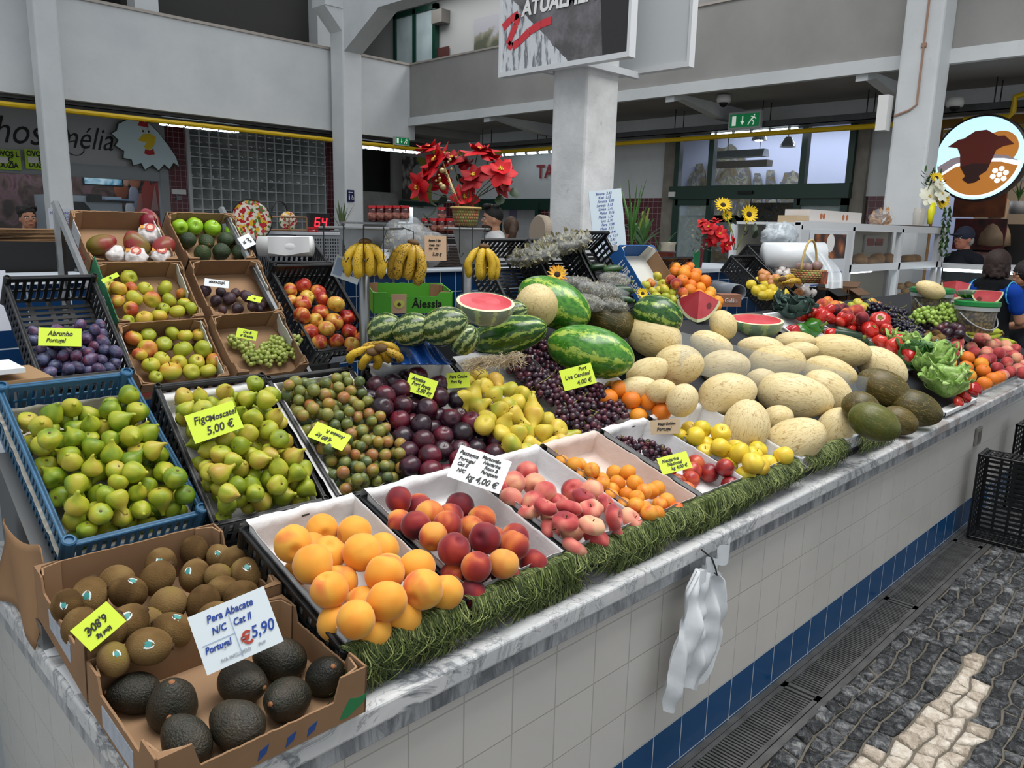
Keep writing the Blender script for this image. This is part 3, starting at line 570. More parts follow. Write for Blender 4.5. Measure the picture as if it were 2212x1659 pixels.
# ================================================================== the stall's counter and the floor in front of it
t = NT('veined_marble'); p = t.pos(); w1 = t.noise(p, 3.2, 6, .6, 1.6); w2 = t.noise(t.mapv(p, (1, 1, 1), (7, 3, 1)), 7.5, 6, .65, 1.2)
def vein(f, w): return t.ramp(t.math('ABSOLUTE', t.math('SUBTRACT', f, .5)), [(0, 1.), (w, 0.)])
base = t.mix(t.ramp(w2, [(.35, 0.), (.7, 1.)]), c8('cfcfce'), c8('b7b9bb')); m_ = t.noise(p, 1.1, 2)
c = t.mix(t.math('MULTIPLY', vein(w1, .035), t.ramp(m_, [(.4, .1), (.62, .9)])), base, c8('565c63')); c = t.mix(t.math('MULTIPLY', vein(w2, .02), .6), c, c8('5d6167'))
brn = t.math('MULTIPLY', t.math('GREATER_THAN', t.n('SeparateXYZ', p).outputs[0], 3.35), t.ramp(t.noise(p, 6, 5, .6, 1), [(.5, 0.), (.6, .7)])); c = t.mix(brn, c, c8('8d8079'))
M['marble'] = t.fin(c, .22, .5)
t = NT('grey_marble_strip'); p = t.pos(); a = t.noise(t.mapv(p, (6, 6, 1.4)), 2.6, 6, .7, .8); M['marble2'] = t.fin(t.ramp(a, [(.36, c8('64676b')), (.48, c8('84878a')), (.56, c8('a9abad')), (.66, c8('8d8f92'))]), .3)
ctile = tiles('counter_tiles', 'XZ', .15, 'c9c5bf', 'a7a39c', .0035, .22, (.115, .012), (.163, '0e4674'), .02, 'b8bcbf')
ctile2 = tiles('counter_tiles_side', 'YZ', .15, 'c4c2bd', 'a7a39c', .0035, .22, (.03, .012), None, .02)
cb = MB().box((.40, 1.125, 0), (6.85, 2.9, .69)); o = cb.build('counter', [ctile, ctile2])
tag(o, 'long stall counter faced in white tiles with a blue bottom row', 'counter')
for pl in o.data.polygons:
    if abs(pl.normal.x) > .9: pl.material_index = 1
slabs = [.365, 1.62, 3.37, 5.3, 6.88]
for i in range(len(slabs)-1):
    s = MB().box((slabs[i]+.001, 1.088, .692), (slabs[i+1]-.001, 2.95, .74)).build('marble_top', M['marble'], o); bevel(s, .008, 3)
s = MB().box((.372, 1.1, .652), (6.88, 1.13, .694)).box((.372, 1.13, .652), (.40, 2.9, .694)).build('marble_fascia', M['marble2'], o); bevel(s, .003)
P = aty(2112, 942, 1.12); so = thing('socket', 'grey square socket plate in the white counter tiles', 'socket', P); mb = MB(); mb.box((-.05, -.008, -.05), (.05, .004, .05)); bevel(mb.build('plate', PM('socket_grey', '77746e', .5), so)); mb = MB(); mb.box((-.025, -.012, -.03), (.025, -.006, .03)); mb.build('cover', PM('socket_dark', '5a5752'), so)
# drain channel
gr = PM('cast_grate', '6a6a69', .45, .5, metal=.6, var=.35, vs=14)
y0d, y1d = .955, 1.115
S('floor_kerb', MB().box((0, y1d-.012, -.03), (11.5, y1d+.01, .004)).box((0, y0d-.02, -.03), (11.5, y0d+.005, .003)), gr)
xg = [.56, 1.56, 2.03+.53, 3.56, 4.56, 5.56, 6.56, 7.56]
for i in range(len(xg)-1):
    a, b = xg[i]+.006, xg[i+1]-.006; g = thing('drain_grate', f'slotted metal drain grate at the counter foot, {ORD[i]} from the left', 'grate', (a, 0, 0), group='drain grates along the counter foot')
    mb = MB(); mb.box((0, y0d+.008, -.02), (b-a, y0d+.024, .004)); mb.box((0, y1d-.03, -.02), (b-a, y1d-.014, .004)); mb.box((0, y0d+.008, -.02), (.014, y1d-.014, .004)); mb.box((b-a-.014, y0d+.008, -.02), (b-a, y1d-.014, .004)); mb.build('frame', gr, g)
    mb = MB(); n = int((b-a)/.0155)
    for k in range(n): x = .016+k*(b-a-.03)/n; mb.box((x, y0d+.02, -.015), (x+.0085, y1d-.026, .001))
    tag(mb.build('slats', gr, g), kind='stuff')
S('floor_channel', MB().box((.4, y0d, -.05), (11, y1d, -.03)), PM('black', '0a0a0b'))
# cobbles: every stone a shaped block in one paved surface
t = NT('basalt_setts'); g = t.n('NewGeometry'); r = g.outputs['Random Per Island']; a = t.noise(g.outputs['Position'], 28, 5, .65, .8)
c = t.ramp(t.math('ADD', a, t.math('MULTIPLY', t.math('SUBTRACT', r, .5), .22)), [(.3, c8('17191b')), (.46, c8('2b2d30')), (.58, c8('505254')), (.72, c8('858686'))])
t.bump(a, .9, .02); M['basalt'] = t.fin(c, .38, .5)
t = NT('limestone_setts'); g = t.n('NewGeometry'); r = g.outputs['Random Per Island']; a = t.noise(g.outputs['Position'], 30, 5, .65, .8)
c = t.ramp(t.math('ADD', a, t.math('MULTIPLY', t.math('SUBTRACT', r, .5), .3)), [(.3, c8('9c8e7e')), (.5, c8('bfb2a2')), (.7, c8('d8cfc2'))]); t.bump(a, .8, .02); M['lime'] = t.fin(c, .5, .4)
poly = [atz(x, y, 0) for x, y in ((1832, 1720), (1860, 1652), (1900, 1600), (1976, 1536), (2030, 1478), (2074, 1421), (2090, 1395), (2112, 1393), (2126, 1424), (2122, 1500), (2117, 1565), (2104, 1659), (2090, 1740))]
poly = [(p.x, p.y) for p in poly]
def inside(x, y):
    c = False; n = len(poly)
    for i in range(n):
        (x1, y1), (x2, y2) = poly[i], poly[i-1]
        if (y1 > y) != (y2 > y) and x < (x2-x1)*(y-y1)/(y2-y1)+x1: c = not c
    return c
def setts(x0, x1, y0, y1, sx, sy, seed, want):
    rr = random.Random(seed); r2 = random.Random(seed+1); G = [[(r2.uniform(-.25, .25), r2.uniform(-.22, .22)) for _ in range(int((y1-y0)/sy)+2)] for _ in range(int((x1-x0)/sx)+2)]; mb = MB(); mb.smooth = True; nx, ny = int((x1-x0)/sx), int((y1-y0)/sy)
    P = {}
    def pt(i, j):
        if (i, j) not in P: P[(i, j)] = (x0+i*sx+G[i][j][0]*sx+.1*sx*math.sin(j*1.7), y0+j*sy+G[i][j][1]*sy+.12*sy*math.sin(i*.6))
        return P[(i, j)]
    for j in range(ny):
        for i in range(nx):
            q = [pt(i, j), pt(i+1, j), pt(i+1, j+1), pt(i, j+1)]; cx, cy = sum(a[0] for a in q)/4, sum(a[1] for a in q)/4
            if want != inside(cx, cy) or cy > .935: continue
            ring = []
            for k in range(4):
                a, b = q[k], q[(k+1) % 4]
                for f in (0, .33, .66): ring.append((a[0]+(b[0]-a[0])*f, a[1]+(b[1]-a[1])*f))
            vs = []; hz = rr.uniform(-.003, .003); tx, ty = rr.uniform(-.06, .06), rr.uniform(-.06, .06)
            for sc, z in ((.90, -.03), (.88, -.006), (.78, .001), (.42, .004)):
                for (x, y) in ring:
                    jx = rr.uniform(-.035, .035); vs.append((cx+(x-cx)*(sc+jx), cy+(y-cy)*(sc+jx), z+hz+tx*(x-cx)+ty*(y-cy)+rr.uniform(-.0025, .0025)*(z > -.02)))
            vs.append((cx, cy, .005+hz*.5+rr.uniform(-.003, .003)))
            fs = [(L*12+k, L*12+(k+1) % 12, (L+1)*12+(k+1) % 12, (L+1)*12+k) for L in range(3) for k in range(12)]+[(36+k, 36+(k+1) % 12, 48) for k in range(12)]
            mb.add(vs, fs)
    return mb
S('floor_cobbles', setts(.7, 9.5, -3.6, 1.0, .076, .064, 3, False), M['basalt'])
S('floor_cobbles', setts(.7, 9.5, -3.6, 1.0, .076, .064, 3, True), M['lime'])
# loose sheets and the hanging carrier bag
def bag_mesh():
    def f(u, v):
        w = .14+.06*math.sin(v*2.6)-.09*(v < .12)*(1-v/.12); x = (u-.5)*w*1.25-.06*v*v*1.2; fold = .012*math.sin(u*13+v*3)+.008*math.sin(u*29-v*7)+.012*mnoise.noise(Vector((u*5, v*7, 1)))
        return (x, -.02+fold-.02*math.sin(v*PI), -v*.36-.02*math.sin(u*9)*v)
    return f
P = aty(1512, 1226, 1.075)
bg = thing('carrier_bag', 'white plastic bags hanging from a hook under the counter edge', 'bag', P)
plast = PM('bag_plastic', 'dfe3e6', .35, .5, alpha=.86, bump=.3, bs=30)
mb = MB(); mb.smooth = True; f = bag_mesh(); mb.grid(f, 30, 34); o = mb.build('bag', plast, bg)
mb = MB(); mb.smooth = True; mb.grid(lambda u, v: (lambda q: (q[0]*.9+.01, q[1]+.014, q[2]*.93))(f(u, v)), 24, 28); mb.build('bag', plast, bg)
mb = MB(); mb.smooth = True; mb.grid(lambda u, v: ((u-.4)*.17+.01, -.035-.01*math.sin(u*18), -.012+v*.05+.045*(u-.3)+.008*math.sin(u*15+v*4)), 20, 6); mb.build('handle_band', plast, bg)
mb = MB(); mb.tube([(0, .0, .055), (0, -.035, .04), (.0, -.05, .012), (.0, -.055, -.005), (0, -.045, .0)], .0025); mb.build('hook', PM('black', '0a0a0b'), bg)
acr = PM('acrylic', 'dfe6e6', .04, .5, alpha=.16)
def sheet(pts, label, tk=.004):
    pl = [Vector(p) for p in pts]; n = (pl[1]-pl[0]).cross(pl[2]-pl[0]).normalized()*tk; mb = MB(); k = len(pl)
    mb.add([p for p in pl]+[p+n for p in pl], [tuple(range(k)), tuple(range(k, 2*k))[::-1]]+[(i, (i+1) % k, k+(i+1) % k, k+i) for i in range(k)]); return tag(mb.build('acrylic_sheet', acr), label, 'acrylic sheet')
# ================================================================== fruit shapes
def gen(prof, nu=24, nv=16, lobes=(0, 0), crease=0, na=.0, ns=2.0, seed=0, sx=1, sy=1, bend=0):
    """skin of a fruit: prof(s) gives (radius, height) for s 0..1 from top to bottom"""
    mb = MB(); mb.smooth = True; vs = []; off = Vector((seed*3.7, seed*1.3, seed*.7))
    def P(s, a):
        r, z = prof(s); r *= 1+lobes[1]*math.cos(lobes[0]*a)-(crease*math.exp(-((a-PI)/.22)**2) if crease else 0)
        v = Vector((r*math.cos(a)*sx, r*math.sin(a)*sy, z)); 
        if na: L = max(v.length, 1e-6); v += v.normalized()*mnoise.noise(v*(ns/R0_)+off)*na*R0_
        if bend: v.x += bend*z*z/R0_
        return v
    R0_ = max(prof(.5)[0], 1e-4); vs.append(P(0, 0)); fs = []
    for i in range(1, nv):
        for j in range(nu): vs.append(P(i/nv, 2*PI*j/nu))
    vs.append(P(1, 0)); L = len(vs)-1
    for j in range(nu):
        j2 = (j+1) % nu; fs.append((0, 1+j, 1+j2)); fs.append((L, L-nu+j2, L-nu+j))
        for i in range(nv-2): fs.append((1+i*nu+j, 1+(i+1)*nu+j, 1+(i+1)*nu+j2, 1+i*nu+j2))
    return mb.add(vs, fs)
def sph(R, fz=1, dt=0, db=0, wd=.3, egg=0, tip=0):
    def f(s):
        th = PI*s; r = R*math.sin(th)*(1-egg*math.cos(th)); z = R*fz*math.cos(th); k = r/R
        z += -dt*R*math.exp(-(k/wd)**2)*(s < .5)+db*R*math.exp(-(k/wd)**2)*(s >= .5)+tip*R*math.exp(-(k/.22)**2)*(1 if s < .5 else -1)
        return r, z
    return f
def curve_prof(pts):
    # smooth interpolation through (r,z) points, even in arc index
    def f(s):
        n = len(pts)-1; x = s*n; i = min(int(x), n-1); t = x-i
        p0, p1, p2, p3 = pts[max(i-1, 0)], pts[i], pts[i+1], pts[min(i+2, n)]
        q = [.5*((2*p1[k])+(-p0[k]+p2[k])*t+(2*p0[k]-5*p1[k]+4*p2[k]-p3[k])*t*t+(-p0[k]+3*p1[k]-3*p2[k]+p3[k])*t**3) for k in (0, 1)]
        return max(q[0], 0), q[1]
    return f
KINDS = {}
def kind(key, name, r, variants): KINDS[key] = (name, r, variants)
def stem_mesh(name, L, r, m, z0, lean=.3):
    mb = MB(); mb.smooth = True; mb.tube([(0, 0, z0-.25*L), (0, 0, z0+L*.3), (L*lean*.5, 0, z0+L*.7), (L*lean, 0, z0+L)], [r*1.0, r*.8, r*.8, r*1.4], 6); return mb.mesh(name, m)
def cal_mesh(name, R, m, z0, up=1, n=5):
    mb = MB(); mb.smooth = True
    for k in range(n):
        a = 2*PI*k/n; c, s = math.cos(a), math.sin(a); p = (-s, c)
        mb.add([(0, 0, z0), (R*.5*c+p[0]*R*.3, R*.5*s+p[1]*R*.3, z0+up*R*.1), (R*c, R*s, z0+up*R*.3), (R*.5*c-p[0]*R*.3, R*.5*s-p[1]*R*.3, z0+up*R*.1)], [(0, 1, 2, 3)])
    return mb.mesh(name, m)
stm = PM('stem_brown', '4a3620', .8, .2); stg = PM('stem_green', '6f7a35', .7, .2)
mfig = fruit_mat('fig_skin', [(.15, '5f7a18'), (.4, '849622'), (.6, 'a3a62c'), (.85, 'b0a03a')], 26, 3.0, .28, .42, .4, .15, 160, str_=(1, 1, .35))
mfig2 = fruit_mat('yellow_fig_skin', [(.15, '78891c'), (.4, '99a22a'), (.6, 'b0ad38'), (.9, 'b0903f')], 26, 2.0, .28, .42, .4, .15, 160, str_=(1, 1, .35))
def figm(seed, nk, m):
    pr = curve_prof([(0, .034+nk), (.0035, .033+nk), (.005, .026+nk*.6), (.010, .018), (.0185, .008), (.0235, -.004), (.0225, -.015), (.0145, -.0225), (.004, -.0235), (0, -.0225)])
    return [('fig', gen(pr, 22, 20, (7, .018), 0, .06, 1.6, seed, 1, 1, .12*(seed % 3)).mesh('fig', m)), ('eye', MB().lathe([(.0032, -.0238), (.002, -.0245)], 8).mesh('eye', PM('fig_eye', '5b4a22')))]
kind('fig', 'fig', .0235, [figm(i, .003*i-.008, mfig) for i in range(4)])
kind('fig2', 'fig', .023, [figm(i+4, .003*i-.009, mfig2) for i in range(4)])
mgg = fruit_mat('greengage_skin', [(.1, '48552a'), (.36, '6a702c'), (.58, '85802e'), (.78, '9a7a2c'), (1.0, '9a5c2c')], 30, 0, .42, .38, .4, 0, bloom=('80907a', 60, .35), speck=('c8cf9a', 500, .18, .35))
kind('greengage', 'greengage', .0175, [[('greengage', gen(sph(.0175, .95, .1, 0), 16, 11, (2, .02), .03, .02, 1.5, i).mesh('greengage', mgg))] for i in range(3)])
mpr = fruit_mat('prune_plum_skin', [(.15, '20223a'), (.4, '3b3550'), (.62, '4f3550'), (.88, '6b2f3f')], 30, 0, .3, .42, .4, 0, bloom=('7a83a8', 45, .6))
kind('prune', 'prune_plum', .0185, [[('prune_plum', gen(sph(.0185, 1.3), 16, 12, (2, .03), .03, .03, 1.5, i).mesh('prune_plum', mpr))] for i in range(3)])
mpl = fruit_mat('dark_plum_skin', [(.15, '160b14'), (.42, '2a101c'), (.62, '3f1220'), (.85, '661526')], 16, 0, .3, .28, .5, 0, bloom=('4a3f4c', 30, .35), speck=('8a5a62', 420, .14, .5))
kind('plum', 'plum', .033, [[('plum', gen(sph(.033, .95, .16, 0, .25), 22, 15, (2, .02), .035, .02, 1.5, i).mesh('plum', mpl)), ('stem', stem_mesh('stem', .008, .001, stm, .027))] for i in range(3)])
mpk = fruit_mat('yellow_peach_skin', [(.1, 'e08a2e'), (.4, 'e39c38'), (.7, 'e6a842'), (1.0, 'd9683a')], 14, 4.0, .1, .62, .25, .06, 300, sheen=.25)
kind('ypeach', 'yellow_peach', .039, [[('yellow_peach', gen(sph(.039, .96, .22, -.03, .24), 26, 18, (2, .025), .055, .04, 1.3, i).mesh('yellow_peach', mpk))] for i in range(4)])
mpc = fruit_mat('red_peach_skin', [(.14, '40131f'), (.36, '7a1c26'), (.56, 'a33a2c'), (.72, 'cc7035'), (.88, 'dd9a45')], 12, 0, .3, .6, .25, .06, 300, sheen=.3, speck=('d88a60', 330, .12, .3))
kind('peach', 'red_peach', .036, [[('red_peach', gen(sph(.036, .96, .22, -.03, .24), 24, 17, (2, .025), .05, .03, 1.3, i).mesh('red_peach', mpc))] for i in range(4)])
mfp = fruit_mat('flat_peach_skin', [(.14, '8a2a33'), (.38, 'b94a48'), (.6, 'd0786a'), (.85, 'e0ab85')], 15, 0, .25, .6, .25, .06, 300, sheen=.3, speck=('eec9a5', 380, .12, .4))
kind('fpeach', 'flat_peach', .034, [[('flat_peach', gen(sph(.034, .62, .42, .25, .34), 26, 18, (5, .035), .06, .08, 1.4, i).mesh('flat_peach', mfp)), ('stem', stem_mesh('stem', .008, .0016, stm, .008))] for i in range(4)])
kind('rpeach', 'white_peach', .034, [[('white_peach', gen(sph(.034, .96, .22, 0, .24), 24, 17, (2, .02), .05, .05, 1.3, i).mesh('white_peach', mfp))] for i in range(3)])
map_ = fruit_mat('apricot_skin', [(.12, 'd07a24'), (.4, 'dd8f2c'), (.65, 'e2a040'), (.9, 'd9612c')], 20, 0, .22, .5, .3, .05, 300)
kind('apricot', 'apricot', .024, [[('apricot', gen(sph(.024, 1.0, .15, 0, .25), 18, 13, (2, .03), .05, .03, 1.3, i).mesh('apricot', map_))] for i in range(3)])
def apple(key, name, m, R=.034, fz=.86, n=4, lob=(5, .02)):
    kind(key, name, R, [[(name, gen(sph(R, fz, .3, .16, .3, .05), 24, 17, lob, 0, .05, 1.1, i+7).mesh(name, m)), ('stem', stem_mesh('stem', .012, .0012, stm, R*fz*.68))] for i in range(n)])
apple('gala', 'red_striped_apple', fruit_mat('striped_apple_skin', [(.1, '8f1a1a'), (.3, 'b04028'), (.5, 'c88438'), (.8, 'cfae48')], 22, 5.0, .3, .3, .45, str_=(1.6, 1.6, .3), speck=('e5c480', 300, .1, .5)))
apple('russet', 'green_red_apple', fruit_mat('green_red_apple_skin', [(.2, '97a02e'), (.5, 'b5b03a'), (.68, 'c4a53c'), (.84, 'c0703a'), (.99, 'a8402a')], 14, 0, .3, .38, .4, speck=('8a7a3a', 260, .1, .5)), .031, .84)
apple('yapple', 'yellow_apple', fruit_mat('yellow_apple_skin', [(.15, 'b9b02c'), (.45, 'd8bd32'), (.7, 'dfc040'), (.92, 'cda030')], 12, 0, .22, .36, .4, speck=('8f6f20', 240, .07, .8)), .036, .95)
apple('greenapple', 'green_apple', fruit_mat('green_apple_skin', [(.15, '6fa019'), (.5, '8fb828'), (.85, 'a8c645')], 12, 0, .2, .25, .5, speck=('c8dc8a', 320, .1, .6)), .034, .92)
avm = fruit_mat('dark_avocado_skin', [(.15, '15140f'), (.4, '26251a'), (.62, '2f2a20'), (.85, '3a3326')], 22, 0, .3, .45, .45, 1.0, 260, speck=('55603a', 260, .13, .5))
avg = fruit_mat('green_avocado_skin', [(.15, '1c2a14'), (.5, '2c3d1e'), (.85, '3f4f28')], 22, 0, .2, .45, .45, 1.0, 260, speck=('5f7a3a', 260, .14, .6))
def avocado(key, m, R=.036, L=1.28):
    kind(key, 'avocado', R, [[('avocado', gen(sph(R, L, 0, 0, .3, .14), 32, 26, (0, 0), 0, .05, 1.2, i).mesh('avocado', m)), ('stem_button', MB().lathe([(.0045, R*L-.001), (.0045, R*L+.001), (.002, R*L+.0025)], 10).mesh('stem_button', PM('button_tan', '8a5a34')))] for i in range(3)])
avocado('avocado', avm); avocado('avocado_g', avg, .033, 1.15); avocado('avocado_s', avg, .029, 1.1)
mkw = fruit_mat('kiwi_skin', [(.15, '4f3a20'), (.4, '6b5230'), (.65, '7f6640'), (.85, '7f6c38')], 16, 0, .2, .85, .15, .6, 500, speck=('3f2e18', 700, .2, .5))
kiwi_cal = PM('kiwi_calyx', '4a3420', .9)
def sticker(R):
    mb = MB(); mb.mi = 0; mb.smooth = True
    def cap(ang, off, dz=0):
        vs = [(0, 0, 0)]; n = 14
        for k in range(n):
            a = 2*PI*k/n; x, y = ang*math.cos(a)*.8, ang*math.sin(a)*1.15
            vs.append((x, y, 0))
        out = [Vector((R*off*math.cos(x)*math.cos(y), R*off*math.sin(x), R*off*math.sin(y))) for x, y, _ in vs]
        return out, [(0, 1+k, 1+(k+1) % n) for k in range(n)]
    a, f = cap(.3, 1.012); mb.add(a, f); mb.mi = 1; a, f = cap(.18, 1.022); mb.add([p+Vector((0, 0, R*.03)) for p in a], f)
    return mb.mesh('sticker', [PM('sticker_white', 'd8e2e2', .4), PM('sticker_teal', '3f8f8a', .4)])
def kw(i, st):
    v = [('kiwi', gen(sph(.0275, 1.16, 0, 0), 24, 18, (2, .02), 0, .03, 1.1, i).mesh('kiwi', mkw)), ('calyx', MB().lathe([(.006, .031), (.004, .034), (.001, .0345)], 8).mesh('calyx', kiwi_cal))]
    return v+([('sticker', sticker(.0275))] if st else [])
kind('kiwi', 'kiwi', .0275, [kw(i, i % 2 == 0) for i in range(4)])
mpe = fruit_mat('pear_skin', [(.15, '9aa232'), (.4, 'c2b03c'), (.65, 'd2bb48'), (.88, 'c9a23f')], 14, 0, .22, .42, .4, .05, 200, speck=('7a5a22', 260, .09, .7))
def pear(i): return [('pear', gen(curve_prof([(0, .047+.003*i), (.007, .046+.003*i), (.0125, .038), (.0165, .024), (.025, .010), (.0325, -.006), (.032, -.02), (.022, -.031), (.008, -.034), (0, -.031)]), 24, 22, (3, .015), 0, .06, 1.2, i, bend=.15).mesh('pear', mpe)), ('stem', stem_mesh('stem', .02, .0013, stm, .05, .5))]
kind('pear', 'pear', .0325, [pear(i) for i in range(4)])
mor = fruit_mat('orange_peel', [(.2, 'd8701a'), (.5, 'e0831f'), (.85, 'e39a2a')], 8, 0, .3, .42, .4, .35, 420)
kind('orange', 'orange', .037, [[('orange', gen(sph(.037, .96, .06, .04), 24, 17, (0, 0), 0, .03, 1.2, i).mesh('orange', mor)), ('calyx', cal_mesh('calyx', .005, stg, .0335))] for i in range(3)])
mle = fruit_mat('lemon_peel', [(.2, 'b9a52a'), (.5, 'd3b828'), (.85, 'c6b23a')], 10, 0, .25, .42, .4, .3, 380)
kind('lemon', 'lemon', .028, [[('lemon', gen(sph(.028, 1.12, 0, 0, .3, 0, .22), 20, 16, (0, 0), 0, .04, 1.2, i).mesh('lemon', mle))] for i in range(3)])
mto = fruit_mat('tomato_skin', [(.2, 'a3150f'), (.5, 'b8201a'), (.8, 'c63a2c')], 6, 0, .3, .12, .6)
kind('tomato', 'tomato', .042, [[('tomato', gen(sph(.042, .74, .18, .04, .25), 28, 18, (5+i, .04), 0, .06, 1.1, i).mesh('tomato', mto)), ('calyx', cal_mesh('calyx', .013, stg, .027))] for i in range(3)])
kind('plumtom', 'plum_tomato', .025, [[('plum_tomato', gen(sph(.025, 1.55, 0, 0, .3, .06), 20, 16, (2, .03), 0, .05, 1.1, i).mesh('plum_tomato', mto))] for i in range(3)])
mma = fruit_mat('passion_skin', [(.2, '241820'), (.5, '3a2630'), (.85, '55382f')], 20, 0, .35, .5, .4, .6, 120, bloom=('6a5a60', 40, .4))
kind('passion', 'passion_fruit', .026, [[('passion_fruit', gen(sph(.026, 1.08), 18, 13, (3, .03), 0, .09, 1.6, i).mesh('passion_fruit', mma))] for i in range(3)])
mmg = fruit_mat('mango_skin', [(.15, '6a6a28'), (.4, '7a5a2c'), (.55, '8a2f2c'), (.85, '7a1a2a')], 9, 4.0, .3, .35, .45, speck=('b89060', 260, .09, .5))
kind('mango', 'mango', .042, [[('mango', gen(sph(.042, 1.3, 0, 0, .3, .08), 24, 18, (0, 0), 0, .05, 1.1, i, 1, .85, .15).mesh('mango', mmg))] for i in range(3)])
mre = fruit_mat('nectarine_skin', [(.15, '3a101c'), (.4, '7a1a22'), (.65, 'b23a2a'), (.88, 'cc6a3a')], 14, 0, .35, .3, .45, speck=('d88a60', 330, .1, .4))
kind('nectarine', 'nectarine', .034, [[('nectarine', gen(sph(.034, .96, .2, 0, .24), 22, 15, (2, .02), .05, .03, 1.3, i).mesh('nectarine', mre))] for i in range(3)])
def rrot(rr, up=1.0):
    """random attitude; up limits how far the stalk end leans"""
    return (rotz(rr.uniform(0, 2*PI)) @ rotx(rr.uniform(0, PI*up)) @ rotz(rr.uniform(0, 2*PI)))
def place(key, P, r, rot, vi=0):
    name, R, vars_ = KINDS[key]; v = vars_[vi % len(vars_)]; s = r/R
    o = bpy.data.objects.new(name, v[0][1]); COL.objects.link(o); o.matrix_world = T(P) @ rot @ Matrix.Scale(s, 4)
    for nm, me in v[1:]: c = bpy.data.objects.new(nm, me); COL.objects.link(c); c.parent = o
    return o
# ------------------------------------------------------------------ where a fruit comes to rest
class Heap:
    def __init__(s, planes): s.pl = [(np.array(p, float), np.array(n, float)/np.linalg.norm(n)) for p, n in planes]; s.sp = []
    def rest(s, x, y, r, lo=.94):
        d = ray(x, y); d = d/np.linalg.norm(d); best = 1e9
        for p, n in s.pl:
            den = n@d
            if den < -1e-6:
                t = (r-(CAM-p)@n)/den
                if 0 < t < best: best = t
        for c, rr in s.sp:
            oc = CAM-c; b = oc@d; R = (r+rr)*lo; q = b*b-(oc@oc-R*R)
            if q > 0:
                t = -b-math.sqrt(q)
                if 0 < t < best: best = t
        P = CAM+d*best; s.sp.append((P, r)); return Vector(P)
def settle(F, pts, zf, box=None, cap=1.25, it=24, hmax=None):
    """fruit seen at picture points, brought to rest on the sloping floor of their crate and pushed clear of each other"""
    Fi = F.inverted(); c = Fi @ Vector(CAM); out = []
    for x, y, r in pts:
        d = (Fi.to_3x3() @ Vector(ray(x, y))).normalized()
        def at(h): return c+d*((h-c.z)/d.z)
        P = at(zf+r)
        for Q, q in out:
            s_ = (r+q)*.93; oc = c-Q; b_ = oc.dot(d); k = b_*b_-(oc.dot(oc)-s_*s_)
            if k > 0:
                P2 = c+d*(-b_-math.sqrt(k))
                if P2.z > P.z: P = P2
        top = zf+r*(1+cap)
        if P.z > top: P = at(top)
        out.append((P, r))
    out = [[p, r] for p, r in out]
    for _ in range(it):
        for i in range(len(out)):
            for j in range(i):
                v = out[i][0]-out[j][0]; L = v.length; s_ = (out[i][1]+out[j][1])*.95
                if L < s_ and L > 1e-6: m_ = v*((s_-L)/L*.45); out[i][0] = out[i][0]+m_; out[j][0] = out[j][0]-m_
        for o in out:
            o[0].z = min(max(o[0].z, zf+o[1]*.95), (hmax if hmax else zf+o[1]*(1.15+cap)))
            if box: o[0].x = min(max(o[0].x, box[0]+o[1]*.8), box[1]-o[1]*.8); o[0].y = min(max(o[0].y, box[2]+o[1]*.45), box[3]-o[1]*.6)
    return [F @ o[0] for o in out]
def picked(F, key, pts, r, seed, up=1.0, conv=None, jr=.06, zf=-.05, box=None, cap=1.25):
    rr = random.Random(seed); L = []
    for p in pts:
        x, y = conv(*p[:2]) if conv else p[:2]; L.append((x, y, r*rr.uniform(1-jr, 1+jr)*(p[2] if len(p) > 2 else 1)))
    return [place(key, P, q[2], F.to_3x3().to_4x4() @ rrot(rr, up), rr.randrange(9)) for P, q in zip(settle(F, L, zf, box, cap), L)]
def poured(F, key, x0, x1, y0, y1, r, n, zf, seed, up=1.0, tries=36, jr=.12, hf=None, flat=1.0):
    rr = random.Random(seed); pl = []; out = []
    for i in range(n):
        best = None; rad = r*rr.uniform(1-jr, 1+jr)
        for _ in range(tries):
            x, y = rr.uniform(x0+rad, x1-rad), rr.uniform(y0+rad, y1-rad); z = (zf(x, y) if callable(zf) else zf)+rad*.9
            for (a, b, c, q) in pl:
                s = (rad+q)*.95; d2 = (x-a)**2+(y-b)**2
                if d2 < s*s: z = max(z, c+math.sqrt(s*s-d2)*flat)
            if best is None or z < best[2]: best = (x, y, z)
        if hf and best[2] > hf: continue
        pl.append((*best, rad)); out.append(place(key, F @ Vector(best), rad, F.to_3x3().to_4x4() @ rrot(rr, up), rr.randrange(9)))
    return out
def frame(x, y, z, yaw=0, tilt=0): return T(x, y, z) @ rotz(math.radians(yaw)) @ rotx(math.radians(tilt))
def floor_plane(F, z): n = F.to_3x3() @ Vector((0, 0, 1)); return (F @ Vector((0, 0, z)), n)
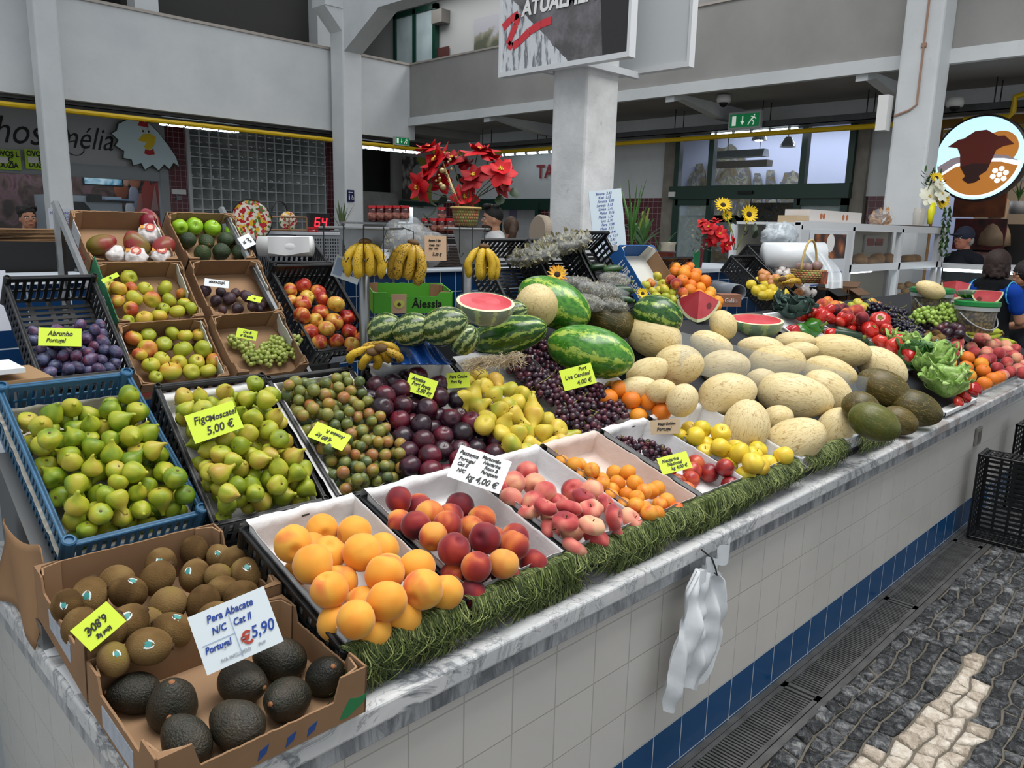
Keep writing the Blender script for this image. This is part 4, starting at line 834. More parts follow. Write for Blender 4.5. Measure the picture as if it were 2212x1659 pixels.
# ------------------------------------------------------------------ crates, cartons and what lines them
def grille(mb, O, U, V, W, H, t, rows=3, nx=14, bar=.5, edge=.012, top=.02, bot=.012, mid=.006, gap=None):
    """openwork wall: O corner, U along, V up, t thickness along the wall's normal"""
    U, V = Vector(U), Vector(V); N = U.cross(V); O = Vector(O)
    def b(u0, u1, v0, v1, tt=t):
        P = [O+U*u+V*v+N*w for w in (-tt/2, tt/2) for u, v in ((u0, v0), (u1, v0), (u1, v1), (u0, v1))]
        mb.add(P, [(3, 2, 1, 0), (4, 5, 6, 7), (0, 1, 5, 4), (1, 2, 6, 5), (2, 3, 7, 6), (3, 0, 4, 7)])
    b(0, W, 0, bot); b(0, W, H-top, H); b(0, edge, 0, H); b(W-edge, W, 0, H)
    hh = (H-top-bot-mid*(rows-1))/rows; p = (W-2*edge)/nx
    for r in range(rows):
        v0 = bot+r*(hh+mid)
        if r: b(edge, W-edge, v0-mid, v0)
        for k in range(nx+1): u = edge+k*p; b(max(u-p*bar/2, 0), min(u+p*bar/2, W), v0, v0+hh, t*.8)
blackp = PM('black_crate_plastic', '161719', .38, .45, var=.2, vs=30); bluep = PM('blue_crate_plastic', '2f6184', .4, .45, var=.12, vs=20)
def crate(name, label, F, w, l, h, m, group=None, post=.0, backh=0, rows=2, nxs=(11, 16), floor=True, drop_front=0):
    """stacking crate; the frame's origin is the front left rim corner, y runs up the side, floor at z=-h"""
    t = thing(name, label, 'crate', mw=F, group=group); tk = .005; bh = backh
    mb = MB(); grille(mb, (0, tk, -h), (1, 0, 0), (0, 0, 1), w, h-drop_front, tk, rows, nxs[0]); mb.build('front_wall', m, t)
    mb = MB(); grille(mb, (w, l-tk, -h), (-1, 0, 0), (0, 0, 1), w, h+bh, tk, rows+(1 if bh > .03 else 0), nxs[0]); mb.build('back_wall', m, t)
    mb = MB(); grille(mb, (tk, l, -h), (0, -1, 0), (0, 0, 1), l, h, tk, rows, nxs[1]); mb.build('side_wall', m, t)
    mb = MB(); grille(mb, (w-tk, 0, -h), (0, 1, 0), (0, 0, 1), l, h, tk, rows, nxs[1]); mb.build('side_wall', m, t)
    mb = MB(); rw = .011
    for a, b in (((-.003, -.003, -.008), (w+.003, rw, 0)), ((-.003, l-rw, -.008+bh), (w+.003, l+.003, bh)), ((-.003, 0, -.008), (rw, l, 0)), ((w-rw, 0, -.008), (w+.003, l, 0))): mb.box(a, b)
    bevel(mb.build('rim', m, t), .002, 1)
    if floor:
        mb = MB(); n = 16
        for k in range(n): y = .01+k*(l-.03)/n; mb.box((.008, y, -h), (w-.008, y+(l-.03)/n*.55, -h+.005))
        for k in range(5): x = .008+k*(w-.03)/4; mb.box((x, .008, -h), (x+.014, l-.008, -h+.004))
        mb.build('base', m, t)
    for cx, cy in ((0, 0), (w, 0), (w, l), (0, l)):
        mb = MB(); z1 = post+(bh if cy else 0); s = .022
        q = .016 if post > .008 else .010; mb.lathe([(q, -h), (q, z1-.003), (q*.8, z1), (q*.62, z1), (q*.6, z1-.006)], 14, T(cx+(q/2 if cx == 0 else -q/2), cy+(q/2 if cy == 0 else -q/2), 0)); mb.smooth = False
        mb.build('corner_post', m, t)
    return t
card = PM('cardboard', '8f7054', .85, .15, var=.14, vs=9); cardin = PM('cardboard_inner', '9c7d60', .85, .15, var=.1, vs=9); cardw = PM('white_cardboard', 'c9c9c2', .8, .2, var=.08, vs=9)
def rough_top(w, H, hi, corner, n=22, rr=None, notch=.25):
    """outline of a carton wall whose ends stand taller than its torn middle"""
    pts = [(0, 0), (w, 0), (w, H)]
    pts += [(w-corner, H), (w-corner-.012, H-hi)]
    for k in range(1, n): x = w-corner-.012-(w-2*corner-.024)*k/n; pts.append((x, H-hi+(rr.uniform(-.0012, .0012) if rr else 0)))
    return pts+[(corner+.012, H-hi), (corner, H), (0, H)]
def carton(name, label, F, w, l, h, m_out=None, m_in=None, low=(.03, .02, .0), corner=.05, flap=None, seed=1, group=None, tk=.004, flapm=None, tri=True):
    """open fruit carton, origin front left at rim height; low = dip of front, side and back walls"""
    m_out = m_out or card; m_in = m_in or cardin; rr = random.Random(seed); t = thing(name, label, 'carton', mw=F, group=group)
    A = Matrix(((1, 0, 0, 0), (0, 0, -1, 0), (0, 1, 0, 0), (0, 0, 0, 1)))   # local xy -> x, z
    for nm, Mx, W, lo in (('front_wall', T(0, tk, -h) @ A, w, low[0]), ('back_wall', T(0, l, -h) @ A, w, low[2]), ('side_wall', T(0, 0, -h) @ rotz(PI/2) @ A, l, low[1]), ('side_wall', T(w-tk, 0, -h) @ rotz(PI/2) @ A, l, low[1])):
        mb = MB(); mb.prism(rough_top(W, h, lo, corner, 22, rr), tk, Mx); o = mb.build(nm, m_out, t)
    mb = MB(); mb.box((tk, tk, -h), (w-tk, l-tk, -h+tk)); mb.build('base', m_in, t)
    for sx_, sy_ in ((0, 0), (1, 0), (1, 1), (0, 1)):
        cx, cy = (tk if sx_ == 0 else w-tk), (tk if sy_ == 0 else l-tk); dx, dy = (1 if sx_ == 0 else -1), (1 if sy_ == 0 else -1)
        if tri:
            mb = MB(); c = corner*.8; P = [(cx, cy+dy*c), (cx+dx*c*.15, cy+dy*c*.25), (cx+dx*c, cy)]; z1 = rr.uniform(-.006, .003)
            vs = [(x, y, z) for z in (-h+tk, z1) for x, y in P]+[(x+dx*.003, y+dy*.003, z) for z in (-h+tk, z1) for x, y in P]
            mb.add(vs, [(0, 1, 4, 3), (1, 2, 5, 4), (6, 9, 10, 7), (7, 10, 11, 8), (3, 4, 10, 9), (4, 5, 11, 10), (0, 3, 9, 6), (2, 8, 11, 5)]); mb.build('corner_gusset', m_in, t)
            mb = MB(); mb.add([(cx-dx*tk, cy-dy*tk, z1+.001), (cx-dx*tk, cy+dy*c, z1+.001), (cx+dx*c*.15, cy+dy*c*.25, z1+.003), (cx+dx*c, cy-dy*tk, z1+.001), (cx-dx*tk, cy-dy*tk, z1-.002), (cx-dx*tk, cy+dy*c, z1-.002), (cx+dx*c*.15, cy+dy*c*.25, z1), (cx+dx*c, cy-dy*tk, z1-.002)], [(0, 1, 2, 3), (4, 7, 6, 5), (1, 5, 6, 2), (2, 6, 7, 3)]) if (sx_+sy_+seed) % 2 else None
            if mb.v: mb.build('corner_top', m_out, t)
    if flap:
        for (side, y0, y1, ang) in flap:
            mb = MB(); x = w-tk*1.6 if side > 0 else tk*1.6; dx = -side; n = 8
            pts = [(0, 0), (y1-y0, 0)]+[((y1-y0)*(1-k/n), h*.78+rr.uniform(-.006, .006)) for k in range(n+1)]
            mb.prism(pts, .0025, T(x, y0, -h*.82) @ roty(-side*math.radians(ang)) @ rotz(PI/2) @ A); mb.build('torn_flap', flapm or cardw, t)
    return t
paper = PM('liner_paper', 'd9d8d8', .8, .2, var=.05, vs=12, bump=.5, bs=55)
def liner(F, w, l, h, label, over=(0, 0, .035, 0), seed=0, rise=.013, zf=-.03, mat=None):
    """sheet of paper pressed into a crate and folded over its rim: front, right, back, left"""
    mb = MB(); mb.smooth = True; off = Vector((seed*7.1, 0, 0)); i_ = .013
    N = 44
    def lin(u, W, o0, o1):
        # path across the crate: over the rim, down the wall, across, up and over again
        segs = [o0, .014, h*.75, W-2*i_, h*.75, .014, o1]; tot = sum(segs); s = u*tot
        e0, e1 = (-.014 if o0 > 0 else i_-.001), (W+.014 if o1 > 0 else W-i_+.001)
        pts = [(e0, rise-o0), (e0, rise), (i_, rise), (i_+.003, -h*.75), (W-i_-.003, -h*.75), (W-i_, rise), (e1, rise), (e1, rise-o1)]
        for k, L in enumerate(segs):
            if s <= L or k == 6:
                t_ = min(s/max(L, 1e-6), 1); a, b = pts[k], pts[k+1]; return a[0]+(b[0]-a[0])*t_, a[1]+(b[1]-a[1])*t_
            s -= L
    def f(u, v):
        x, zx = lin(u, w, over[3], over[1]); y, zy = lin(v, l, over[0], over[2])
        ins = lambda q, W: i_*.9 < q < W-i_*.9
        if ins(x, w) and ins(y, l): z = max(zx, zy)
        elif ins(x, w): z = zy
        elif ins(y, l): z = zx
        else: z = min(zx, zy)
        nz = mnoise.noise(Vector((x*22, y*22, z*18))+off)*.006+mnoise.noise(Vector((x*60, y*60, z*60))+off)*.0025
        return (x+nz*.5, y+nz, z+abs(nz)*.8)
    mb.grid(f, N, N); o = mb.build('paper_liner', mat or paper, None, mw=F); tag(o, label, 'paper'); return o
raf = NT('raffia'); g_ = raf.n('NewGeometry'); M['raffia'] = raf.fin(raf.ramp(g_.outputs['Random Per Island'], [(0, c8('28361a')), (.35, c8('424f24')), (.7, c8('66743a')), (1, c8('98a066'))]), .6, .3)
def raffia(F, w, label, n=900, seed=1, drop=.06, x0=0, spread=.01, hang=None):
    """shaggy green fringe over a crate's front rim"""
    rr = random.Random(seed); mb = MB(); mb.smooth = False
    for i in range(int(n*.55)):
        u = rr.random(); x = x0+u*w; cl = .5+mnoise.noise(Vector(((x0+u*w)*16, seed*3.3, 0)))*.9
        if rr.random() > .45+cl*.9: continue
        L = drop*rr.uniform(.4, 1.55)*(.55+.8*cl)*(hang(u) if hang else 1); a = rr.uniform(-.7, 1.1); k = 7; pts = []
        y0 = rr.uniform(.0, .022); lift = rr.uniform(.001, .007); bow = rr.uniform(.002, .03); cur = rr.uniform(-.05, .05)
        for j in range(k+1):
            s = j/k
            if s < .3: q = s/.3; pts.append((x+(q-.5)*.006, y0-(y0+.006)*q, lift*math.sin(q*PI*.8)+.002))
            else:
                q = (s-.3)/.7; pts.append((x+a*L*q*.7+cur*q*q, -.006-bow*math.sin(q*PI*.7)-rr.uniform(0, .003)-spread*q, .002-L*q+rr.uniform(-.002, .002)))
        mb.tube(pts, rr.uniform(.0006, .0012), 3, False)
    o = mb.build('raffia_fringe', M['raffia'], None, mw=F); tag(o, label, 'raffia fringe', kind='stuff'); return o
lime = PM('lime_card', 'c6dc3e', .6, .3); ink = PM('marker_ink', '141414', .5); wcard = PM('white_card', 'd6dadc', .4, .4); inkb = PM('blue_ink', '1f3f8f', .5)
def price(P, w, h, lines, label, yaw=0, tilt=50, roll=0, m=None, im=None, size=None, name='price_card', curl=0, off=.0):
    """card facing -y before yaw, leaning back by tilt, turned in its plane by roll"""
    mw = T(P) @ rotz(math.radians(yaw)) @ rotx(math.radians(tilt)) @ rotz(math.radians(roll)); n = 12
    mb = MB(); mb.smooth = True
    f = lambda u, v: ((u-.5)*w, (v-.5)*h, curl*((u-.5)**2*4)*h+off)
    mb.grid(f, n, 4); b = len(mb.v); mb.grid(lambda u, v: (f(u, v)[0], f(u, v)[1], f(u, v)[2]-.0008), n, 4)
    o = mb.build(name, m or lime, None, mw=mw); tag(o, label, 'price card')
    for (s, sz, x, y, *r) in lines:
        text(s, sz*h, im or ink, o, T(x*w, y*h, .0012+off+curl*((x)**2*4)*h) @ rotz(math.radians(r[0] if r else 0)), .25, bold=.0004, sx=.85)
    return o
# grapes
def grape_mat(nm, stops, bl): return fruit_mat(nm, stops, 60, 0, .35, .3, .5, 0, bloom=bl)
gred = grape_mat('red_grape_skin', [(.15, '170d18'), (.4, '2c1320'), (.65, '431824'), (.9, '5e2430')], ('5a4a5c', 90, .4))
gblk = grape_mat('black_grape_skin', [(.15, '0e0c16'), (.5, '1a1424'), (.85, '2c1a28')], ('4a4a60', 90, .35))
ggrn = grape_mat('green_grape_skin', [(.15, '8a9a3a'), (.5, 'a3b052'), (.85, 'b6be6c')], ('c0cc8a', 90, .3))
ggrn2 = grape_mat('bright_grape_skin', [(.15, '6a8a2c'), (.5, '86a53c'), (.85, '9ab650')], ('c0cc8a', 90, .3))
def bunch(P, R3, m, gr, n, seed, label, group, Fm=None, name='grape_bunch'):
    """one bunch: its grapes on a lumpy shell and the stalk that holds them"""
    rr = random.Random(seed); t = thing(name, label, 'grapes', mw=T(P) @ (Fm if Fm is not None else Matrix()), group=group); key = ('g', m.name, round(gr, 4))
    if key not in _mc: _mc[key] = gen(sph(gr, 1.06), 12, 9, (0, 0), 0, .02, 1, 1).mesh('grape', m)
    pl = []; tries = 0; sl = n*30
    while len(pl) < n and tries < sl:
        tries += 1; a = rr.uniform(0, 2*PI); z = rr.uniform(-.25, 1); q = math.sqrt(max(0, 1-z*z)); k = rr.uniform(.72, 1.05)*(.85+.25*mnoise.noise(Vector((math.cos(a)*1.7, math.sin(a)*1.7, seed))))
        v = Vector((math.cos(a)*q*R3[0]*k, math.sin(a)*q*R3[1]*k, z*R3[2]*k))
        if all((v-w).length > gr*1.55 for w in pl): pl.append(v)
    for v in pl:
        o = bpy.data.objects.new('grape', _mc[key]); COL.objects.link(o); o.parent = t; o.matrix_local = T(v) @ rrot(rr) @ Matrix.Scale(rr.uniform(.88, 1.1), 4)
    mb = MB(); mb.smooth = True
    mb.tube([(R3[0]*.9, 0, R3[2]*.2), (R3[0]*.3, .004, R3[2]*.75), (-R3[0]*.1, 0, R3[2]*.9), (-R3[0]*.5, -.004, R3[2]*1.1), (-R3[0]*.62, 0, R3[2]*1.35)], [.0012, .0015, .0018, .002, .0026], 6)
    for k in range(7): v = pl[rr.randrange(len(pl))]; mb.tube([(R3[0]*.1, 0, R3[2]*.6), v*.7, v], .0009, 5)
    mb.build('stalk', PM('grape_stalk', '7a7a3a', .7), t); return t
# ================================================================== display, row by row
def cv(ox, oy, s): return lambda x, y: (ox+x/s, oy+y/s)
K4, K5, K6, K7, K8, K9 = cv(0, 420, 2.765), cv(700, 420, 2.765), cv(1412, 420, 2.765), cv(0, 1059, 2.765), cv(700, 859, 2.765), cv(1700, 560, 4.32)
def hp(F, z, *more): return Heap([floor_plane(F, z), *more])
def run(F, key, pts, r, seed, conv, phrase, where, rowpx, group, cat, z=-.05, up=1.0, jr=.06, cap=1.25, box=None):
    pts = sorted(pts, key=lambda p: p[1]); b_ = box or BOX.get(id(F)); o = picked(F, key, pts, r, seed, up, conv, jr, z, b_, cap); label_rows(o, phrase, where, rowpx, cat, group); return o
riser = PM('riser_steel', '6d6f70', .4, .5, metal=.6)
t = thing('display_riser', 'grey stepped metal riser under the second row of crates', 'riser', (0, 0, .74))
mb = MB(); mb.prism([(1.76, .0), (2.2, .0), (2.2, .30), (1.76, .03)], 1.9, T(.42, 0, 0) @ Matrix(((0, 0, 1, 0), (1, 0, 0, 0), (0, 1, 0, 0), (0, 0, 0, 1)))); mb.build('step', riser, t)
mb = MB(); mb.prism([(1.22, 0), (1.58, .0), (1.58, .11)], 1.86, T(.75, 0, 0) @ Matrix(((0, 0, 1, 0), (1, 0, 0, 0), (0, 1, 0, 0), (0, 0, 0, 1)))); mb.build('step', riser, t)
# ---- front row of lined trays
front = [('yp', .735, .30, 'yellow peaches'), ('pe', 1.045, .33, 'dark red peaches'), ('fl', 1.385, .31, 'flat peaches'), ('ap', 1.70, .27, 'apricots'), ('gn', 1.98, .265, 'small grapes and nectarines'), ('ya', 2.255, .36, 'yellow apples')]
FR = {}; BOX = {}
for i, (k, x, w, what) in enumerate(front):
    F = frame(x, 1.15, .835, 0, 17); FR[k] = F; BOX[id(F)] = (.0, w, .002, .42)
    crate('fruit_crate', f'low black crate on the marble front holding {what}', F, w, .42, .085, blackp, 'black crates along the marble front', rows=2, nxs=(9, 12))
    liner(F, w, .42, .085, f'white paper lining the front-row crate of {what}', (.0, .0, .035, .0), i+1, .012, mat=PM('pinkish_paper', 'd6c3b8', .8, .2, bump=.5, bs=55) if k == 'ap' else None)
run(FR['yp'], 'ypeach', [(696, 1146), (675, 1195), (604, 1211), (640, 1254), (738, 1247), (703, 1294), (765, 1153), (772, 1212), (781, 1298), (845, 1233), (897, 1271), (798, 1300), (863, 1326), (953, 1311), (785, 1363), (859, 1380), (740, 1352), (823, 1187), (722, 1200), (835, 1285), (905, 1335), (650, 1210, .8)], .0395, 1, None, 'yellow peach', 'of the yellow peach crate', 34, 'yellow peaches in the front crate', 'peach', -.042)
run(FR['pe'], 'peach', [(370, 810), (470, 700), (510, 825), (620, 725), (755, 710), (810, 650), (880, 790), (755, 890), (920, 910), (1100, 890), (1140, 835), (940, 730), (610, 850), (600, 950), (720, 1050), (1060, 1020), (1250, 990), (900, 1110), (1145, 1110), (830, 1010), (1000, 1150), (1000, 850), (560, 660), (690, 800)], .0355, 2, K8, 'dark red peach', 'of the peach crate', 34, 'red peaches in the front crate', 'peach', -.042)
a = run(FR['fl'], 'rpeach', [(1212, 445), (1112, 520), (1250, 520), (1310, 570), (910, 585), (1045, 650), (1185, 620), (1610, 550), (1505, 555)], .0335, 3, K8, 'round pink peach', 'behind the flat peaches', 34, 'round peaches behind the flat ones', 'peach', z=-.032)
run(FR['fl'], 'fpeach', [(1170, 740), (1290, 675), (1410, 630), (1525, 645), (1685, 640), (1660, 740), (1840, 730), (1455, 765), (1400, 860), (1310, 840), (1610, 860), (1575, 770), (1370, 750), (1250, 830), (1500, 870), (1500, 930), (1780, 800), (1330, 720), (1540, 720)], .034, 4, K8, 'flat pink peach', 'of the flat peach crate', 30, 'flat peaches in the front crate', 'peach', up=.35, z=-.032)
run(FR['ap'], 'apricot', [(1435, 430), (1520, 410), (1370, 480), (1435, 520), (1520, 490), (1600, 440), (1645, 490), (1600, 530), (1735, 450), (1815, 450), (1745, 520), (1695, 560), (1855, 510), (1800, 580), (1865, 600), (1955, 560), (1990, 540), (1910, 660), (2005, 640), (2110, 670), (2050, 620), (1760, 640), (1910, 560), (1560, 560), (1640, 600), (1830, 660), (1980, 690), (1880, 700)], .0235, 5, K8, 'apricot', 'of the apricot crate', 24, 'apricots in the front crate', 'apricot', -.035)
run(FR['gn'], 'nectarine', [(1940, 470), (2015, 445), (2110, 510), (2190, 490), (2160, 560), (2200, 440)], .031, 6, K8, 'dark nectarine', 'by the small grape heap', 24, 'nectarines beside the small grapes', 'nectarine', -.06)
run(FR['gn'], 'nectarine', [(430, 1590), (360, 1650), (445, 1660), (520, 1640)], .031, 61, K6, 'red nectarine near front edge', 'right of the apricots', 20, 'nectarines beside the small grapes', 'nectarine', -.06)
run(FR['ya'], 'yapple', [(85, 1480), (190, 1490), (220, 1410), (315, 1500), (290, 1420), (390, 1435), (265, 1560), (425, 1540), (480, 1520), (370, 1610), (350, 1570), (470, 1620), (585, 1590), (620, 1530), (500, 1560), (710, 1610), (500, 1650), (610, 1650), (825, 1625), (680, 1650)], .0345, 7, K6, 'yellow apple', 'of the yellow apple crate', 24, 'yellow apples in the front crate', 'apple', -.04)
for i, (x, y, q, n) in enumerate(((1345, 965, 1, 46), (1395, 975, 1, 50), (1430, 990, .8, 34))):
    P = hp(FR['gn'], -.06).rest(x, y, .03); bunch(P, (.05*q, .045, .038), gred, .0105, n, 20+i, f'small dark red grape bunch, {ORD[i]} from left behind the nectarines', 'dark grapes in the front crate', F.to_3x3().to_4x4(), 'grape_bunch')
# raffia fringes over the front edge
for i, (k, x0, w, n, dr, hang) in enumerate((('yp', .0, .29, 1500, .062, None), ('pe', .0, .34, 2100, .075, lambda u: .7+.7*(u > .45)), ('fl', .0, .16, 900, .05, None), ('fl', .17, .15, 1100, .085, None), ('ap', .0, .13, 260, .05, None), ('ap', .12, .24, 1500, .075, lambda u: .7+.8*(u > .5)), ('gn', .08, .19, 1200, .05, None), ('ya', .0, .34, 1700, .05, None))):
    raffia(FR[k] @ T(0, -.006, 0), w, f'green raffia fringe over the {dict((a, d) for a, b, c, d in front)[k]} crate edge'+(', its right half' if x0 > .1 else ''), n, i, dr, x0, hang=hang)
# ---- avocado and kiwi cartons on the near corner
FA = frame(.36, 1.07, .842, -.3, 5)
carton('fruit_carton', 'brown carton with a few dark avocados on the marble corner', FA, .37, .305, .095, low=(.045, .03, .012), corner=.055, seed=3)
run(FA, 'avocado', [(289, 1497), (372, 1522, 1.14), (401, 1601, .98), (510, 1565, 1.14), (526, 1475, 1.02), (618, 1511, 1.1), (604, 1424, 1.12), (705, 1460, .98)], .0365, 12, None, 'dark bumpy avocado', 'of the near corner carton', 40, 'avocados in the near corner carton', 'avocado', -.094, .55)
FK = frame(.364, 1.385, .888, -1.5, 6)
carton('fruit_carton', 'brown carton full of stickered kiwis behind the avocado carton', FK, .37, .33, .115, low=(.045, .03, .0), corner=.05, seed=4)
kp = [(530, 640, 1.12), (765, 610), (940, 525, 1.08), (1165, 510), (1160, 365), (1310, 400, .8), (1400, 430), (1475, 500, 1.08), (1300, 510, .8), (1000, 690, 1.05), (1215, 680, 1.05), (1330, 590, .9), (485, 820), (760, 800, 1.1), (400, 690, .85), (700, 545), (960, 450), (1030, 840), (860, 940), (890, 780, .8), (690, 960, .8), (1440, 630), (660, 880), (1280, 760)]
run(FK, 'kiwi', kp, .0325, 13, K7, 'brown kiwi', 'of the kiwi carton', 34, 'kiwis in the near carton', 'kiwi', -.07)
for o in [q for q in bpy.data.objects if q.name.startswith('kiwi') and any(c.name.startswith('sticker') for c in q.children)]:
    x = (Vector(CAM)-o.location).normalized()+Vector((R_.uniform(-.5, .5), R_.uniform(-.5, .5), .35)); x.normalize(); z = x.cross(Vector((R_.uniform(-1, 1), R_.uniform(-1, 1), .3))).normalized(); s = o.scale.x
    o.matrix_world = T(o.location) @ Matrix((x, z.cross(x), z)).transposed().to_4x4() @ Matrix.Scale(s, 4)
leafm = PM('print_blue', '2a4a86', .6); prg = PM('print_green', '2e7a4a', .6)
def prints(par, items, m, F2): 
    for nm, poly_, in items: mb = MB(); mb.prism(poly_, .0006, F2); mb.build(nm, m, par)
avc = [o for o in bpy.data.objects if o.name == 'fruit_carton'][0]
fw = T(0, -.0002, -.10) @ Matrix(((1, 0, 0, 0), (0, 0, -1, 0), (0, 1, 0, 0), (0, 0, 0, 1)))
prints(avc, [('printed_leaf', [(.03+x, .012), (.045+x, .02), (.05+x, .036), (.034+x, .03)]) for x in (.03, .13, .18, .22)], leafm, fw)
prints(avc, [('printed_leaf', [(.315, .015), (.33, .012), (.345, .02), (.365, .03), (.372, .045), (.35, .044), (.335, .05), (.325, .035)])], prg, fw)
lbm = PM('carton_label', 'a9b0bb', .6, var=.2, vs=60)
for cc in [o for o in bpy.data.objects if o.name.startswith('fruit_carton')][:2]:
    MB().box((-.0012, .09, -.085), (.0002, .23, -.045)).build('side_label', lbm, cc)
# paper and rail at the left end
mb = MB(); mb.smooth = True
mb.grid(lambda u, v: (.39-.02*v+.012*math.sin(u*7+v*4), 1.72+u*.34, .93-.19*v+.01*math.sin(u*11)), 16, 12); o = mb.build('wrapping_paper', PM('kraft_paper', '8f6f50', .8, .2, var=.15)); solid(o, .002); tag(o, 'crumpled brown kraft paper hanging left of the blue crate', 'paper')
o = MB().box((.372, 1.70, .742), (.43, 1.74, .80)).build('bracket', steel); tag(o, 'grey metal bracket on the marble beside the kiwi carton', 'bracket')
mb = MB(); mb.smooth = True; mb.grid(lambda u, v: (.372+u*.08, 1.16+v*.62, .7415+.004*math.sin(v*22)+.003*u), 4, 24); o = mb.build('receipt', PM('white_paper', 'd6d7d8', .7)); solid(o, .001); tag(o, 'long white receipt strip under the corner cartons', 'paper')
# ---- second row
FB = frame(.452, 1.788, .92, 1.0, 33)
crate('fruit_crate', 'blue slotted crate of green figs left of the black crates', FB, .312, .52, .14, bluep, None, .012, 0, 3, (14, 22))
liner(FB @ T(.008, .01, -.05), .296, .49, .07, 'printed newspaper lining the blue fig crate', (.002, .002, .0, .002), 21, -.004, mat=PM('newsprint', 'b5b0a4', .8, var=.25, vs=40))
o = poured(FB, 'fig', .012, .30, .012, .43, .0245, 104, lambda x, y: -.085+.02*math.sin(PI*min(y/.44, 1)), 31, 1.0, 40); label_rows(o, 'green fig', 'of the blue crate', 26, 'fig', 'green figs in the blue crate')
FG = frame(.760, 1.742, .90, -4, 36)
crate('fruit_crate', 'black slotted crate of yellow-green figs beside the blue crate', FG, .30, .475, .10, blackp, 'black crates of the second row', .004, .0, 2, (11, 16))
liner(FG @ T(.006, .0, -.02), .288, .45, .07, 'white paper lining the black fig crate', (.0, .0, .004, .0), 22, .0)
o = poured(FG, 'fig2', .012, .29, .012, .42, .0235, 98, lambda x, y: -.062+.02*math.sin(PI*min(y/.45, 1)), 32, 1.0, 36); label_rows(o, 'yellowish fig', 'of the black crate', 26, 'fig', 'yellow-green figs in the black crate')
FGG = frame(1.075, 1.69, .905, 0, 36)
crate('fruit_crate', 'black slotted crate of small greengages in the second row', FGG, .285, .46, .09, blackp, 'black crates of the second row', .004, .0, 2, (11, 16))
liner(FGG @ T(.005, 0, -.01), .275, .45, .07, 'white paper lining the greengage crate', (.0, .01, .0, .004), 23, .004)
o = poured(FGG, 'greengage', .01, .275, .01, .43, .0178, 172, lambda x, y: -.062+.03*math.sin(PI*min(y/.45, 1)), 33, 1.0, 30); label_rows(o, 'greengage', 'of the greengage crate', 21, 'greengage', 'greengages in the second row')
FP = frame(1.375, 1.66, .915, -5, 32)
crate('fruit_crate', 'black crate of big dark plums in the second row', FP, .315, .47, .09, blackp, 'black crates of the second row', .004, .0, 2, (11, 16))
liner(FP, .315, .47, .085, 'white paper folded over the dark plum crate', (.0, .0, .055, .0), 24, .012)
run(FP, 'plum', [(410, 1130), (500, 1110), (320, 1150), (380, 1230), (490, 1195), (580, 1245), (660, 1170), (700, 1250), (680, 1290), (545, 1310), (430, 1330), (780, 1260), (815, 1320), (665, 1350), (595, 1390), (920, 1350), (855, 1370), (490, 1430), (710, 1430), (800, 1400), (915, 1410), (540, 1540), (610, 1470), (690, 1500), (885, 1490), (1010, 1480), (640, 1560), (760, 1560), (840, 1540), (615, 1630), (730, 1620), (1115, 1540), (1000, 1540), (300, 1220), (590, 1180), (630, 1300), (760, 1340), (560, 1110), (480, 1270), (560, 1620), (900, 1570), (390, 1290)], .0335, 34, K5, 'dark purple plum', 'of the plum crate', 32, 'dark plums in the second row', 'plum', -.055)
FPE = frame(1.70, 1.60, .93, -4, 29)
crate('fruit_crate', 'black crate of yellow pears in the second row', FPE, .33, .47, .09, blackp, 'black crates of the second row', .004, .0, 2, (11, 16))
liner(FPE, .33, .47, .085, 'white paper folded over the pear crate', (.03, .0, .03, .0), 25, .012)
run(FPE, 'pear', [(925, 1090), (850, 1140), (950, 1160), (1030, 1130), (1100, 1170), (890, 1190), (855, 1240), (1020, 1215), (945, 1280), (1150, 1255), (1035, 1295), (1000, 1340), (1090, 1280), (1150, 1330), (1230, 1280), (980, 1380), (1080, 1380), (1240, 1340), (1145, 1420), (1295, 1420), (1360, 1405), (1245, 1480), (1120, 1500), (1460, 1450), (1400, 1490), (1180, 1540), (1330, 1500), (1230, 1400), (1060, 1450), (1180, 1210), (1310, 1350)], .0315, 35, K5, 'yellow pear', 'of the pear crate', 28, 'pears in the second row', 'pear', -.05)
FGR = frame(2.05, 1.57, .93, -3, 27)
crate('fruit_crate', 'black crate heaped with red grapes in the second row', FGR, .33, .47, .09, blackp, 'black crates of the second row', .004, .0, 2, (11, 16))
liner(FGR, .33, .47, .085, 'white paper folded over the red grape crate', (.03, .0, .0, .0), 26, .012)
HG = hp(FGR, -.03)
for i, (x, y, q) in enumerate(((1180, 955, 1), (1285, 935, 1), (1330, 1000, 1.1), (1180, 1040, 1), (1240, 1100, 1.1), (1400, 1050, 1.1), (1330, 1140, 1.1), (1290, 1190, 1), (1450, 1140, 1.1), (1560, 1180, 1.1), (1420, 1230, 1.1), (1640, 1210, 1), (1520, 1290, 1.15), (1720, 1300, 1.15), (1640, 1370, 1.05), (1440, 1340, 1.0), (1560, 1400, .95))):
    X, Y_ = K5(x, y); P = HG.rest(X, Y_, .03, .8); bunch(P, (.062*q, .054*q, .046), gred, .0122, 46, 40+i, f'heaped red grape bunch, {ORD[i]} counted from the back of the heap', 'red grapes heaped in the second row', rotz(i*1.3), 'grape_bunch')
run(FGR, 'orange', [(1720, 1165), (1700, 1220), (1840, 1230), (1875, 1325), (1940, 1245), (2000, 1290), (1990, 1210), (2075, 1280), (1765, 1170)], .034, 36, K5, 'orange', 'heaped right of the red grapes', 28, 'oranges right of the red grapes', 'orange', z=-.03)
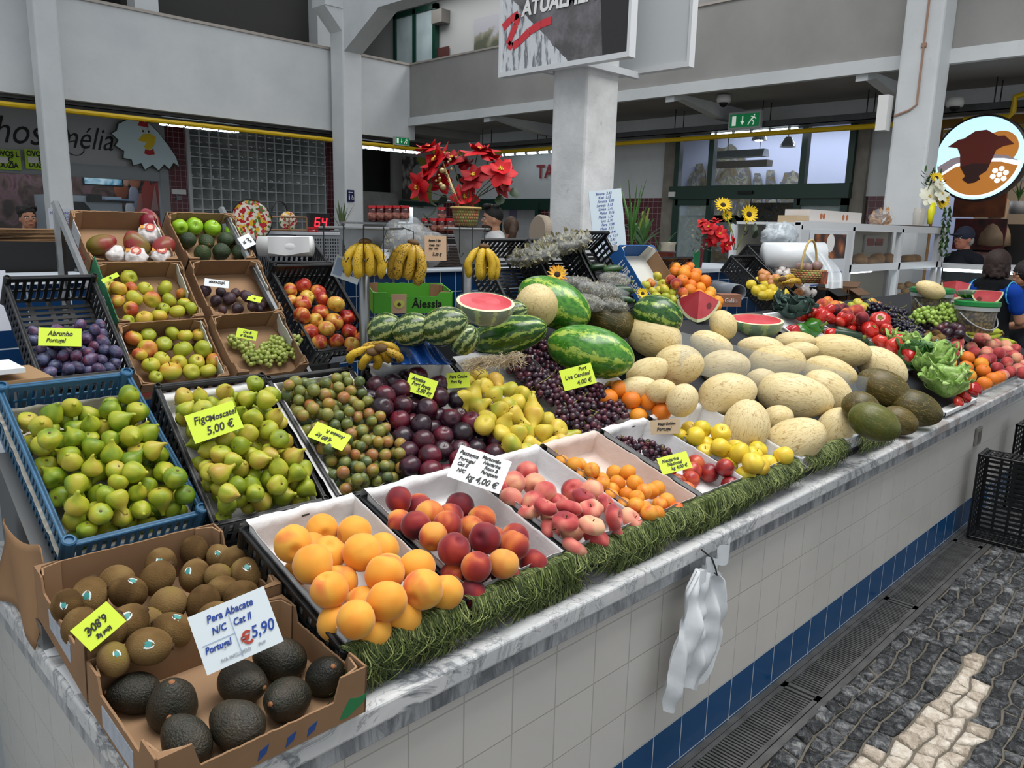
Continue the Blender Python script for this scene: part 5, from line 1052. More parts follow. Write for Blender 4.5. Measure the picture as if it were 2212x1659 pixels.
# ---- sloping rack of cartons at the back left
rk = thing('sloping_rack', 'sloping steel rack carrying six fruit cartons', 'rack', (0, 0, 0))
for x in (.862, 1.47):
    mb = MB(); mb.tube([(x, 2.36, .95), (x, 3.14, 1.66)], .014, 6); mb.tube([(x, 2.40, 0), (x, 2.40, .99)], .016, 6); mb.tube([(x, 3.12, 0), (x, 3.12, 1.64)], .016, 6); mb.build('upright', steel, rk)
mb = MB()
for y, z in ((2.40, .93), (2.68, 1.18), (2.95, 1.43)): mb.box((.86, y, z), (1.5, y+.03, z+.01))
mb.build('cross_rail', steel, rk)
TL = -.002
FS = {'mango': (frame(.888, 2.885, 1.475, -2, 38), .287, .265), 'green': (frame(1.225, 2.90, 1.475, 0, 42), .265, .25), 'quince': (frame(.888, 2.69, 1.285, -1, 46), .287, .255), 'passion': (frame(1.215, 2.70, 1.285, 0, 46), .275, .255), 'sweetl': (frame(.883, 2.496, 1.105, 0, 45), .287, .25), 'sweetr': (frame(1.188, 2.47, 1.115, 2, 45), .275, .25)}
LB = {'mango': 'top left brown carton of wrapped mangoes on the rack', 'green': 'top right carton of green apples and avocados on the rack', 'quince': 'middle left carton of mixed apples on the rack', 'passion': 'middle right carton of passion fruit on the rack', 'sweetl': 'bottom left carton of small apples on the rack', 'sweetr': 'bottom right carton of white grapes on the rack'}
sg = PM('carton_green', '1f6b45', .7)
red_p = PM('print_red', 'a33a2c', .6)
CT = {}
for i, (k, (F, w, l)) in enumerate(FS.items()):
    CT[k] = carton('fruit_carton', LB[k], F, w, l, .085, low=(.035, .012, .0), corner=.04, seed=10+i, m_out=None, flap=[(1, l*.45, l*.95, 10)] if k != 'sweetl' else [(1, l*.5, l*.95, 10), (1, l*.05, l*.35, 8)], tk=.004)
for k in ('sweetl', 'sweetr'):
    text('Sweet', .036, red_p, CT[k], T(.16, -.0006, -.062) @ Matrix(((1, 0, 0, 0), (0, 0, -1, 0), (0, 1, 0, 0), (0, 0, 0, 1))), .1, bold=.001); mb = MB(); mb.prism([(.03+.028*math.cos(a/12*2*PI)*1.4, .02+.013*math.sin(a/12*2*PI)) for a in range(12)], .0006, fw @ T(0, 0, 0) @ T(0, .005, 0)); mb.M = None; o = mb.build('printed_swoosh', red_p, CT[k], mw=T(0, 0, .02))
text('Sweet', .04, red_p, CT['sweetl'], T(-.0006, .11, -.05) @ rotz(-PI/2) @ Matrix(((1, 0, 0, 0), (0, 0, -1, 0), (0, 1, 0, 0), (0, 0, 0, 1))), .1)
text('sweet', .045, red_p, CT['mango'], T(-.0006, .11, -.05) @ rotz(-PI/2) @ Matrix(((1, 0, 0, 0), (0, 0, -1, 0), (0, 1, 0, 0), (0, 0, 0, 1))), .1)
for k in ('mango', 'sweetl'): MB().box((-.0014, .13, -.06), (.0002, .22, -.005)).build('side_label', PM('side_label_white', 'b9bdc2', .6), CT[k])
o = MB().box((-.003, -.012, -.086), (-.0004, .262, .02)).box((-.003, -.006, -.088), (.29, -.0012, -.064)).build('green_sleeve', sg, CT['quince']); text('FRUTAS', .026, white, CT['quince'], T(-.0035, .08, -.03) @ rotz(-PI/2) @ Matrix(((1, 0, 0, 0), (0, 0, -1, 0), (0, 1, 0, 0), (0, 0, 0, 1))))
MB().box((-.001, -.006, -.087), (.276, -.0012, -.066)).build('green_edge', sg, CT['passion'])
mb = MB()
for k, y in (('mango', 0),): mb.lathe([(.009, 0), (.009, .0006)], 12, T(.2, .2, -.0808))
F, w, l = FS['mango']
h = hp(F, -.078)
mgs = picked(F, 'mango', [(605, 300), (895, 165), (810, 300), (980, 310)], .041, 51, .6, K4, .06, -.078)
for o, lb in zip(mgs, ('red and green mango lying at the left of the top carton', 'dark red mango standing behind in the top left carton', 'bright red mango in the middle of the top carton', 'green-brown mango at the right of the top carton')): tag(o, lb, 'mango', 'mangoes in the top left carton')
wrp = PM('tissue_wrap', 'd9d5d3', .7, .3, bump=.6, bs=90); 
for i, (x, y, s) in enumerate(((685, 350, .9), (812, 372, 1.05), (965, 365, 1), (895, 235, 1.15))):
    X, Y_ = K4(x, y); P = h.rest(X, Y_, .034*s, .55); t = thing('wrapped_mango', ('white tissue-wrapped mango at the left of the top carton', 'tissue-wrapped mango with round red sticker, middle front', 'tissue-wrapped mango with sticker, front right of top carton', 'tissue-wrapped mango with big sticker below the dark mango')[i], 'mango', mw=T(P) @ rotz(math.radians(-25)) @ rotx(math.radians(52)), group='tissue-wrapped mangoes')
    gen(sph(.036*s, .7), 22, 14, (7, .05), 0, .22, 2.4, i+3).build('wrapping', wrp, t)
    if i:
        mb = MB(); mb.lathe([(.017, 0), (.0172, .0012), (.0165, .0018)], 20, T(.004, .006, .0265*s)); mb.build('round_sticker', PM('sticker_red', 'b5443c', .4), t); mb = MB(); mb.lathe([(.010, .0020), (.010, .0026)], 16, T(.004, .006, .0265*s)); mb.build('sticker_centre', PM('sticker_cream', 'd8b8a0', .4), t)
    mb = MB(); mb.box((-.03, .004, .0215*s), (-.012, .018, .0235*s)); mb.build('small_label', PM('label_orange', 'c98a2c', .5), t)
F, w, l = FS['green']; h = hp(F, -.078)
run(F, 'greenapple', [(1075, 195), (1160, 190), (1270, 200), (1390, 225)], .0325, 52, K4, 'shiny green apple', 'in the top right carton', 40, 'green apples in the top right carton', 'apple', z=-.078, up=.5)
run(F, 'avocado_s', [(1120, 275), (1235, 285), (1345, 275)], .030, 53, K4, 'dark green avocado', 'behind, under the green apples', 40, 'avocados in the top right carton', 'avocado', z=-.078)
run(F, 'avocado_g', [(1210, 350), (1320, 345), (1435, 345)], .031, 54, K4, 'dark green avocado', 'in front, in the top right carton', 40, 'avocados in the top right carton', 'avocado', z=-.078)
run(FS['quince'][0], 'russet', [(770, 500, 1.1), (710, 565), (650, 555), (790, 565, .8), (860, 565, .9), (985, 560, 1.1), (1085, 590, .8), (800, 625, 1.1), (905, 625), (1010, 630, .9), (705, 640, .9), (1100, 655, .9), (1140, 680, .9), (975, 685, .9), (780, 690, .9), (1060, 700), (850, 740), (950, 725), (780, 740, .8)], .0275, 55, K4, 'green and red apple', 'of the middle left carton', 28, 'apples in the middle left carton', 'apple', -.075)
run(FS['passion'][0], 'passion', [(1225, 575), (1320, 585, .9), (1290, 635), (1370, 620, 1.15), (1410, 590, .9), (1485, 625), (1500, 650), (1590, 640), (1420, 680), (1565, 665, .8), (1330, 690, .8), (1545, 685, .7), (1460, 600, .8)], .0205, 56, K4, 'dark passion fruit', 'of the middle right carton', 22, 'passion fruit in the middle right carton', 'passion fruit', -.075)
run(FS['sweetl'][0], 'russet', [(800, 860), (885, 840, .9), (1030, 830), (1105, 845, .9), (1190, 840), (880, 925, 1.1), (980, 895), (1090, 925, 1.15), (1215, 925, 1.1), (965, 985), (1070, 1005), (1175, 1000), (1275, 995), (900, 1020), (835, 955, .9), (1015, 1055, 1.25), (1140, 1060), (1240, 1055), (930, 1090, .8)], .0275, 57, K4, 'small mottled apple', 'of the bottom left carton', 28, 'apples in the bottom left carton', 'apple', -.07)
F, w, l = FS['sweetr']; h = hp(F, -.075)
for i, (x, y, q) in enumerate(((1400, 880, .8), (1480, 915, 1), (1590, 925, 1.1), (1660, 890, 1), (1760, 880, 1), (1740, 935, 1), (1500, 975, 1), (1590, 985, 1), (1670, 960, 1.1))):
    X, Y_ = K4(x, y); P = h.rest(X, Y_, .02, .6); bunch(P, (.034*q, .030*q, .022), ggrn, .0088, 40, 70+i, f'white grape bunch, {ORD[i]} from left in the bottom right carton', 'white grapes in the bottom right carton', F.to_3x3().to_4x4() @ rotz(i*1.7), 'grape_bunch')
# ---- black crate of red-yellow apples and crate of prune plums
FAP = frame(1.562, 2.60, 1.135, 2, 44)
crate('fruit_crate', 'tilted black crate of red and yellow apples right of the rack', FAP, .285, .42, .10, blackp, None, .004, .03, 2, (11, 15))
run(FAP, 'gala', [(1735, 575), (1810, 545), (1900, 585), (1835, 615, .9), (1740, 650), (1805, 655, 1.1), (1925, 625), (2005, 655, 1.1), (1915, 705), (1805, 720), (1890, 755, .9), (1995, 760, 1.1), (2070, 735), (1870, 820, 1.1), (2085, 820), (1960, 825), (2000, 855), (2080, 890), (2160, 870), (1905, 885)], .0335, 58, K4, 'red and yellow apple', 'of the tilted black crate', 34, 'apples in the tilted black crate', 'apple', -.075)
o = MB().box((.1, -.002, -.09), (.17, -.0005, -.05)).build('crate_label', lbm, [q for q in bpy.data.objects if q.name.startswith('fruit_crate') and q.get('label', '').startswith('tilted black crate of red')][0])
FPR = frame(.593, 2.44, 1.165, 0, 42)
crate('fruit_crate', 'tilted black crate half full of bluish prune plums', FPR, .25, .385, .09, blackp, None, .004, .02, 2, (11, 15))
o = poured(FPR, 'prune', .01, .24, .01, .215, .0165, 66, lambda x, y: -.06, 59, 1.0, 30); label_rows(o, 'bluish prune plum', 'of the prune crate', 20, 'prune plum', 'prune plums in the tilted crate')
cst = thing('crate_stand', 'steel stand behind the rack holding the tilted apple crate', 'stand', (0, 0, 0)); mb = MB()
for x, y, z in ((1.57, 2.68, 1.10), (1.83, 2.68, 1.10), (1.57, 2.92, 1.33), (1.83, 2.92, 1.33)): mb.box((x-.012, y-.012, .0 if y > 2.9 else .74), (x+.012, y+.012, z))
mb.build('legs', steel, cst); MB().box((1.5, 3.12, 0), (2.0, 3.32, 1.36)).build('back_box', PM('dark', '1b1b1c'), cst)
# ---- price cards
def py(P): return -math.degrees(math.atan2(P[0], P[1]))
def cardat(x, y, F, z, w, h, lines, label, roll=0, tilt=55, dy=0, m=None, im=None, curl=0, lift=.0):
    P = Heap([floor_plane(F, z+.018)]).rest(x, y, .012); return price(P, w, h, lines, label, py(P)+dy, tilt, roll, m, im, curl=curl, off=lift)
cardat(463, 911, FG, .055, .122, .08, [('Figo', .36, -.22, .2, 0), ('Moscatel', .28, .2, .14, 0), ('5,00 €', .38, .06, -.24, 0)], 'lime card reading Figo Moscatel 5,00 € among the black-crate figs', 17)
cardat(130, 728, FPR, .012, .108, .056, [('Abrunho', .36, 0, .18, 0), ('Portugal', .3, -.1, -.2, 0)], 'lime card reading Abrunho in the prune crate', -5, 60)
cardat(712, 942, FGG, .02, .105, .056, [('4,80 kg', .34, -.1, -.2, 180), ('Ameixa R.', .28, .1, .2, 180)], 'lime card lying upside down on the greengages', -30, 40)
cardat(533, 722, FS['sweetr'][0], .01, .068, .036, [('Uva B', .38, 0, .2, 0), ('s/ Grainha', .34, .02, -.2, 0)], 'lime card reading Uva B over the white grapes', -14, 60)
cardat(238, 600, FS['quince'][0], .03, .055, .016, [('kg', .5, 0, 0, 0)], 'small curled lime card at the back of the middle left carton', 28, 60)
cardat(910, 833, FP, .03, .092, .06, [('Ameixa', .28, -.15, .26, 0), ('Port Preta', .28, 0, 0, 0), ('3,80 kg', .32, .15, -.27, 0)], 'lime card reading Ameixa Preta 3,80 on the dark plums', -19, 60)
cardat(990, 821, FPE, .02, .075, .05, [('Pera Coche', .28, 0, .22, 0), ('Port Kg', .26, -.1, -.1, 0)], 'lime card reading Pera Coche at the back of the pears', 4, 75)
cardat(1248, 814, FGR, .06, .115, .078, [('Port', .24, .2, .33, 0), ('Uva Cardinal', .26, 0, .06, 0), ('4,00 €', .3, .15, -.28, 0)], 'lime card reading Uva Cardinal 4,00 € on the red grapes', 18, 60)
cardat(1457, 1000, FR['gn'], .012, .095, .06, [('Nectarina', .26, -.1, .22, 0), ('Nacional', .26, 0, -.02, 0), ('kg 4,00 €', .26, .1, -.28, 0)], 'lime card reading Nectarina 4,00 € beside the dark small grapes', 22, 45)
cardat(1036, 1013, FR['fl'], .06, .142, .098, [('Pessegos', .17, -.28, .3, 0), ('Portugal', .15, -.28, .12, 0), ('Cat II', .15, -.32, -.04, 0), ('N/C', .15, -.3, -.22, 0), ('Maracotão', .14, .14, .36, 0), ('Nectarina', .14, .18, .22, 0), ('Roxo &', .14, .2, .08, 0), ('Paraguaio', .14, .2, -.06, 0), ('kg 4,00 €', .26, .12, -.32, 0)], 'white card of peach prices reading kg 4,00 € between crates', -20, 45, m=wcard)
cardat(510, 1360, FA, .02, .135, .105, [('Pera Abacate', .17, 0, .33, 0), ('N/C   Cat II', .16, -.03, .12, 0), ('Portugal', .15, -.27, -.14, 0), ('5,90', .27, .3, -.16, 0)], 'laminated white card reading Pera Abacate 5,90 on the avocado carton', 16, 60, m=PM('laminated_card', 'cfd8dc', .15, .5), im=inkb)
pc = [o for o in bpy.data.objects if o.get('label', '').startswith('laminated')][0]
text('€', .03, PM('print_red', 'a33a2c'), pc, T(.012, -.022, .0015), bold=.001); text('IVA INCLUIDO      PVP', .008, PM('grey_print', '8f979e'), pc, T(0, -.04, .0015)); MB().box((-.06, -.005, .001), (-.004, -.004, .0014)).box((-.004, -.047, .001), (-.003, .03, .0014)).build('form_lines', PM('form_blue', '8fa3c0'), pc)
o = cardat(213, 1352, FK, .012, .07, .05, [('6,80€', .4, 0, .1, 180), ('kiwi kg', .22, 0, -.3, 180)], 'lime card upside down reading 6,80€ among the kiwis', 34, 50)
cardat(533, 521, FS['green'][0], -.02, .055, .05, [('Pero', .3, 0, .2, 20), ('kg', .3, 0, -.2, 20)], 'white handwritten slip at the right of the top right carton', -60, 60, m=wcard)
cardat(468, 612, FS['passion'][0], -.04, .085, .03, [('MARACUJÁ', .42, 0, .1, 0)], 'white slip reading MARACUJÁ behind the passion fruit', -8, 60, m=wcard)
cardat(550, 645, FS['passion'][0], -.03, .05, .03, [('kg', .3, 0, 0, 0)], 'plain lime slip behind the passion fruit', -20, 40)
cardat(1437, 922, FR['ya'], .0, .1, .05, [('Maçã Golden', .26, .05, .2, 0), ('Portugal', .34, -.05, -.15, 0)], 'beige card reading Portugal at the back of the yellow apples', 8, 70, m=PM('beige_card', 'b59f80', .6))
# ================================================================== melons, watermelons and the far end of the counter
def base(x, y, r=0.0, k=.5): 
    d = ray(x, y); s = (.76+r-1.16*k-1.62)/(d[2]-k*d[1]); return Vector(CAM+d*s), s
bd = thing('display_riser', 'dark sloping riser boards under the melons and the far produce', 'riser', (0, 0, .74))
mb = MB(); mb.prism([(1.17, 0), (2.06, 0), (2.06, .455), (1.17, .01)], 4.0, T(2.66, 0, 0) @ Matrix(((0, 0, 1, 0), (1, 0, 0, 0), (0, 1, 0, 0), (0, 0, 0, 1)))); mb.build('board', PM('dark_cloth', '24262a', .8), bd)
mb = MB(); mb.prism([(2.06, 0), (2.3, 0), (2.3, .48), (2.06, .40)], .75, T(1.90, 0, 0) @ Matrix(((0, 0, 1, 0), (1, 0, 0, 0), (0, 1, 0, 0), (0, 0, 0, 1)))); mb.build('board', PM('dark_cloth', '24262a', .8), bd)
def melon_mat(nm, c1, c2, line, lw=.05, lf=.75, blot='b58a4a', rough=.5, zs=.17):
    t = NT(nm); o = t.obj(); r = t.rnd(); w = t.math('MULTIPLY', r, 31.)
    v = t.mapv(o, (1, 1, zs)); nd = t.noise(v, 2.2, 3, .6, 0, w); vv = t.n('VectorMath', v, None, operation='ADD'); 
    sc = t.n('VectorMath', operation='SCALE'); t.set(sc.inputs[0], t.n('CombineXYZ', nd, t.noise(v, 3.1, 3, .6, 0, t.math('ADD', w, 9.)), nd)); sc.inputs['Scale'].default_value = .55
    t.set(vv.inputs[0], v); t.set(vv.inputs[1], sc.outputs[0]); e = t.voro(vv.outputs[0], 7.5, 'DISTANCE_TO_EDGE')
    ln = t.math('MULTIPLY', t.ramp(e, [(0, 1.), (lw, 0.)]), t.ramp(t.noise(o, 3.5, 4, .6, 0, w), [(.36, .15), (.6, lf)]))
    base_ = t.mix(t.ramp(t.math('ADD', t.noise(o, 1.3, 3, .5, 0, w), t.math('MULTIPLY', t.math('SUBTRACT', r, .5), .3)), [(.35, 0.), (.65, 1.)]), c8(c1), c8(c2))
    bl = t.ramp(t.noise(o, 2.6, 6, .7, .3, t.math('ADD', w, 4.)), [(.66, 0.), (.71, .8)]); base_ = t.mix(bl, base_, c8(blot))
    t.bump(ln, .25, .02); return t.fin(t.mix(ln, base_, c8(line)), rough, .4)
M['melon'] = melon_mat('cream_melon_skin', 'd3be88', 'ddcb9c', 'a07c46', .06, .95, 'b8843f')
M['sapo'] = melon_mat('frog_skin_melon', '3d3a1c', '56491f', '9a8248', .05, .8, '8a6a28', .4, .09)
M['sapog'] = melon_mat('green_frog_skin_melon', '45501c', '55561f', '8f8a4a', .04, .6, '6a6a2a', .4, .09)
def wm_mat(nm, dk, md, lt, n=10, wd=.3, edge=.5):
    t = NT(nm); o = t.obj(); r = t.rnd(); w = t.math('MULTIPLY', r, 17.); s = t.n('SeparateXYZ', o)
    a = t.math('MULTIPLY', t.math('ARCTAN2', s.outputs[1], s.outputs[0]), n/(2*PI)); nz = t.noise(o, 6, 7, .8, 0, w); n2 = t.noise(o, 1.6, 2, .5, 0, w)
    f = t.math('FRACT', t.math('ADD', a, t.math('MULTIPLY', t.math('SUBTRACT', n2, .5), .6))); d = t.math('ABSOLUTE', t.math('SUBTRACT', f, .5))
    g = t.math('ADD', d, t.math('MULTIPLY', t.math('SUBTRACT', nz, .5), edge)); k = t.ramp(g, [(wd*.35, 1.), (wd*.75, 0.)])
    dark = t.mix(t.ramp(t.noise(o, 7, 4, .6, 0, w), [(.4, 0.), (.6, 1.)]), c8(dk), c8(md)); return t.fin(t.mix(k, dark, c8(lt)), .22, .5)
M['wm'] = wm_mat('watermelon_rind', '1d4017', '2c5a20', '8fa648', 9, .20, 2.0); M['wm2'] = wm_mat('pale_striped_rind', '20391a', '2c4a20', '9aa66a', 10, .34, 2.2); M['wm3'] = wm_mat('light_watermelon_rind', '2f6a1e', '4f8a2c', '9fb84a', 7, .20, 2.0)
_ms = {}
def oblong(key, egg=.0, na=.02, db=.06, pw=1):
    if key not in _ms: _ms[key] = gen(sph(1, 1, 0, 0, .2, egg), 40, 30, (10 if 'sapo' in key else 4, .008), 0, na, 1.4, len(_ms)).mesh(key)
    return _ms[key]
bigs = []
def big(nm, mat, lst, label, group, cat, h, rowpx=44, where='', k=.5, parts=True, fixed=None):
    out = []
    for i, (x, y, a, b, ang, *q) in enumerate(sorted(lst, key=lambda p: p[1])):
        m_ = q[0] if q else mat; me = oblong(nm+'_'+str(i % 3)+m_, .06*(i % 3)); 
        if not me.materials: me.materials.append(M[m_])
        rad = .075
        for _ in range(6):
            d = ray(x, y); P, s = base(x, y, rad, k); rad = b*s/FPX
            for Q, r2 in h:
                sR = (rad*1.12+r2)*.9; oc = CAM-np.array(Q); D = np.array(d)/np.linalg.norm(d); bb = oc@D; kk = bb*bb-(oc@oc-sR*sR)
                if kk > 0:
                    t_ = (-bb-math.sqrt(kk))/np.linalg.norm(d)
                    if 0 < t_ < s: s = max(t_, s-.22)
            rad = b*s/FPX
        P = Vector(CAM+np.array(d)*s); h.append((P[:], rad*1.12)); A = a*s/FPX
        if ang is None: ax = Vector(-CF*.9+CU*.35+CR*.1); A = rad*1.15
        else: an = math.radians(ang); ax = Vector(CR*math.cos(an)+CU*math.sin(an)-CF*.25)
        Q = ax.normalized().to_track_quat('Z', 'Y').to_matrix().to_4x4() @ rotz(i*1.3)
        o = bpy.data.objects.new(nm, me); COL.objects.link(o); o.matrix_world = T(P) @ Q @ Matrix.Diagonal((rad, rad, A, 1)); out.append(o)
        if parts: c = link('blossom_scar', MB().lathe([(.06, 1.0-.06), (.05, 1.003), (.02, 1.008)], 10).mesh('blossom_scar', PM('melon_scar', '8a7040')) if 'scar' not in _ms else _ms['scar'], None, o); _ms['scar'] = c.data
    if label: label_rows(out, label, where, rowpx, cat, group)
    return out
H1 = []
melons = big('cream_melon', 'melon', [(1413, 727, 62, 46, -22), (1466, 789, 54, 45, 10), (1398, 805, 48, 32, 25), (1378, 840, 46, 27, 5), (1567, 792, 53, 37, 5), (1571, 852, 63, 47, 14), (1678, 782, 60, 37, 0), (1537, 745, 48, 28, -20), (1643, 752, 50, 26, -5), (1717, 738, 44, 22, 0), (1727, 760, 40, 22, 5), (1812, 760, 67, 38, -6), (1793, 805, 57, 34, -15), (1904, 792, 58, 38, -35), (1718, 856, 81, 48, -12), (1786, 845, 56, 42, -28), (1613, 915, 54, 50, 85), (1718, 953, 68, 50, 28), (1803, 926, 50, 38, 65), (1862, 921, 40, 33, -20), (1474, 865, 38, 33, 60), (1645, 822, 34, 26, 0), (1428, 845, 34, 26, 10), (1680, 905, 34, 30, 20)], 'cream melon with netted skin', 'cream melons in the heap', 'melon', H1, 46, 'of the melon heap')
sapo = big('dark_melon', 'sapo', [(1907, 838, 58, 39, -26), (1980, 883, 54, 38, -22), (1942, 908, 40, 29, -28), (1889, 912, 56, 39, -28, 'sapog'), (1860, 880, 40, 34, -20)], 'dark ridged green-brown melon', 'dark melons right of the cream ones', 'melon', H1, 30, 'right of the cream melons')
wms = big('watermelon', 'wm', [(1197, 655, 86, 52, -28, 'wm3')], None, None, None, H1, parts=False); tag(wms[0], 'huge green watermelon behind the round cream melon', 'watermelon')
o = big('dark_melon', 'sapo', [(1315, 691, 60, 38, -24)], None, None, None, H1); tag(o[0], 'dark brown melon with orange patch beside the big watermelon', 'melon')
o = big('watermelon', 'wm', [(1420, 682, 55, 44, -20, 'wm')], None, None, None, H1, parts=False); tag(o[0], 'dark watermelon behind the cream melons, under the blue carton', 'watermelon')
o = big('cream_melon', 'melon', [(1159, 662, 47, 47, None)], None, None, None, H1, parts=False); tag(o[0], 'round cream melon resting end-on between the watermelons', 'melon')
o = big('watermelon', 'wm', [(1275, 760, 97, 56, -14, 'wm3')], None, None, None, H1, parts=False); tag(o[0], 'large long watermelon lying behind the red grapes', 'watermelon')
o = big('watermelon', 'wm', [(832, 712, 40, 36, 20, 'wm2')], None, None, None, H1, parts=False); tag(o[0], 'dark watermelon nearest the steel post in the back', 'watermelon')
o = big('watermelon', 'wm', [(890, 712, 44, 36, 15, 'wm2')], None, None, None, H1, parts=False); tag(o[0], 'striped watermelon under the green avocado carton', 'watermelon')
o = big('watermelon', 'wm', [(1112, 676, 30, 28, 15, 'wm2')], None, None, None, H1, parts=False); tag(o[0], 'watermelon mostly hidden behind the cut half', 'watermelon')
o = big('watermelon', 'wm', [(960, 705, 54, 42, 15, 'wm2')], None, None, None, H1, parts=False); tag(o[0], 'pale-striped watermelon behind the blue plastic sheet', 'watermelon')
o = big('watermelon', 'wm', [(1004, 734, 36, 30, 50, 'wm2')], None, None, None, H1, parts=False); tag(o[0], 'small striped watermelon below the cut half', 'watermelon')
o = big('watermelon', 'wm', [(1098, 724, 86, 41, 12, 'wm')], None, None, None, H1, parts=False); tag(o[0], 'long watermelon lying just behind the pears', 'watermelon')
o = big('cream_melon', 'melon', [(1562, 702, 34, 28, -60)], None, None, None, H1, parts=False); tag(o[0], 'tan melon standing behind the cut watermelon pieces', 'melon')
# cut watermelons
fl = NT('watermelon_flesh'); a = fl.noise(fl.obj(), 5, 4, .6, .5); fc = fl.ramp(a, [(.3, c8('b8323a')), (.6, c8('cf5058')), (.8, c8('dd7a78'))]); sd = fl.ramp(fl.voro(fl.obj(), 7), [(.10, .8), (.14, 0.)]); fc = fl.mix(fl.math('MULTIPLY', sd, fl.ramp(fl.noise(fl.obj(), 2, 2), [(.5, 0.), (.55, 1.)])), fc, c8('4a2018')); M['flesh'] = fl.fin(fc, .25, .5)
pith = PM('pith', 'd8dcae', .4); film = PM('cling_film', 'ffffff', .1, .8, alpha=.18, bump=1, bs=40)
def cut_disc(mb_, pts_of, n, layers):
    pass
def half_melon(nm, label, P, R, A, Q, mat, depth=1.0):
    """lower half of an oblong melon with its flat cut upward: outer rind, pith ring and flesh"""
    t = thing(nm, label, 'watermelon', mw=T(P) @ Q); n = 40
    mb = MB(); mb.smooth = True; rows = 14; vs = []
    for i in range(rows+1):
        ph = PI/2*i/rows
        for j in range(n): a_ = 2*PI*j/n; vs.append((A*math.cos(ph)*math.cos(a_), R*math.cos(ph)*math.sin(a_), -R*depth*math.sin(ph)))
    mb.add(vs, [(i*n+(j+1) % n, i*n+j, (i+1)*n+j, (i+1)*n+(j+1) % n) for i in range(rows) for j in range(n)]); rd = mb.mesh('rind', M[mat]); link('rind', rd, None, t)
    rg = lambda k0, k1, z0, z1: ([(A*k*math.cos(2*PI*j/n), R*k*math.sin(2*PI*j/n), z) for k, z in ((k0, z0), (k1, z1)) for j in range(n)], [(j, (j+1) % n, n+(j+1) % n, n+j) for j in range(n)])
    mb = MB(); mb.add(*rg(1.0, .90, 0, .002)); mb.build('pith_ring', pith, t)
    mb = MB(); vs, fs = rg(.90, .5, .002, .004); vs.append((0, 0, .001)); fs += [(n+j, n+(j+1) % n, 2*n) for j in range(n)]; mb.add(vs, fs); mb.build('flesh', M['flesh'], t)
    mb = MB(); mb.smooth = True; vs = []
    for i in range(rows+3):
        ph = -.25+PI/2*i/rows
        for j in range(n): a_ = 2*PI*j/n; k = 1.03+.025*math.sin(a_*9+i); vs.append((A*k*math.cos(ph)*math.cos(a_), R*k*math.cos(ph)*math.sin(a_), -R*depth*1.03*math.sin(ph)))
    mb.add(vs, [(i*n+(j+1) % n, i*n+j, (i+1)*n+j, (i+1)*n+(j+1) % n) for i in range(2, 9) for j in range(n)]); mb.build('cling_film', film, t); return t
def wedge(label, P, R, Q, A=90, mat='wm', p0=40, p1=150, cat='watermelon', nm='watermelon_wedge', fm=None, gm=None, sz=1):
    t = thing(nm, label, cat, mw=T(P) @ Q); n, m_ = 16, 20; rad = math.radians
    pt = lambda u, p, k=1: (R*k*math.sin(rad(p))*math.cos(rad(u)), R*k*math.sin(rad(p))*math.sin(rad(u)), -R*k*sz*math.cos(rad(p)) if False else R*k*sz*math.cos(rad(p)))
    mb = MB(); mb.smooth = True; mb.grid(lambda u, v: pt(u*A, p0+v*(p1-p0)), n, m_); mb.build('rind', M[mat] if isinstance(mat, str) else mat, t)
    for side in range(4):
        f = {0: lambda s: (0, p0+s*(p1-p0)), 1: lambda s: (A, p0+s*(p1-p0)), 2: lambda s: (s*A, p0), 3: lambda s: (s*A, p1)}[side]
        mb = MB(); mb.grid(lambda u, v: pt(*f(u), .90*v), m_, 8); mb.build('flesh', fm or M['flesh'], t)
        mb = MB(); mb.grid(lambda u, v: pt(*f(u), .90+.1*v), m_, 2); mb.build('pith_ring', gm or pith, t)
    return t
up = Vector((0, 0, 1))
def face(nx, up_=Vector((0, 0, 1))): 
    z = Vector(nx).normalized(); x = Vector(CR); x = (x-z*x.dot(z)).normalized(); y = z.cross(x); return Matrix((x, y, z)).transposed().to_4x4()
P = Vector(CAM)+Vector(ray(1049, 652))*2.62
half_melon('watermelon_half', 'cut watermelon half in cling film on the striped watermelons', P, .085, .098, face((-.16, -.25, 1)) @ rotz(-.12), 'wm', 1.0)
P = Vector(CAM)+Vector(ray(1634, 690))*3.95
half_melon('watermelon_half', 'cut watermelon half in film beside the kale leaves', P, .10, .135, face((-.12, -.12, 1)) @ rotz(-.1), 'wm3', 1.0)
P = Vector(CAM)+Vector(ray(1620, 676))*3.99
P = Vector(CAM)+Vector(ray(1511, 627))*3.75
wedge('red watermelon wedge with two cut faces behind the melons', P, .155, rotz(math.radians(-16)), 96, 'wm', 112, 180)
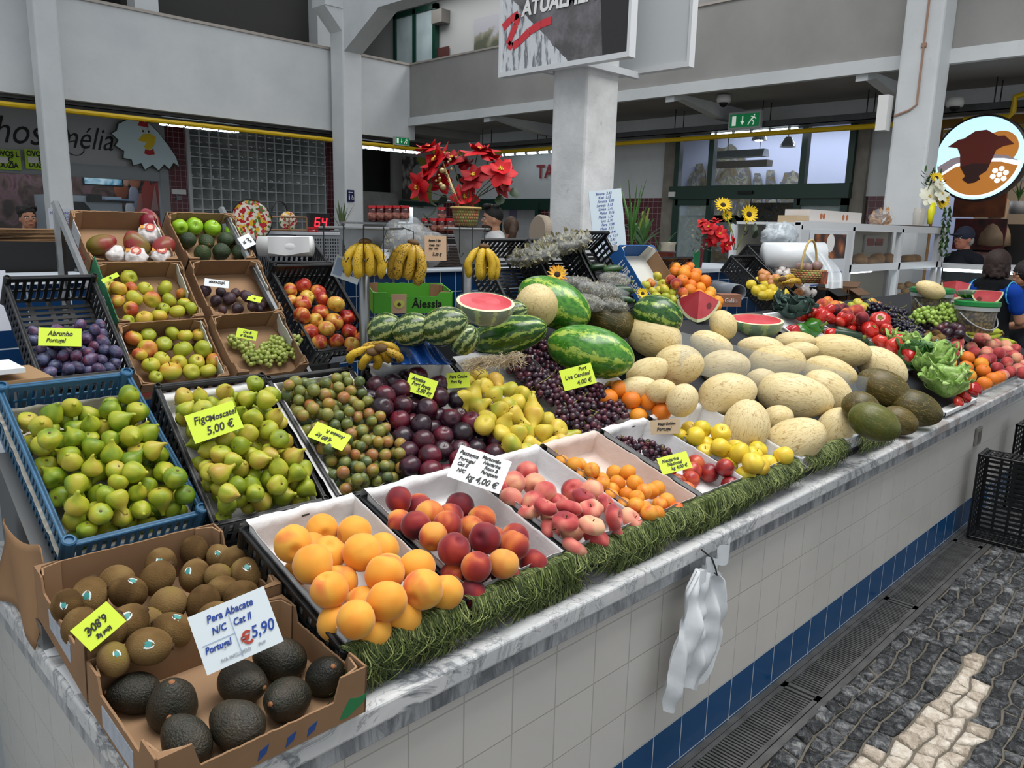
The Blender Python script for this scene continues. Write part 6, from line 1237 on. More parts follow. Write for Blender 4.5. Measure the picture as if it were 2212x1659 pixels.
# ---- the far end: tomatoes, peppers, leaves
FT = frame(2.6, 1.16, .77, 0, 26.57)
def far(key, pts, r, seed, phrase, where, rowpx, group, cat, z=.0, conv=K9, up=1.0, cap=1.6):
    return run(FT, key, pts, r, seed, conv, phrase, where, rowpx, group, cat, z, up, .07, cap)
foam = PM('foam_tray', 'd8dadb', .5)
def ftray(label, P, w, l, h, rz, tilt=26.57):
    t = thing('foam_tray', label, 'tray', mw=T(P) @ rotz(rz) @ rotx(math.radians(tilt)))
    mb = MB(); mb.box((-w/2, -l/2, 0), (w/2, l/2, .004)); mb.build('base', foam, t); mb = MB()
    for a, b, c, d in ((-w/2, -l/2, w/2, -l/2+.004), (-w/2, l/2-.004, w/2, l/2), (-w/2, -l/2, -w/2+.004, l/2), (w/2-.004, -l/2, w/2, l/2)): mb.box((a, b, 0), (c, d, h))
    for a, b, c, d in ((-w/2-.008, -l/2-.008, w/2+.008, -l/2), (-w/2-.008, l/2, w/2+.008, l/2+.008), (-w/2-.008, -l/2, -w/2, l/2), (w/2, -l/2, w/2+.008, l/2)): mb.box((a, b, h-.005), (c, d, h))
    mb.build('rim', foam, t); return t
ftray('white tray under the plum tomatoes', base(1740, 722)[0], .42, .34, .035, 0); ftray('white tray of kiwis beside the black grapes', base(2025, 748)[0], .30, .22, .03, 0); ftray('white tray under the tomatoes behind the lettuce', base(1900, 772)[0], .34, .30, .02, 0)
ftray('white tray on the marble under the lettuces', Vector((4.42, 1.24, .757)), .5, .24, .025, 0, 3); ftray('white tray under the green grapes', base(2078, 715)[0], .45, .25, .04, 0)
far('plumtom', [(60, 450), (110, 420), (150, 480), (200, 440), (290, 480), (230, 510), (290, 530), (400, 550), (500, 560), (560, 570), (490, 590), (380, 480), (30, 425), (130, 520), (350, 520)], .030, 81, 'red plum tomato', 'in the white tray', 16, 'plum tomatoes in the white tray', 'tomato', .01)
far('peach', [(330, 420), (380, 400), (460, 480), (520, 470), (640, 495, 1.25), (590, 550), (690, 550), (560, 510), (450, 440)], .036, 82, 'mixed red peach', 'behind the plum tomatoes', 20, 'peaches behind the plum tomatoes', 'peach')
far('russet', [(500, 430), (600, 440), (660, 410), (720, 440), (790, 410), (840, 430), (700, 460)], .032, 83, 'pale green apple', 'behind the far peaches', 16, 'pale apples at the back', 'apple')
far('tomato', [(775, 665, 1.1), (865, 580, 1.35), (925, 660, .95), (870, 770, .95), (990, 745, .8), (1000, 810, 1.1), (1155, 885, 1.15), (690, 620), (595, 640, .7), (980, 690, .8), (400, 682, .7), (1060, 750, .8)], .045, 84, 'large red tomato', 'of the tomato heap', 24, 'large tomatoes by the lettuce', 'tomato')
far('orange', [(1310, 850), (1420, 890), (1220, 855), (1510, 970), (1340, 960), (1550, 1060), (1680, 920, 1.1), (1670, 1010), (1830, 1040), (1690, 1090), (1840, 1160), (1980, 1100), (1810, 980), (1250, 905), (1920, 1120)], .040, 85, 'orange', 'of the far orange heap', 20, 'oranges in the far heap', 'orange')
far('tomato', [(1460, 1050), (1620, 1150, 1.05), (1750, 1210, 1.05), (1650, 1285, 1.05), (1570, 1200), (1600, 1330, .8)], .040, 86, 'orange-red tomato', 'below the far oranges', 18, 'tomatoes below the far oranges', 'tomato')
far('rpeach', [(1580, 820, 1.1), (1590, 770), (1560, 890), (1750, 870), (1720, 820), (1860, 870), (1850, 790), (1940, 790), (1980, 880), (2050, 960), (2060, 860), (2150, 930), (1840, 940), (1900, 930), (2080, 1050), (2160, 1020), (1960, 1010), (2040, 810), (2130, 840), (1790, 770), (1800, 730), (1850, 740), (1900, 800), (2195, 970), (2010, 1080), (2200, 1060), (2110, 900), (1490, 840)], .037, 87, 'pinkish red peach', 'of the far peach heap', 16, 'peaches in the far heap', 'peach')
far('plum', [(1290, 620), (1390, 590, 1.1), (1480, 630), (1560, 640), (1600, 660), (1500, 690), (1610, 690), (1430, 650), (1340, 660)], .036, 88, 'black plum', 'before the green grapes', 16, 'plums before the green grapes', 'plum', .03)
far('kiwi', [(1300, 740), (1390, 710, 1.1), (1380, 765), (1310, 700), (1430, 740)], .030, 89, 'small brown kiwi', 'of the white tray', 12, 'kiwis in the far white tray', 'kiwi', .015)
far('apricot', [(1760, 560), (1730, 590), (1780, 610), (1820, 605), (1790, 580), (1740, 620)], .026, 90, 'small orange apricot', 'in front of the second bucket', 12, 'apricots by the bucket', 'apricot', .04)
for i, (x, y, q) in enumerate(((790, 470, 1), (900, 500, 1.1), (1010, 530, 1.1), (920, 570, 1.1), (1050, 600, 1.1), (1110, 660, 1), (1180, 700, 1), (1020, 650, 1), (1240, 790, .8), (1150, 745, .8))):
    X, Y_ = K9(x, y); P, s = base(X, Y_, .05); bunch(P, (.085*q, .07*q, .055), gblk, .0125, 46, 90+i, f'black grape bunch, {ORD[i]} from the back of the far dark heap', 'black grapes in the far heap', rotz(i))
for i, (x, y, q) in enumerate(((1440, 520, 1), (1560, 500, 1), (1640, 560, 1), (1700, 640, .8), (1520, 570, .9), (1290, 570, .8))):
    X, Y_ = K9(x, y); P, s = base(X, Y_, .13); bunch(P, (.10*q, .085*q, .075), ggrn2, .0150, 52, 110+i, f'bright green grape bunch, {ORD[i]} in the heap by the buckets', 'green grapes by the buckets', rotz(i))
# peppers, zucchini, cucumbers
mpp = PM('green_pepper_skin', '2c6a1c', .15, .6, var=.2, vs=10); mpr_ = PM('red_pepper_skin', 'a81a22', .18, .6)
def pepper(P, m, label, R, rot): 
    t = thing('bell_pepper', label, 'pepper', mw=T(P) @ rot); gen(sph(R, 1.15, .35, -.1, .4, .12), 26, 18, (4, .1), 0, .12, 1.4, 3).build('body', m, t); link('stem', stem_mesh('stem', R*.7, R*.13, stg, R*.8), None, t)
K6b = K6
P, s = base(*K6(950, 800), .04); pepper(P, mpp, 'glossy green bell pepper among the kale leaves', .055, rotx(1.2) @ rotz(1)); P, s = base(*K6(880, 820), .03); pepper(P, mpp, 'second green pepper lying left of the glossy one', .045, roty(1.4)); P, s = base(*K6(835, 822), .03); pepper(P, mpr_, 'long red pepper beside the green peppers', .04, roty(1.5) @ rotz(.5))
mzu = fruit_mat('zucchini_skin', [(.3, '16301a'), (.6, '20421f'), (.8, '3a5a2c')], 14, 0, .3, .3, .5, speck=('6a8a5a', 200, .1, .5), str_=(1, 1, .3)); M['zuc'] = mzu
def zuc(x, y, a, b, ang, label, D=None, grp=None, nm='zucchini'):
    if D is None: P, s = base(x, y, .03)
    else: s = D; P = Vector(CAM)+Vector(ray(x, y))*D
    key = 'zucm'
    if key not in _ms: _ms[key] = gen(curve_prof([(0, 1), (.2, .99), (.45, .92), (.8, .6), (1, 0), (1, -.5), (.85, -.85), (.5, -.97), (0, -1)]), 18, 24, (6, .03), 0, .03, 1.2, 2).mesh(key, mzu)
    an = math.radians(ang); ax = Vector(CR*math.cos(an)+CU*math.sin(an)-CF*.15).normalized().to_track_quat('Z', 'Y').to_matrix().to_4x4()
    t = thing(nm, label, 'zucchini' if nm == 'zucchini' else 'cucumber', mw=T(P) @ ax, group=grp); link('skin', _ms[key], None, t, scale=(b*s/FPX, b*s/FPX, a*s/FPX)); mb = MB(); r_ = b*s/FPX; mb.smooth = True; mb.tube([(0, 0, a*s/FPX*.96), (0, 0, a*s/FPX*1.1)], [r_*.35, r_*.4], 6); mb.build('stem', stg, t)
zuc(1838, 728, 40, 15, -22, 'dark green zucchini pointing at the tomatoes'); zuc(1812, 722, 50, 12, -8, 'dark zucchini behind the cream melon top'); zuc(1880, 747, 14, 9, -30, 'zucchini end below the tomato heap')
# leaves
kale = PM('kale_leaf', '3f5650', .6, .3, var=.35, vs=30); lett = NT('lettuce_leaf'); a = lett.noise(lett.obj(), 14, 4, .6); z_ = lett.n('SeparateXYZ', lett.obj()).outputs[2]; lett.bump(lett.noise(lett.obj(), 60, 4), .6, .01)
lett.fin(lett.ramp(a, [(.3, c8('5f8a35')), (.5, c8('92b55c')), (.7, c8('bccf90'))]), .45, .4); lett.b.inputs['Subsurface Weight'].default_value = .0
M['lett'] = lett.m
dgl = PM('dark_lettuce_leaf', '3c6a2c', .45, .4, var=.3, vs=20)
def leafy(label, P, R, n, m, seed, cat, nm, flat=.75, ruff=.3, m2=None):
    rr = random.Random(seed); t = thing(nm, label, cat, P)
    for i in range(n):
        az = i*2.4+rr.uniform(-.3, .3); el = .15+1.1*(i/n); L = R*rr.uniform(.8, 1.15); W = L*1.05; ph = rr.uniform(0, 9)
        def f(u, v):
            w = (u-.5)*2; prof_ = math.sin(min(v*1.25+.12, 1)*PI*.62); x = L*v; y = W*w*prof_*.62; r_ = ruff*L*abs(w)**2*v*math.sin(w*7+v*9+ph)*.8
            z = L*(.75*v*v*flat)+.25*L*w*w*prof_+r_; return (x, y+ruff*.3*L*math.sin(v*17+ph)*abs(w)*v, z)
        mb = MB(); mb.smooth = True; mb.M = rotz(az) @ roty(-el*.9); mb.grid(f, 14, 14); o = mb.build('leaf', (m2 if m2 and i % 3 == 0 else m), t); solid(o, .0012)
    return t
leafy('pale romaine lettuce head at the marble edge', Vector((4.42, 1.20, .80)), .13, 16, M['lett'], 5, 'lettuce', 'lettuce'); leafy('pale green lettuce behind the front lettuce', base(2005, 815, .03)[0], .15, 16, M['lett'], 6, 'lettuce', 'lettuce', m2=dgl)
leafy('dark leafy lettuce beside the dark melons', base(1975, 795, .03)[0], .13, 14, dgl, 7, 'lettuce', 'lettuce', m2=M['lett']); leafy('light lettuce leaves below the tomatoes', base(1950, 772, .02)[0], .12, 12, M['lett'], 8, 'lettuce', 'lettuce'); leafy('blue-green kale leaves beside the cut watermelon', base(1712, 690, .02)[0], .14, 12, kale, 9, 'kale', 'kale', .3, .3)
# bananas
mba = {}
def ban_mat(nm, c1, c2, c3, sp, th): 
    t = NT(nm); o = t.obj(); c = t.ramp(t.noise(o, 18, 3), [(.35, c8(c1)), (.65, c8(c2))]); v = t.voro(o, 190); k = t.math('MULTIPLY', t.ramp(v, [(th*.6, 1.), (th, 0.)]), t.ramp(t.noise(o, 22, 3), [(.38, .1), (.52, 1.)])); v2 = t.ramp(t.noise(o, 60, 4, .7), [(.58+.12*(1-sp), 0.), (.64+.12*(1-sp), .9)])
    c = t.mix(k, c, c8('3a240f')); c = t.mix(v2, c, c8('2a1a0c')); return t.fin(c, .45, .4)
mba['ripe'] = ban_mat('ripe_banana_peel', 'c09a1e', 'cdaa2e', '', .5, .30); mba['spot'] = ban_mat('spotted_banana_peel', 'b08c20', 'c09a34', '', 1.0, .42); mba['green'] = ban_mat('greenish_banana_peel', '9fae2c', 'b9bb3a', '', 0, .05)
def bananas(label, P, n, m, seed, L=.17, r=.0165, hang=True, group=None, mw=None):
    rr = random.Random(seed); t = thing('banana_bunch', label, 'bananas', mw=mw if mw is not None else T(P), group=group); mb = MB(); mb.smooth = True; mb.ball((0, 0, 0), .016, 10, 8, (1.4, .9, .7)); mb.build('crown', PM('banana_crown', '5a4020', .7), t)
    for i in range(n):
        f = (i/(n-1)-.5) if n > 1 else 0; row = i % 2; ln = L*rr.uniform(.93, 1.05); pts = []; rs = []
        for k in range(13):
            s = k/12; out_ = .62*math.sin(min(s*1.25, 1)*PI*.5)*ln*.55-.25*ln*max(0, s-.45); spread = f*(.085 if n > 4 else .06)*math.sin(min(s*1.3, 1)*PI*.62)*(1 if row else 1.15)
            pts.append((spread*1.25, -(out_*.45*(1 if row else .45))+(.0 if row else .02), -s*ln+.005*rr.random())); q = math.sin(PI*min(max((s-.08)/.92, 0), 1)) if s > .08 else 0; rs.append(.005 if s < .06 else (r*(.45+.55*min(q*2.2, 1)) if s < .95 else r*.3))
        mb = MB(); mb.smooth = True; mb.tube(pts, rs, 7); mb.build('banana', mba[m], t)
    return t
# buckets of olives
ol = NT('olives_in_brine'); e = ol.voro(ol.obj(), 55); M['olive'] = ol.fin(ol.ramp(e, [(.15, c8('8a7436')), (.5, c8('5a4a26')), (.7, c8('241a10'))]), .3, .4)
lidg = PM('green_lid', '1c7a3c', .4, .4); bkt = PM('clear_bucket', 'b4babc', .15, .5, alpha=.13)
def bucket(label, P, R, h):
    t = thing('olive_bucket', label, 'bucket', P); mb = MB(); mb.lathe([(R*.86, .004), (R*.955, h-.03)], 36); mb.build('olives', M['olive'], t)
    mb = MB(); mb.smooth = True; mb.lathe([(R*.88, 0), (R*.98, h-.02)], 36); mb.build('bucket_wall', bkt, t); mb = MB(); mb.lathe([(R*1.02, h-.045), (R*1.04, h-.045), (R*1.04, h-.02), (R*1.02, h-.02)], 36); mb.build('collar', PM('grey_rim', '9aa0a0', .4), t)
    mb = MB(); mb.lathe([(R*1.05, h-.02), (R*1.07, h-.015), (R*1.07, h+.008), (R*1.0, h+.012)], 36); mb.build('lid', lidg, t)
    mb = MB(); mb.tube([(R*1.03*math.cos(a), R*1.03*math.sin(a), h-.06-.10*math.sin((a-2.6)/3.1*PI)) for a in [2.6+3.1*i/14 for i in range(15)]], .004); mb.build('handle', PM('grey_rim', '9aa0a0'), t); return t
D1 = 5.25; PB1 = atd(2006, 690, D1); bucket('clear bucket of dark olives with green lid, left one', Vector((PB1.x, PB1.y, PB1.z)), .125, .20)
PB2 = atd(2103, 716, 5.0); bucket('clear bucket of green olives with green lid, right one', PB2, .122, .185)
wedge('red watermelon quarter on the left olive bucket', Vector(atd(2066, 606, 5.2)), .125, rotz(math.radians(-31)), 92, 'wm', 100, 180)
_h = []; P = atd(2010, 626, 5.1); me_ = oblong('melonhalf'); me_.materials.append(M['melon']); o = bpy.data.objects.new('melon_half', me_); COL.objects.link(o); o.matrix_world = T(P) @ Vector(CR*.94-CU*.34).to_track_quat('Z', 'Y').to_matrix().to_4x4() @ Matrix.Diagonal((.055, .055, .10, 1)); tag(o, 'long pale melon lying on the left olive bucket', 'melon')
wedge('small watermelon quarter with pink face on the right bucket', Vector(atd(2133, 629, 4.9)), .088, rotz(math.radians(-76)), 180, 'wm', 90, 180)
half_melon('watermelon_half', 'dark-rinded watermelon piece left of the pink quarter', Vector(atd(2092, 630, 5.0)), .07, .075, face((.2, .1, 1)), 'wm', .6)
B, s = base(2165, 722, .1); bananas('greenish yellow bananas at the picture\'s right side', B, 8, 'green', 5, .25, .024, mw=T(B) @ rotz(-.9) @ roty(1.5) @ rotz(1.2)); B, s = base(2195, 745, .06); bananas('second greenish banana bunch in front of the first', B, 7, 'green', 6, .24, .024, mw=T(B) @ rotz(-1.2) @ roty(1.45) @ rotz(1.0))
sheet([aty(1470, 717, 1.62), aty(1898, 821, 1.32), aty(1893, 900, 1.32), aty(1470, 800, 1.62)], 'clear acrylic guard standing among the melons'); sheet([Vector((4.62, 1.10, .745)), Vector((6.9, 1.10, .745)), Vector((6.9, 1.12, .80)), Vector((4.70, 1.12, .80))], 'clear acrylic lip along the far marble edge')
for nm_, F_, w_, lb in (('white_strip', None, None, 'white tray edge with raffia at the far marble'),):
    FE = frame(2.64, 1.15, .835, 0, 10); crate('fruit_crate', 'shallow white-lined tray in front of the cream melons', FE, .86, .30, .06, PM('white_plastic', 'c9cccd', .4), rows=1, nxs=(30, 8))
    raffia(FE, .34, 'green raffia fringe under the front melons, left stretch', 900, 41, .045, .02); raffia(FE @ T(0, 0, -.0), .34, 'green raffia fringe under the front melons, right stretch', 1300, 42, .05, .5)
# standing black crates on the cobbles
P = Vector((4.72, .80, .0)); 
c = crate('fruit_crate', 'black crate standing on end on the cobbles by the counter', T(4.64, 1.06, .012) @ rotz(math.radians(-90+2)) @ Matrix(((1, 0, 0, 0), (0, 0, -1, 0), (0, 1, 0, 0), (0, 0, 0, 1))) @ T(0, 0, 0), .30, .47, .17, blackp, None, 0, 0, 3, (12, 16))
text('CARLOS GUERREIRO', .034, white, c, T(.05, .25, -.174) @ rotx(PI) @ rotz(PI/2), bold=.0008, sx=.8); text('MOB. PRE. 262 - MTE 23\nTLM. 917 859 194 - PNED', .016, white, c, T(.085, .25, -.174) @ rotx(PI) @ rotz(PI/2), sx=.8)
crate('fruit_crate', 'second black crate standing on end at the right edge', T(5.35, 1.05, .012) @ rotz(math.radians(-90)) @ Matrix(((1, 0, 0, 0), (0, 0, -1, 0), (0, 1, 0, 0), (0, 0, 0, 1))), .34, .52, .2, blackp, None, 0, 0, 3, (12, 16))
o = MB().box((4.70, .80, .482), (4.76, .86, .49)).build('paper_scrap', PM('white_paper', 'd6d7d8')); tag(o, 'scrap of white paper on the standing black crate', 'paper')
# ================================================================== behind the produce
ZXY = lambda: Matrix(((0, 0, 1, 0), (1, 0, 0, 0), (0, 1, 0, 0), (0, 0, 0, 1)))
btile = tiles('blue_counter_tiles', 'XZ', .15, '0f335c', 'a9b4bd', .005, .15, (.06, .07), None, .05)
o = MB().box((.1, 4.55, 0), (4.9, 5.6, 1.27)).build('inner_counter', btile); tag(o, 'inner counter faced in deep blue tiles behind the stall', 'counter')
mb = MB(); mb.box((.08, 4.52, 1.27), (4.92, 5.62, 1.295)); bevel(mb.build('white_nosing', PM('nosing_white', 'c9d2da', .3), o), .008)
TOPZ = 1.295
# steel banana stands
blkw = PM('black', '0a0a0b')
def stand(px_, py_, D, w, label, z0):
    P = atd(px_, py_, D); t = thing('banana_stand', label, 'stand', (P.x, P.y, 0)); z = P.z; ax = Vector((CR[0], CR[1], 0)).normalized(); dp = Vector((-ax.y, ax.x, 0)); Mx = Matrix((ax, dp, Vector((0, 0, 1)))).transposed().to_4x4()
    mb = MB(); mb.smooth = True; mb.tube([(0, 0, z0), (0, 0, z-.01)], .019, 14); mb.build('post', steel, t)
    mb = MB(); mb.box((-w/2, -.17, z-.008), (w/2, .17, z), Mx); bevel(mb.build('shelf_plate', steel, t), .002)
    mb = MB(); h_ = .15; mb.add([Mx @ Vector(p) for p in ((-w*.36, -.02, z-.008), (w*.36, -.02, z-.008), (.03, -.02, z-h_), (-.03, -.02, z-h_), (-w*.36, .0, z-.008), (w*.36, .0, z-.008), (.03, .0, z-h_), (-.03, .0, z-h_))], [(3, 2, 1, 0), (4, 5, 6, 7), (0, 1, 5, 4), (1, 2, 6, 5), (2, 3, 7, 6), (3, 0, 4, 7)]); mb.build('gusset', steel, t)
    for k in range(4):
        x = -w*.42+k*w*.28; mb = MB(); mb.tube([Mx @ Vector(p) for p in ((x, -.15, z+.006), (x, -.175, z+.006), (x, -.178, z-.04), (x, -.178, z-.10), (x+.008, -.185, z-.115), (x+.016, -.18, z-.10))], .002, 5); mb.build('hook', blkw, t)
    return t
stand(785, 490, 2.75, .235, 'left steel banana stand with a flat top plate', .76); stand(1012, 492, 3.3, .18, 'right steel banana stand under the poinsettia basket', .76)
bananas('six ripe speckled bananas hanging from the left steel stand', atd(789, 522, 2.62), 6, 'ripe', 1, .125, .0165, mw=T(atd(789, 522, 2.62)) @ rotz(math.radians(-20)))
bananas('very spotted banana bunch hanging beside the paper price tag', atd(893, 524, 2.75), 6, 'spot', 2, .14, .018, mw=T(atd(893, 524, 2.75)) @ rotz(math.radians(-50)) @ roty(math.radians(12)))
bananas('five bananas hanging from the right steel stand', atd(1046, 532, 3.0), 5, 'ripe', 3, .13, .0155, mw=T(atd(1046, 532, 3.0)) @ rotz(math.radians(-20)))
mb = MB(); mb.tube([atd(870, 492, 2.72), atd(893, 500, 2.75), atd(893, 524, 2.75)], .002, 5); tag(mb.build('wire_hook', blkw), 'black wire hook holding the spotted bananas', 'hook')
bananas('small overripe banana heap below the apple crate', base(820, 775, .05)[0], 6, 'spot', 4, .085, .013, mw=T(base(822, 752, .07)[0]) @ rotz(-.9) @ rotx(1.0)); bananas('second small overripe banana hand at the heap front', base(815, 770, .03)[0], 5, 'ripe', 9, .08, .013, mw=T(base(806, 760, .05)[0]) @ rotz(-.3) @ rotx(.8))
P = atd(941, 536, 2.9); t = price(P, .085, .092, [('Banana 2 Gat', .11, -.05, .3, 0), ('Costa  Cat I', .11, -.05, .12, 0), ('Rica   N/C', .11, -.1, -.02, 0), ('2,30 €', .17, .05, -.25, -6)], 'round-ended kraft tag reading 2,30 € hanging by the bananas', -20, 88, 0, PM('kraft_tag', 'c0a184', .7)); 
P = atd(750, 583, 2.75); t = price(P, .10, .075, [('3,80', .38, .2, -.1, 0), ('€', .3, -.1, -.1, 0)], 'laminated white card reading € 3,80 behind the apple crate', -20, 85, -20, PM('laminated_card', 'cfd8dc'), inkb); MB().box((-.045, -.03, .001), (-.015, .03, .0013)).build('blue_lines', PM('form_blue', '8fa3c0'), t)
# poinsettia in its basket
redp = PM('poinsettia_red', 'c4141f', .55, .3, var=.35, vs=8); redd = PM('poinsettia_dark', '8f0f18', .6, .3, var=.3); lfg = PM('leaf_dark_green', '24361f', .5, .4, var=.3, vs=12); gold = PM('gold_berry', 'a8956a', .3, .5, metal=.5)
def petal(mb, L, W, Mx, curl=.25, n=7):
    mb.smooth = True; old = mb.M; mb.M = Mx; vs = []; fs = []
    for i in range(n+1):
        v = i/n; w = W*math.sin(PI*min(v*.93+.05, 1))**.8*(1-.25*v); z = curl*L*(v*v-.35*v)
        for j in range(4): u = (j/3-.5)*2; vs.append((L*v, u*w, z-abs(u)*w*.3+.0))
    for i in range(n):
        for j in range(3): fs.append((i*4+j, i*4+j+1, (i+1)*4+j+1, (i+1)*4+j))
    mb.add(vs, fs); mb.M = old
def flower(P, R, Nrm, par, seed, name='flower', m=None, n1=6, n2=5, centre='c9a52c'):
    rr = random.Random(seed); Q = T(P) @ Vector(Nrm).normalized().to_track_quat('Z', 'Y').to_matrix().to_4x4(); mb = MB()
    for k in range(n1): petal(mb, R*rr.uniform(.85, 1.1), R*.40, Q @ rotz(k*2*PI/n1+rr.uniform(-.15, .15)) @ roty(rr.uniform(-.1, .3)), rr.uniform(-.3, .2))
    for k in range(n2): petal(mb, R*rr.uniform(.5, .75), R*.3, Q @ rotz(k*2*PI/n2+.5) @ roty(rr.uniform(-.5, -.25)), .1)
    o = mb.build(name, m or redp, par); mb = MB(); mb.smooth = True
    for k in range(7): a = k*2.4; mb.ball(Q @ Vector((R*.05*k**.5*math.cos(a), R*.05*k**.5*math.sin(a), R*.06)), R*.045, 6, 5)
    mb.build('flower_centre', PM('centre_'+centre, centre, .5), o); return o
PD = 3.3; Bk = atd(1006, 489, PD); poi = thing('poinsettia_basket', 'red artificial poinsettia in a woven basket on the steel stand', 'flowers', Bk)
def lp(x, y, dd=0): return atd(x, y, PD+dd)-Bk
tt = NT('woven_basket'); o_ = tt.obj(); s_ = tt.n('SeparateXYZ', o_); an = tt.math('MULTIPLY', tt.math('ARCTAN2', s_.outputs[1], s_.outputs[0]), 5.0); row = tt.math('MULTIPLY', s_.outputs[2], 75.0); ck = tt.math('FRACT', tt.math('ADD', an, tt.math('MULTIPLY', tt.math('FLOOR', row), .5)))
h_ = tt.math('MULTIPLY', tt.math('SINE', tt.math('MULTIPLY', ck, PI)), tt.math('SINE', tt.math('MULTIPLY', tt.math('FRACT', row), PI))); tt.bump(h_, 1, .01)
wn = tt.n('TexWhiteNoise', noise_dimensions='2D'); tt.set(wn.inputs['Vector'], tt.n('CombineXYZ', tt.math('FLOOR', tt.math('ADD', an, tt.math('MULTIPLY', tt.math('FLOOR', row), .5))), tt.math('FLOOR', row)))
M['basket'] = tt.fin(tt.mix(tt.ramp(h_, [(.05, .6), (.4, 0.)]), tt.ramp(wn.outputs[0], [(0, c8('a5834a')), (.45, c8('b59a5c')), (.6, c8('8f9a4a')), (.8, c8('b8664a'))], 'CONSTANT'), c8('4a3820')), .6)
mb = MB(); mb.smooth = True; mb.lathe([(.046, 0), (.052, .03), (.061, .075)], 32); mb.build('basket', M['basket'], poi); mb = MB(); mb.smooth = True; mb.tube([(.063*math.cos(a/24*2*PI), .063*math.sin(a/24*2*PI), .076) for a in range(25)], .0045, 6); mb.build('basket_rim', PM('basket_straw', 'b59a5c', .6), poi)
heads = [(1022, 378, .055, -.02, (-.3, -.8, .5)), (1082, 366, .062, -.03, (.1, -.8, .5)), (1034, 322, .06, .03, (0, -.4, .9)), (938, 345, .07, -.01, (-.7, -.5, .6)), (975, 340, .05, .02, (-.2, -.6, .8)), (915, 380, .05, .02, (-.9, -.4, .2)), (900, 405, .055, 0, (-.8, -.5, -.2)), (1004, 425, .05, .0, (0, -.9, .1)), (1086, 395, .05, .04, (.7, -.5, -.1)), (1062, 335, .055, .05, (.5, -.3, .8)), (925, 318, .05, .03, (-.3, -.3, 1)), (1100, 370, .045, .06, (.9, -.2, .2)), (1000, 350, .045, .06, (-.1, -.5, .9)), (950, 390, .045, .05, (-.4, -.8, .1))]
mbs = MB(); mbs.smooth = True
for i, (x, y, R, dd, nr) in enumerate(heads):
    P = lp(x, y, dd); nv = Vector(CR)*nr[0]+Vector(CF)*nr[1]+Vector(CU)*nr[2]; flower(P, R*1.45, nv, poi, i, 'flower_head', redp if i % 4 else redd); mbs.tube([(0, 0, .06), P*.35+Vector((0, 0, .06)), P], .0018, 5)
mbs.build('stems', PM('stem_dark', '3a3a22', .7), poi)
mb = MB()
for k, (x, y) in enumerate(((1000, 395), (960, 420), (1055, 405), (1080, 420), (925, 425), (990, 375), (1030, 430), (940, 450), (1110, 405), (915, 460), (1010, 440))):
    petal(mb, .07, .024, T(lp(x, y, .03)) @ rotz(k*1.3) @ roty(.8), .2)
mb.build('green_leaves', lfg, poi); mb = MB(); mb.smooth = True
for k, (x, y, r_) in enumerate(((955, 368, .012), (957, 404, .013), (952, 398, .009), (960, 330, .006), (972, 345, .007), (968, 350, .006), (948, 378, .005), (942, 390, .005), (975, 365, .006), (965, 375, .005), (985, 340, .005), (950, 385, .006), (970, 330, .004))): mb.ball(lp(x, y, -.06), r_, 10, 8)
for k in range(9): P = lp(955+k*3, 345+k*11, -.055); mb.tube([lp(1000, 480, -.02), lp(985, 420, -.05), P], .0014, 5)
mb.build('gold_berries', gold, poi)
# jars and odds on and around the stands
jar = PM('jar_dark_red', '3a0d0c', .1, .6); lidr = PM('jar_lid_red', 'a3121a', .25, .5); jlab = PM('jar_label', '9a6a5c', .6, hx2='5a2018', vs=40)
tn = 0
for (x, y, D, n, lb) in ((840, 479, 4.9, 5, 'in the row left of the poinsettia'), (945, 505, 5.1, 4, 'in the lower tray behind the bananas'), (954, 480, 5.3, 1, 'alone beside the basket')):
    for i in range(n):
        P = atd(x+(i-(n-1)/2)*17.5, y, D); h = .085; t = thing('jam_jar', f'dark jam jar with red lid, {ORD[i]} {lb}' if n > 1 else f'dark jam jar with red lid {lb}', 'jar', P, group='jam jars behind the banana stands')
        mb = MB(); mb.smooth = True; mb.lathe([(.026, 0), (.029, .01), (.029, h-.012), (.024, h)], 16); mb.build('glass', jar, t); mb = MB(); mb.lathe([(.028, h-.004), (.028, h+.014)], 16); mb.build('lid', lidr, t)
        mb = MB(); mb.smooth = True; mb.lathe([(.0295, .018), (.0295, h-.03)], 16); mb.build('label', jlab, t)
for P, L, lb in ((atd(840, 481, 4.95), .28, 'upper steel shelf under the jam jars'), (atd(948, 507, 5.2), .3, 'lower steel shelf under the jam jars')):
    o = MB().box((-L, -.08, -.012), (L, .12, 0)).build('jar_shelf', steel, loc=P); o.rotation_euler.z = -.1; MB().box((-L, .1, -.5), (-L+.02, .12, 0)).build('shelf_leg', steel, o); MB().box((L-.02, .1, -P.z), (L, .12, 0)).build('shelf_leg', steel, o); tag(o, lb, 'shelf')
# black back panel, perforated basket, baskets of herbs on the inner counter
o = MB().box((2.6, 5.2, TOPZ), (4.85, 5.5, 1.50)).build('black_display_case', PM('black', '0a0a0b')); tag(o, 'low black case on the inner counter before the man in white', 'case')
P = aty(700, 555, 4.72); t = thing('perforated_basket', 'grey perforated plastic basket on the inner counter behind the apples', 'basket', (P.x, 4.85, TOPZ)); mb = MB(); gp = PM('grey_plastic', '6f7276', .5); mb.smooth = False
mb.M = T(0, 0, 0); grille(mb, (-.24, -.15, 0), (1, 0, 0), (0, 0, 1), .54, .24, .006, 9, 26, .45, .02, .03, .02, .008); mb.M = None; mb.build('front_wall', gp, t); mb = MB(); mb.box((-.24, -.14, 0), (.3, .15, .23)); mb.build('tub', PM('grey_tub', '5c5f63', .6), t); mb = MB(); mb.box((-.25, -.16, .235), (.31, .16, .25)); mb.build('rim', PM('grey_tub_rim', 'a2a6aa', .4), t)
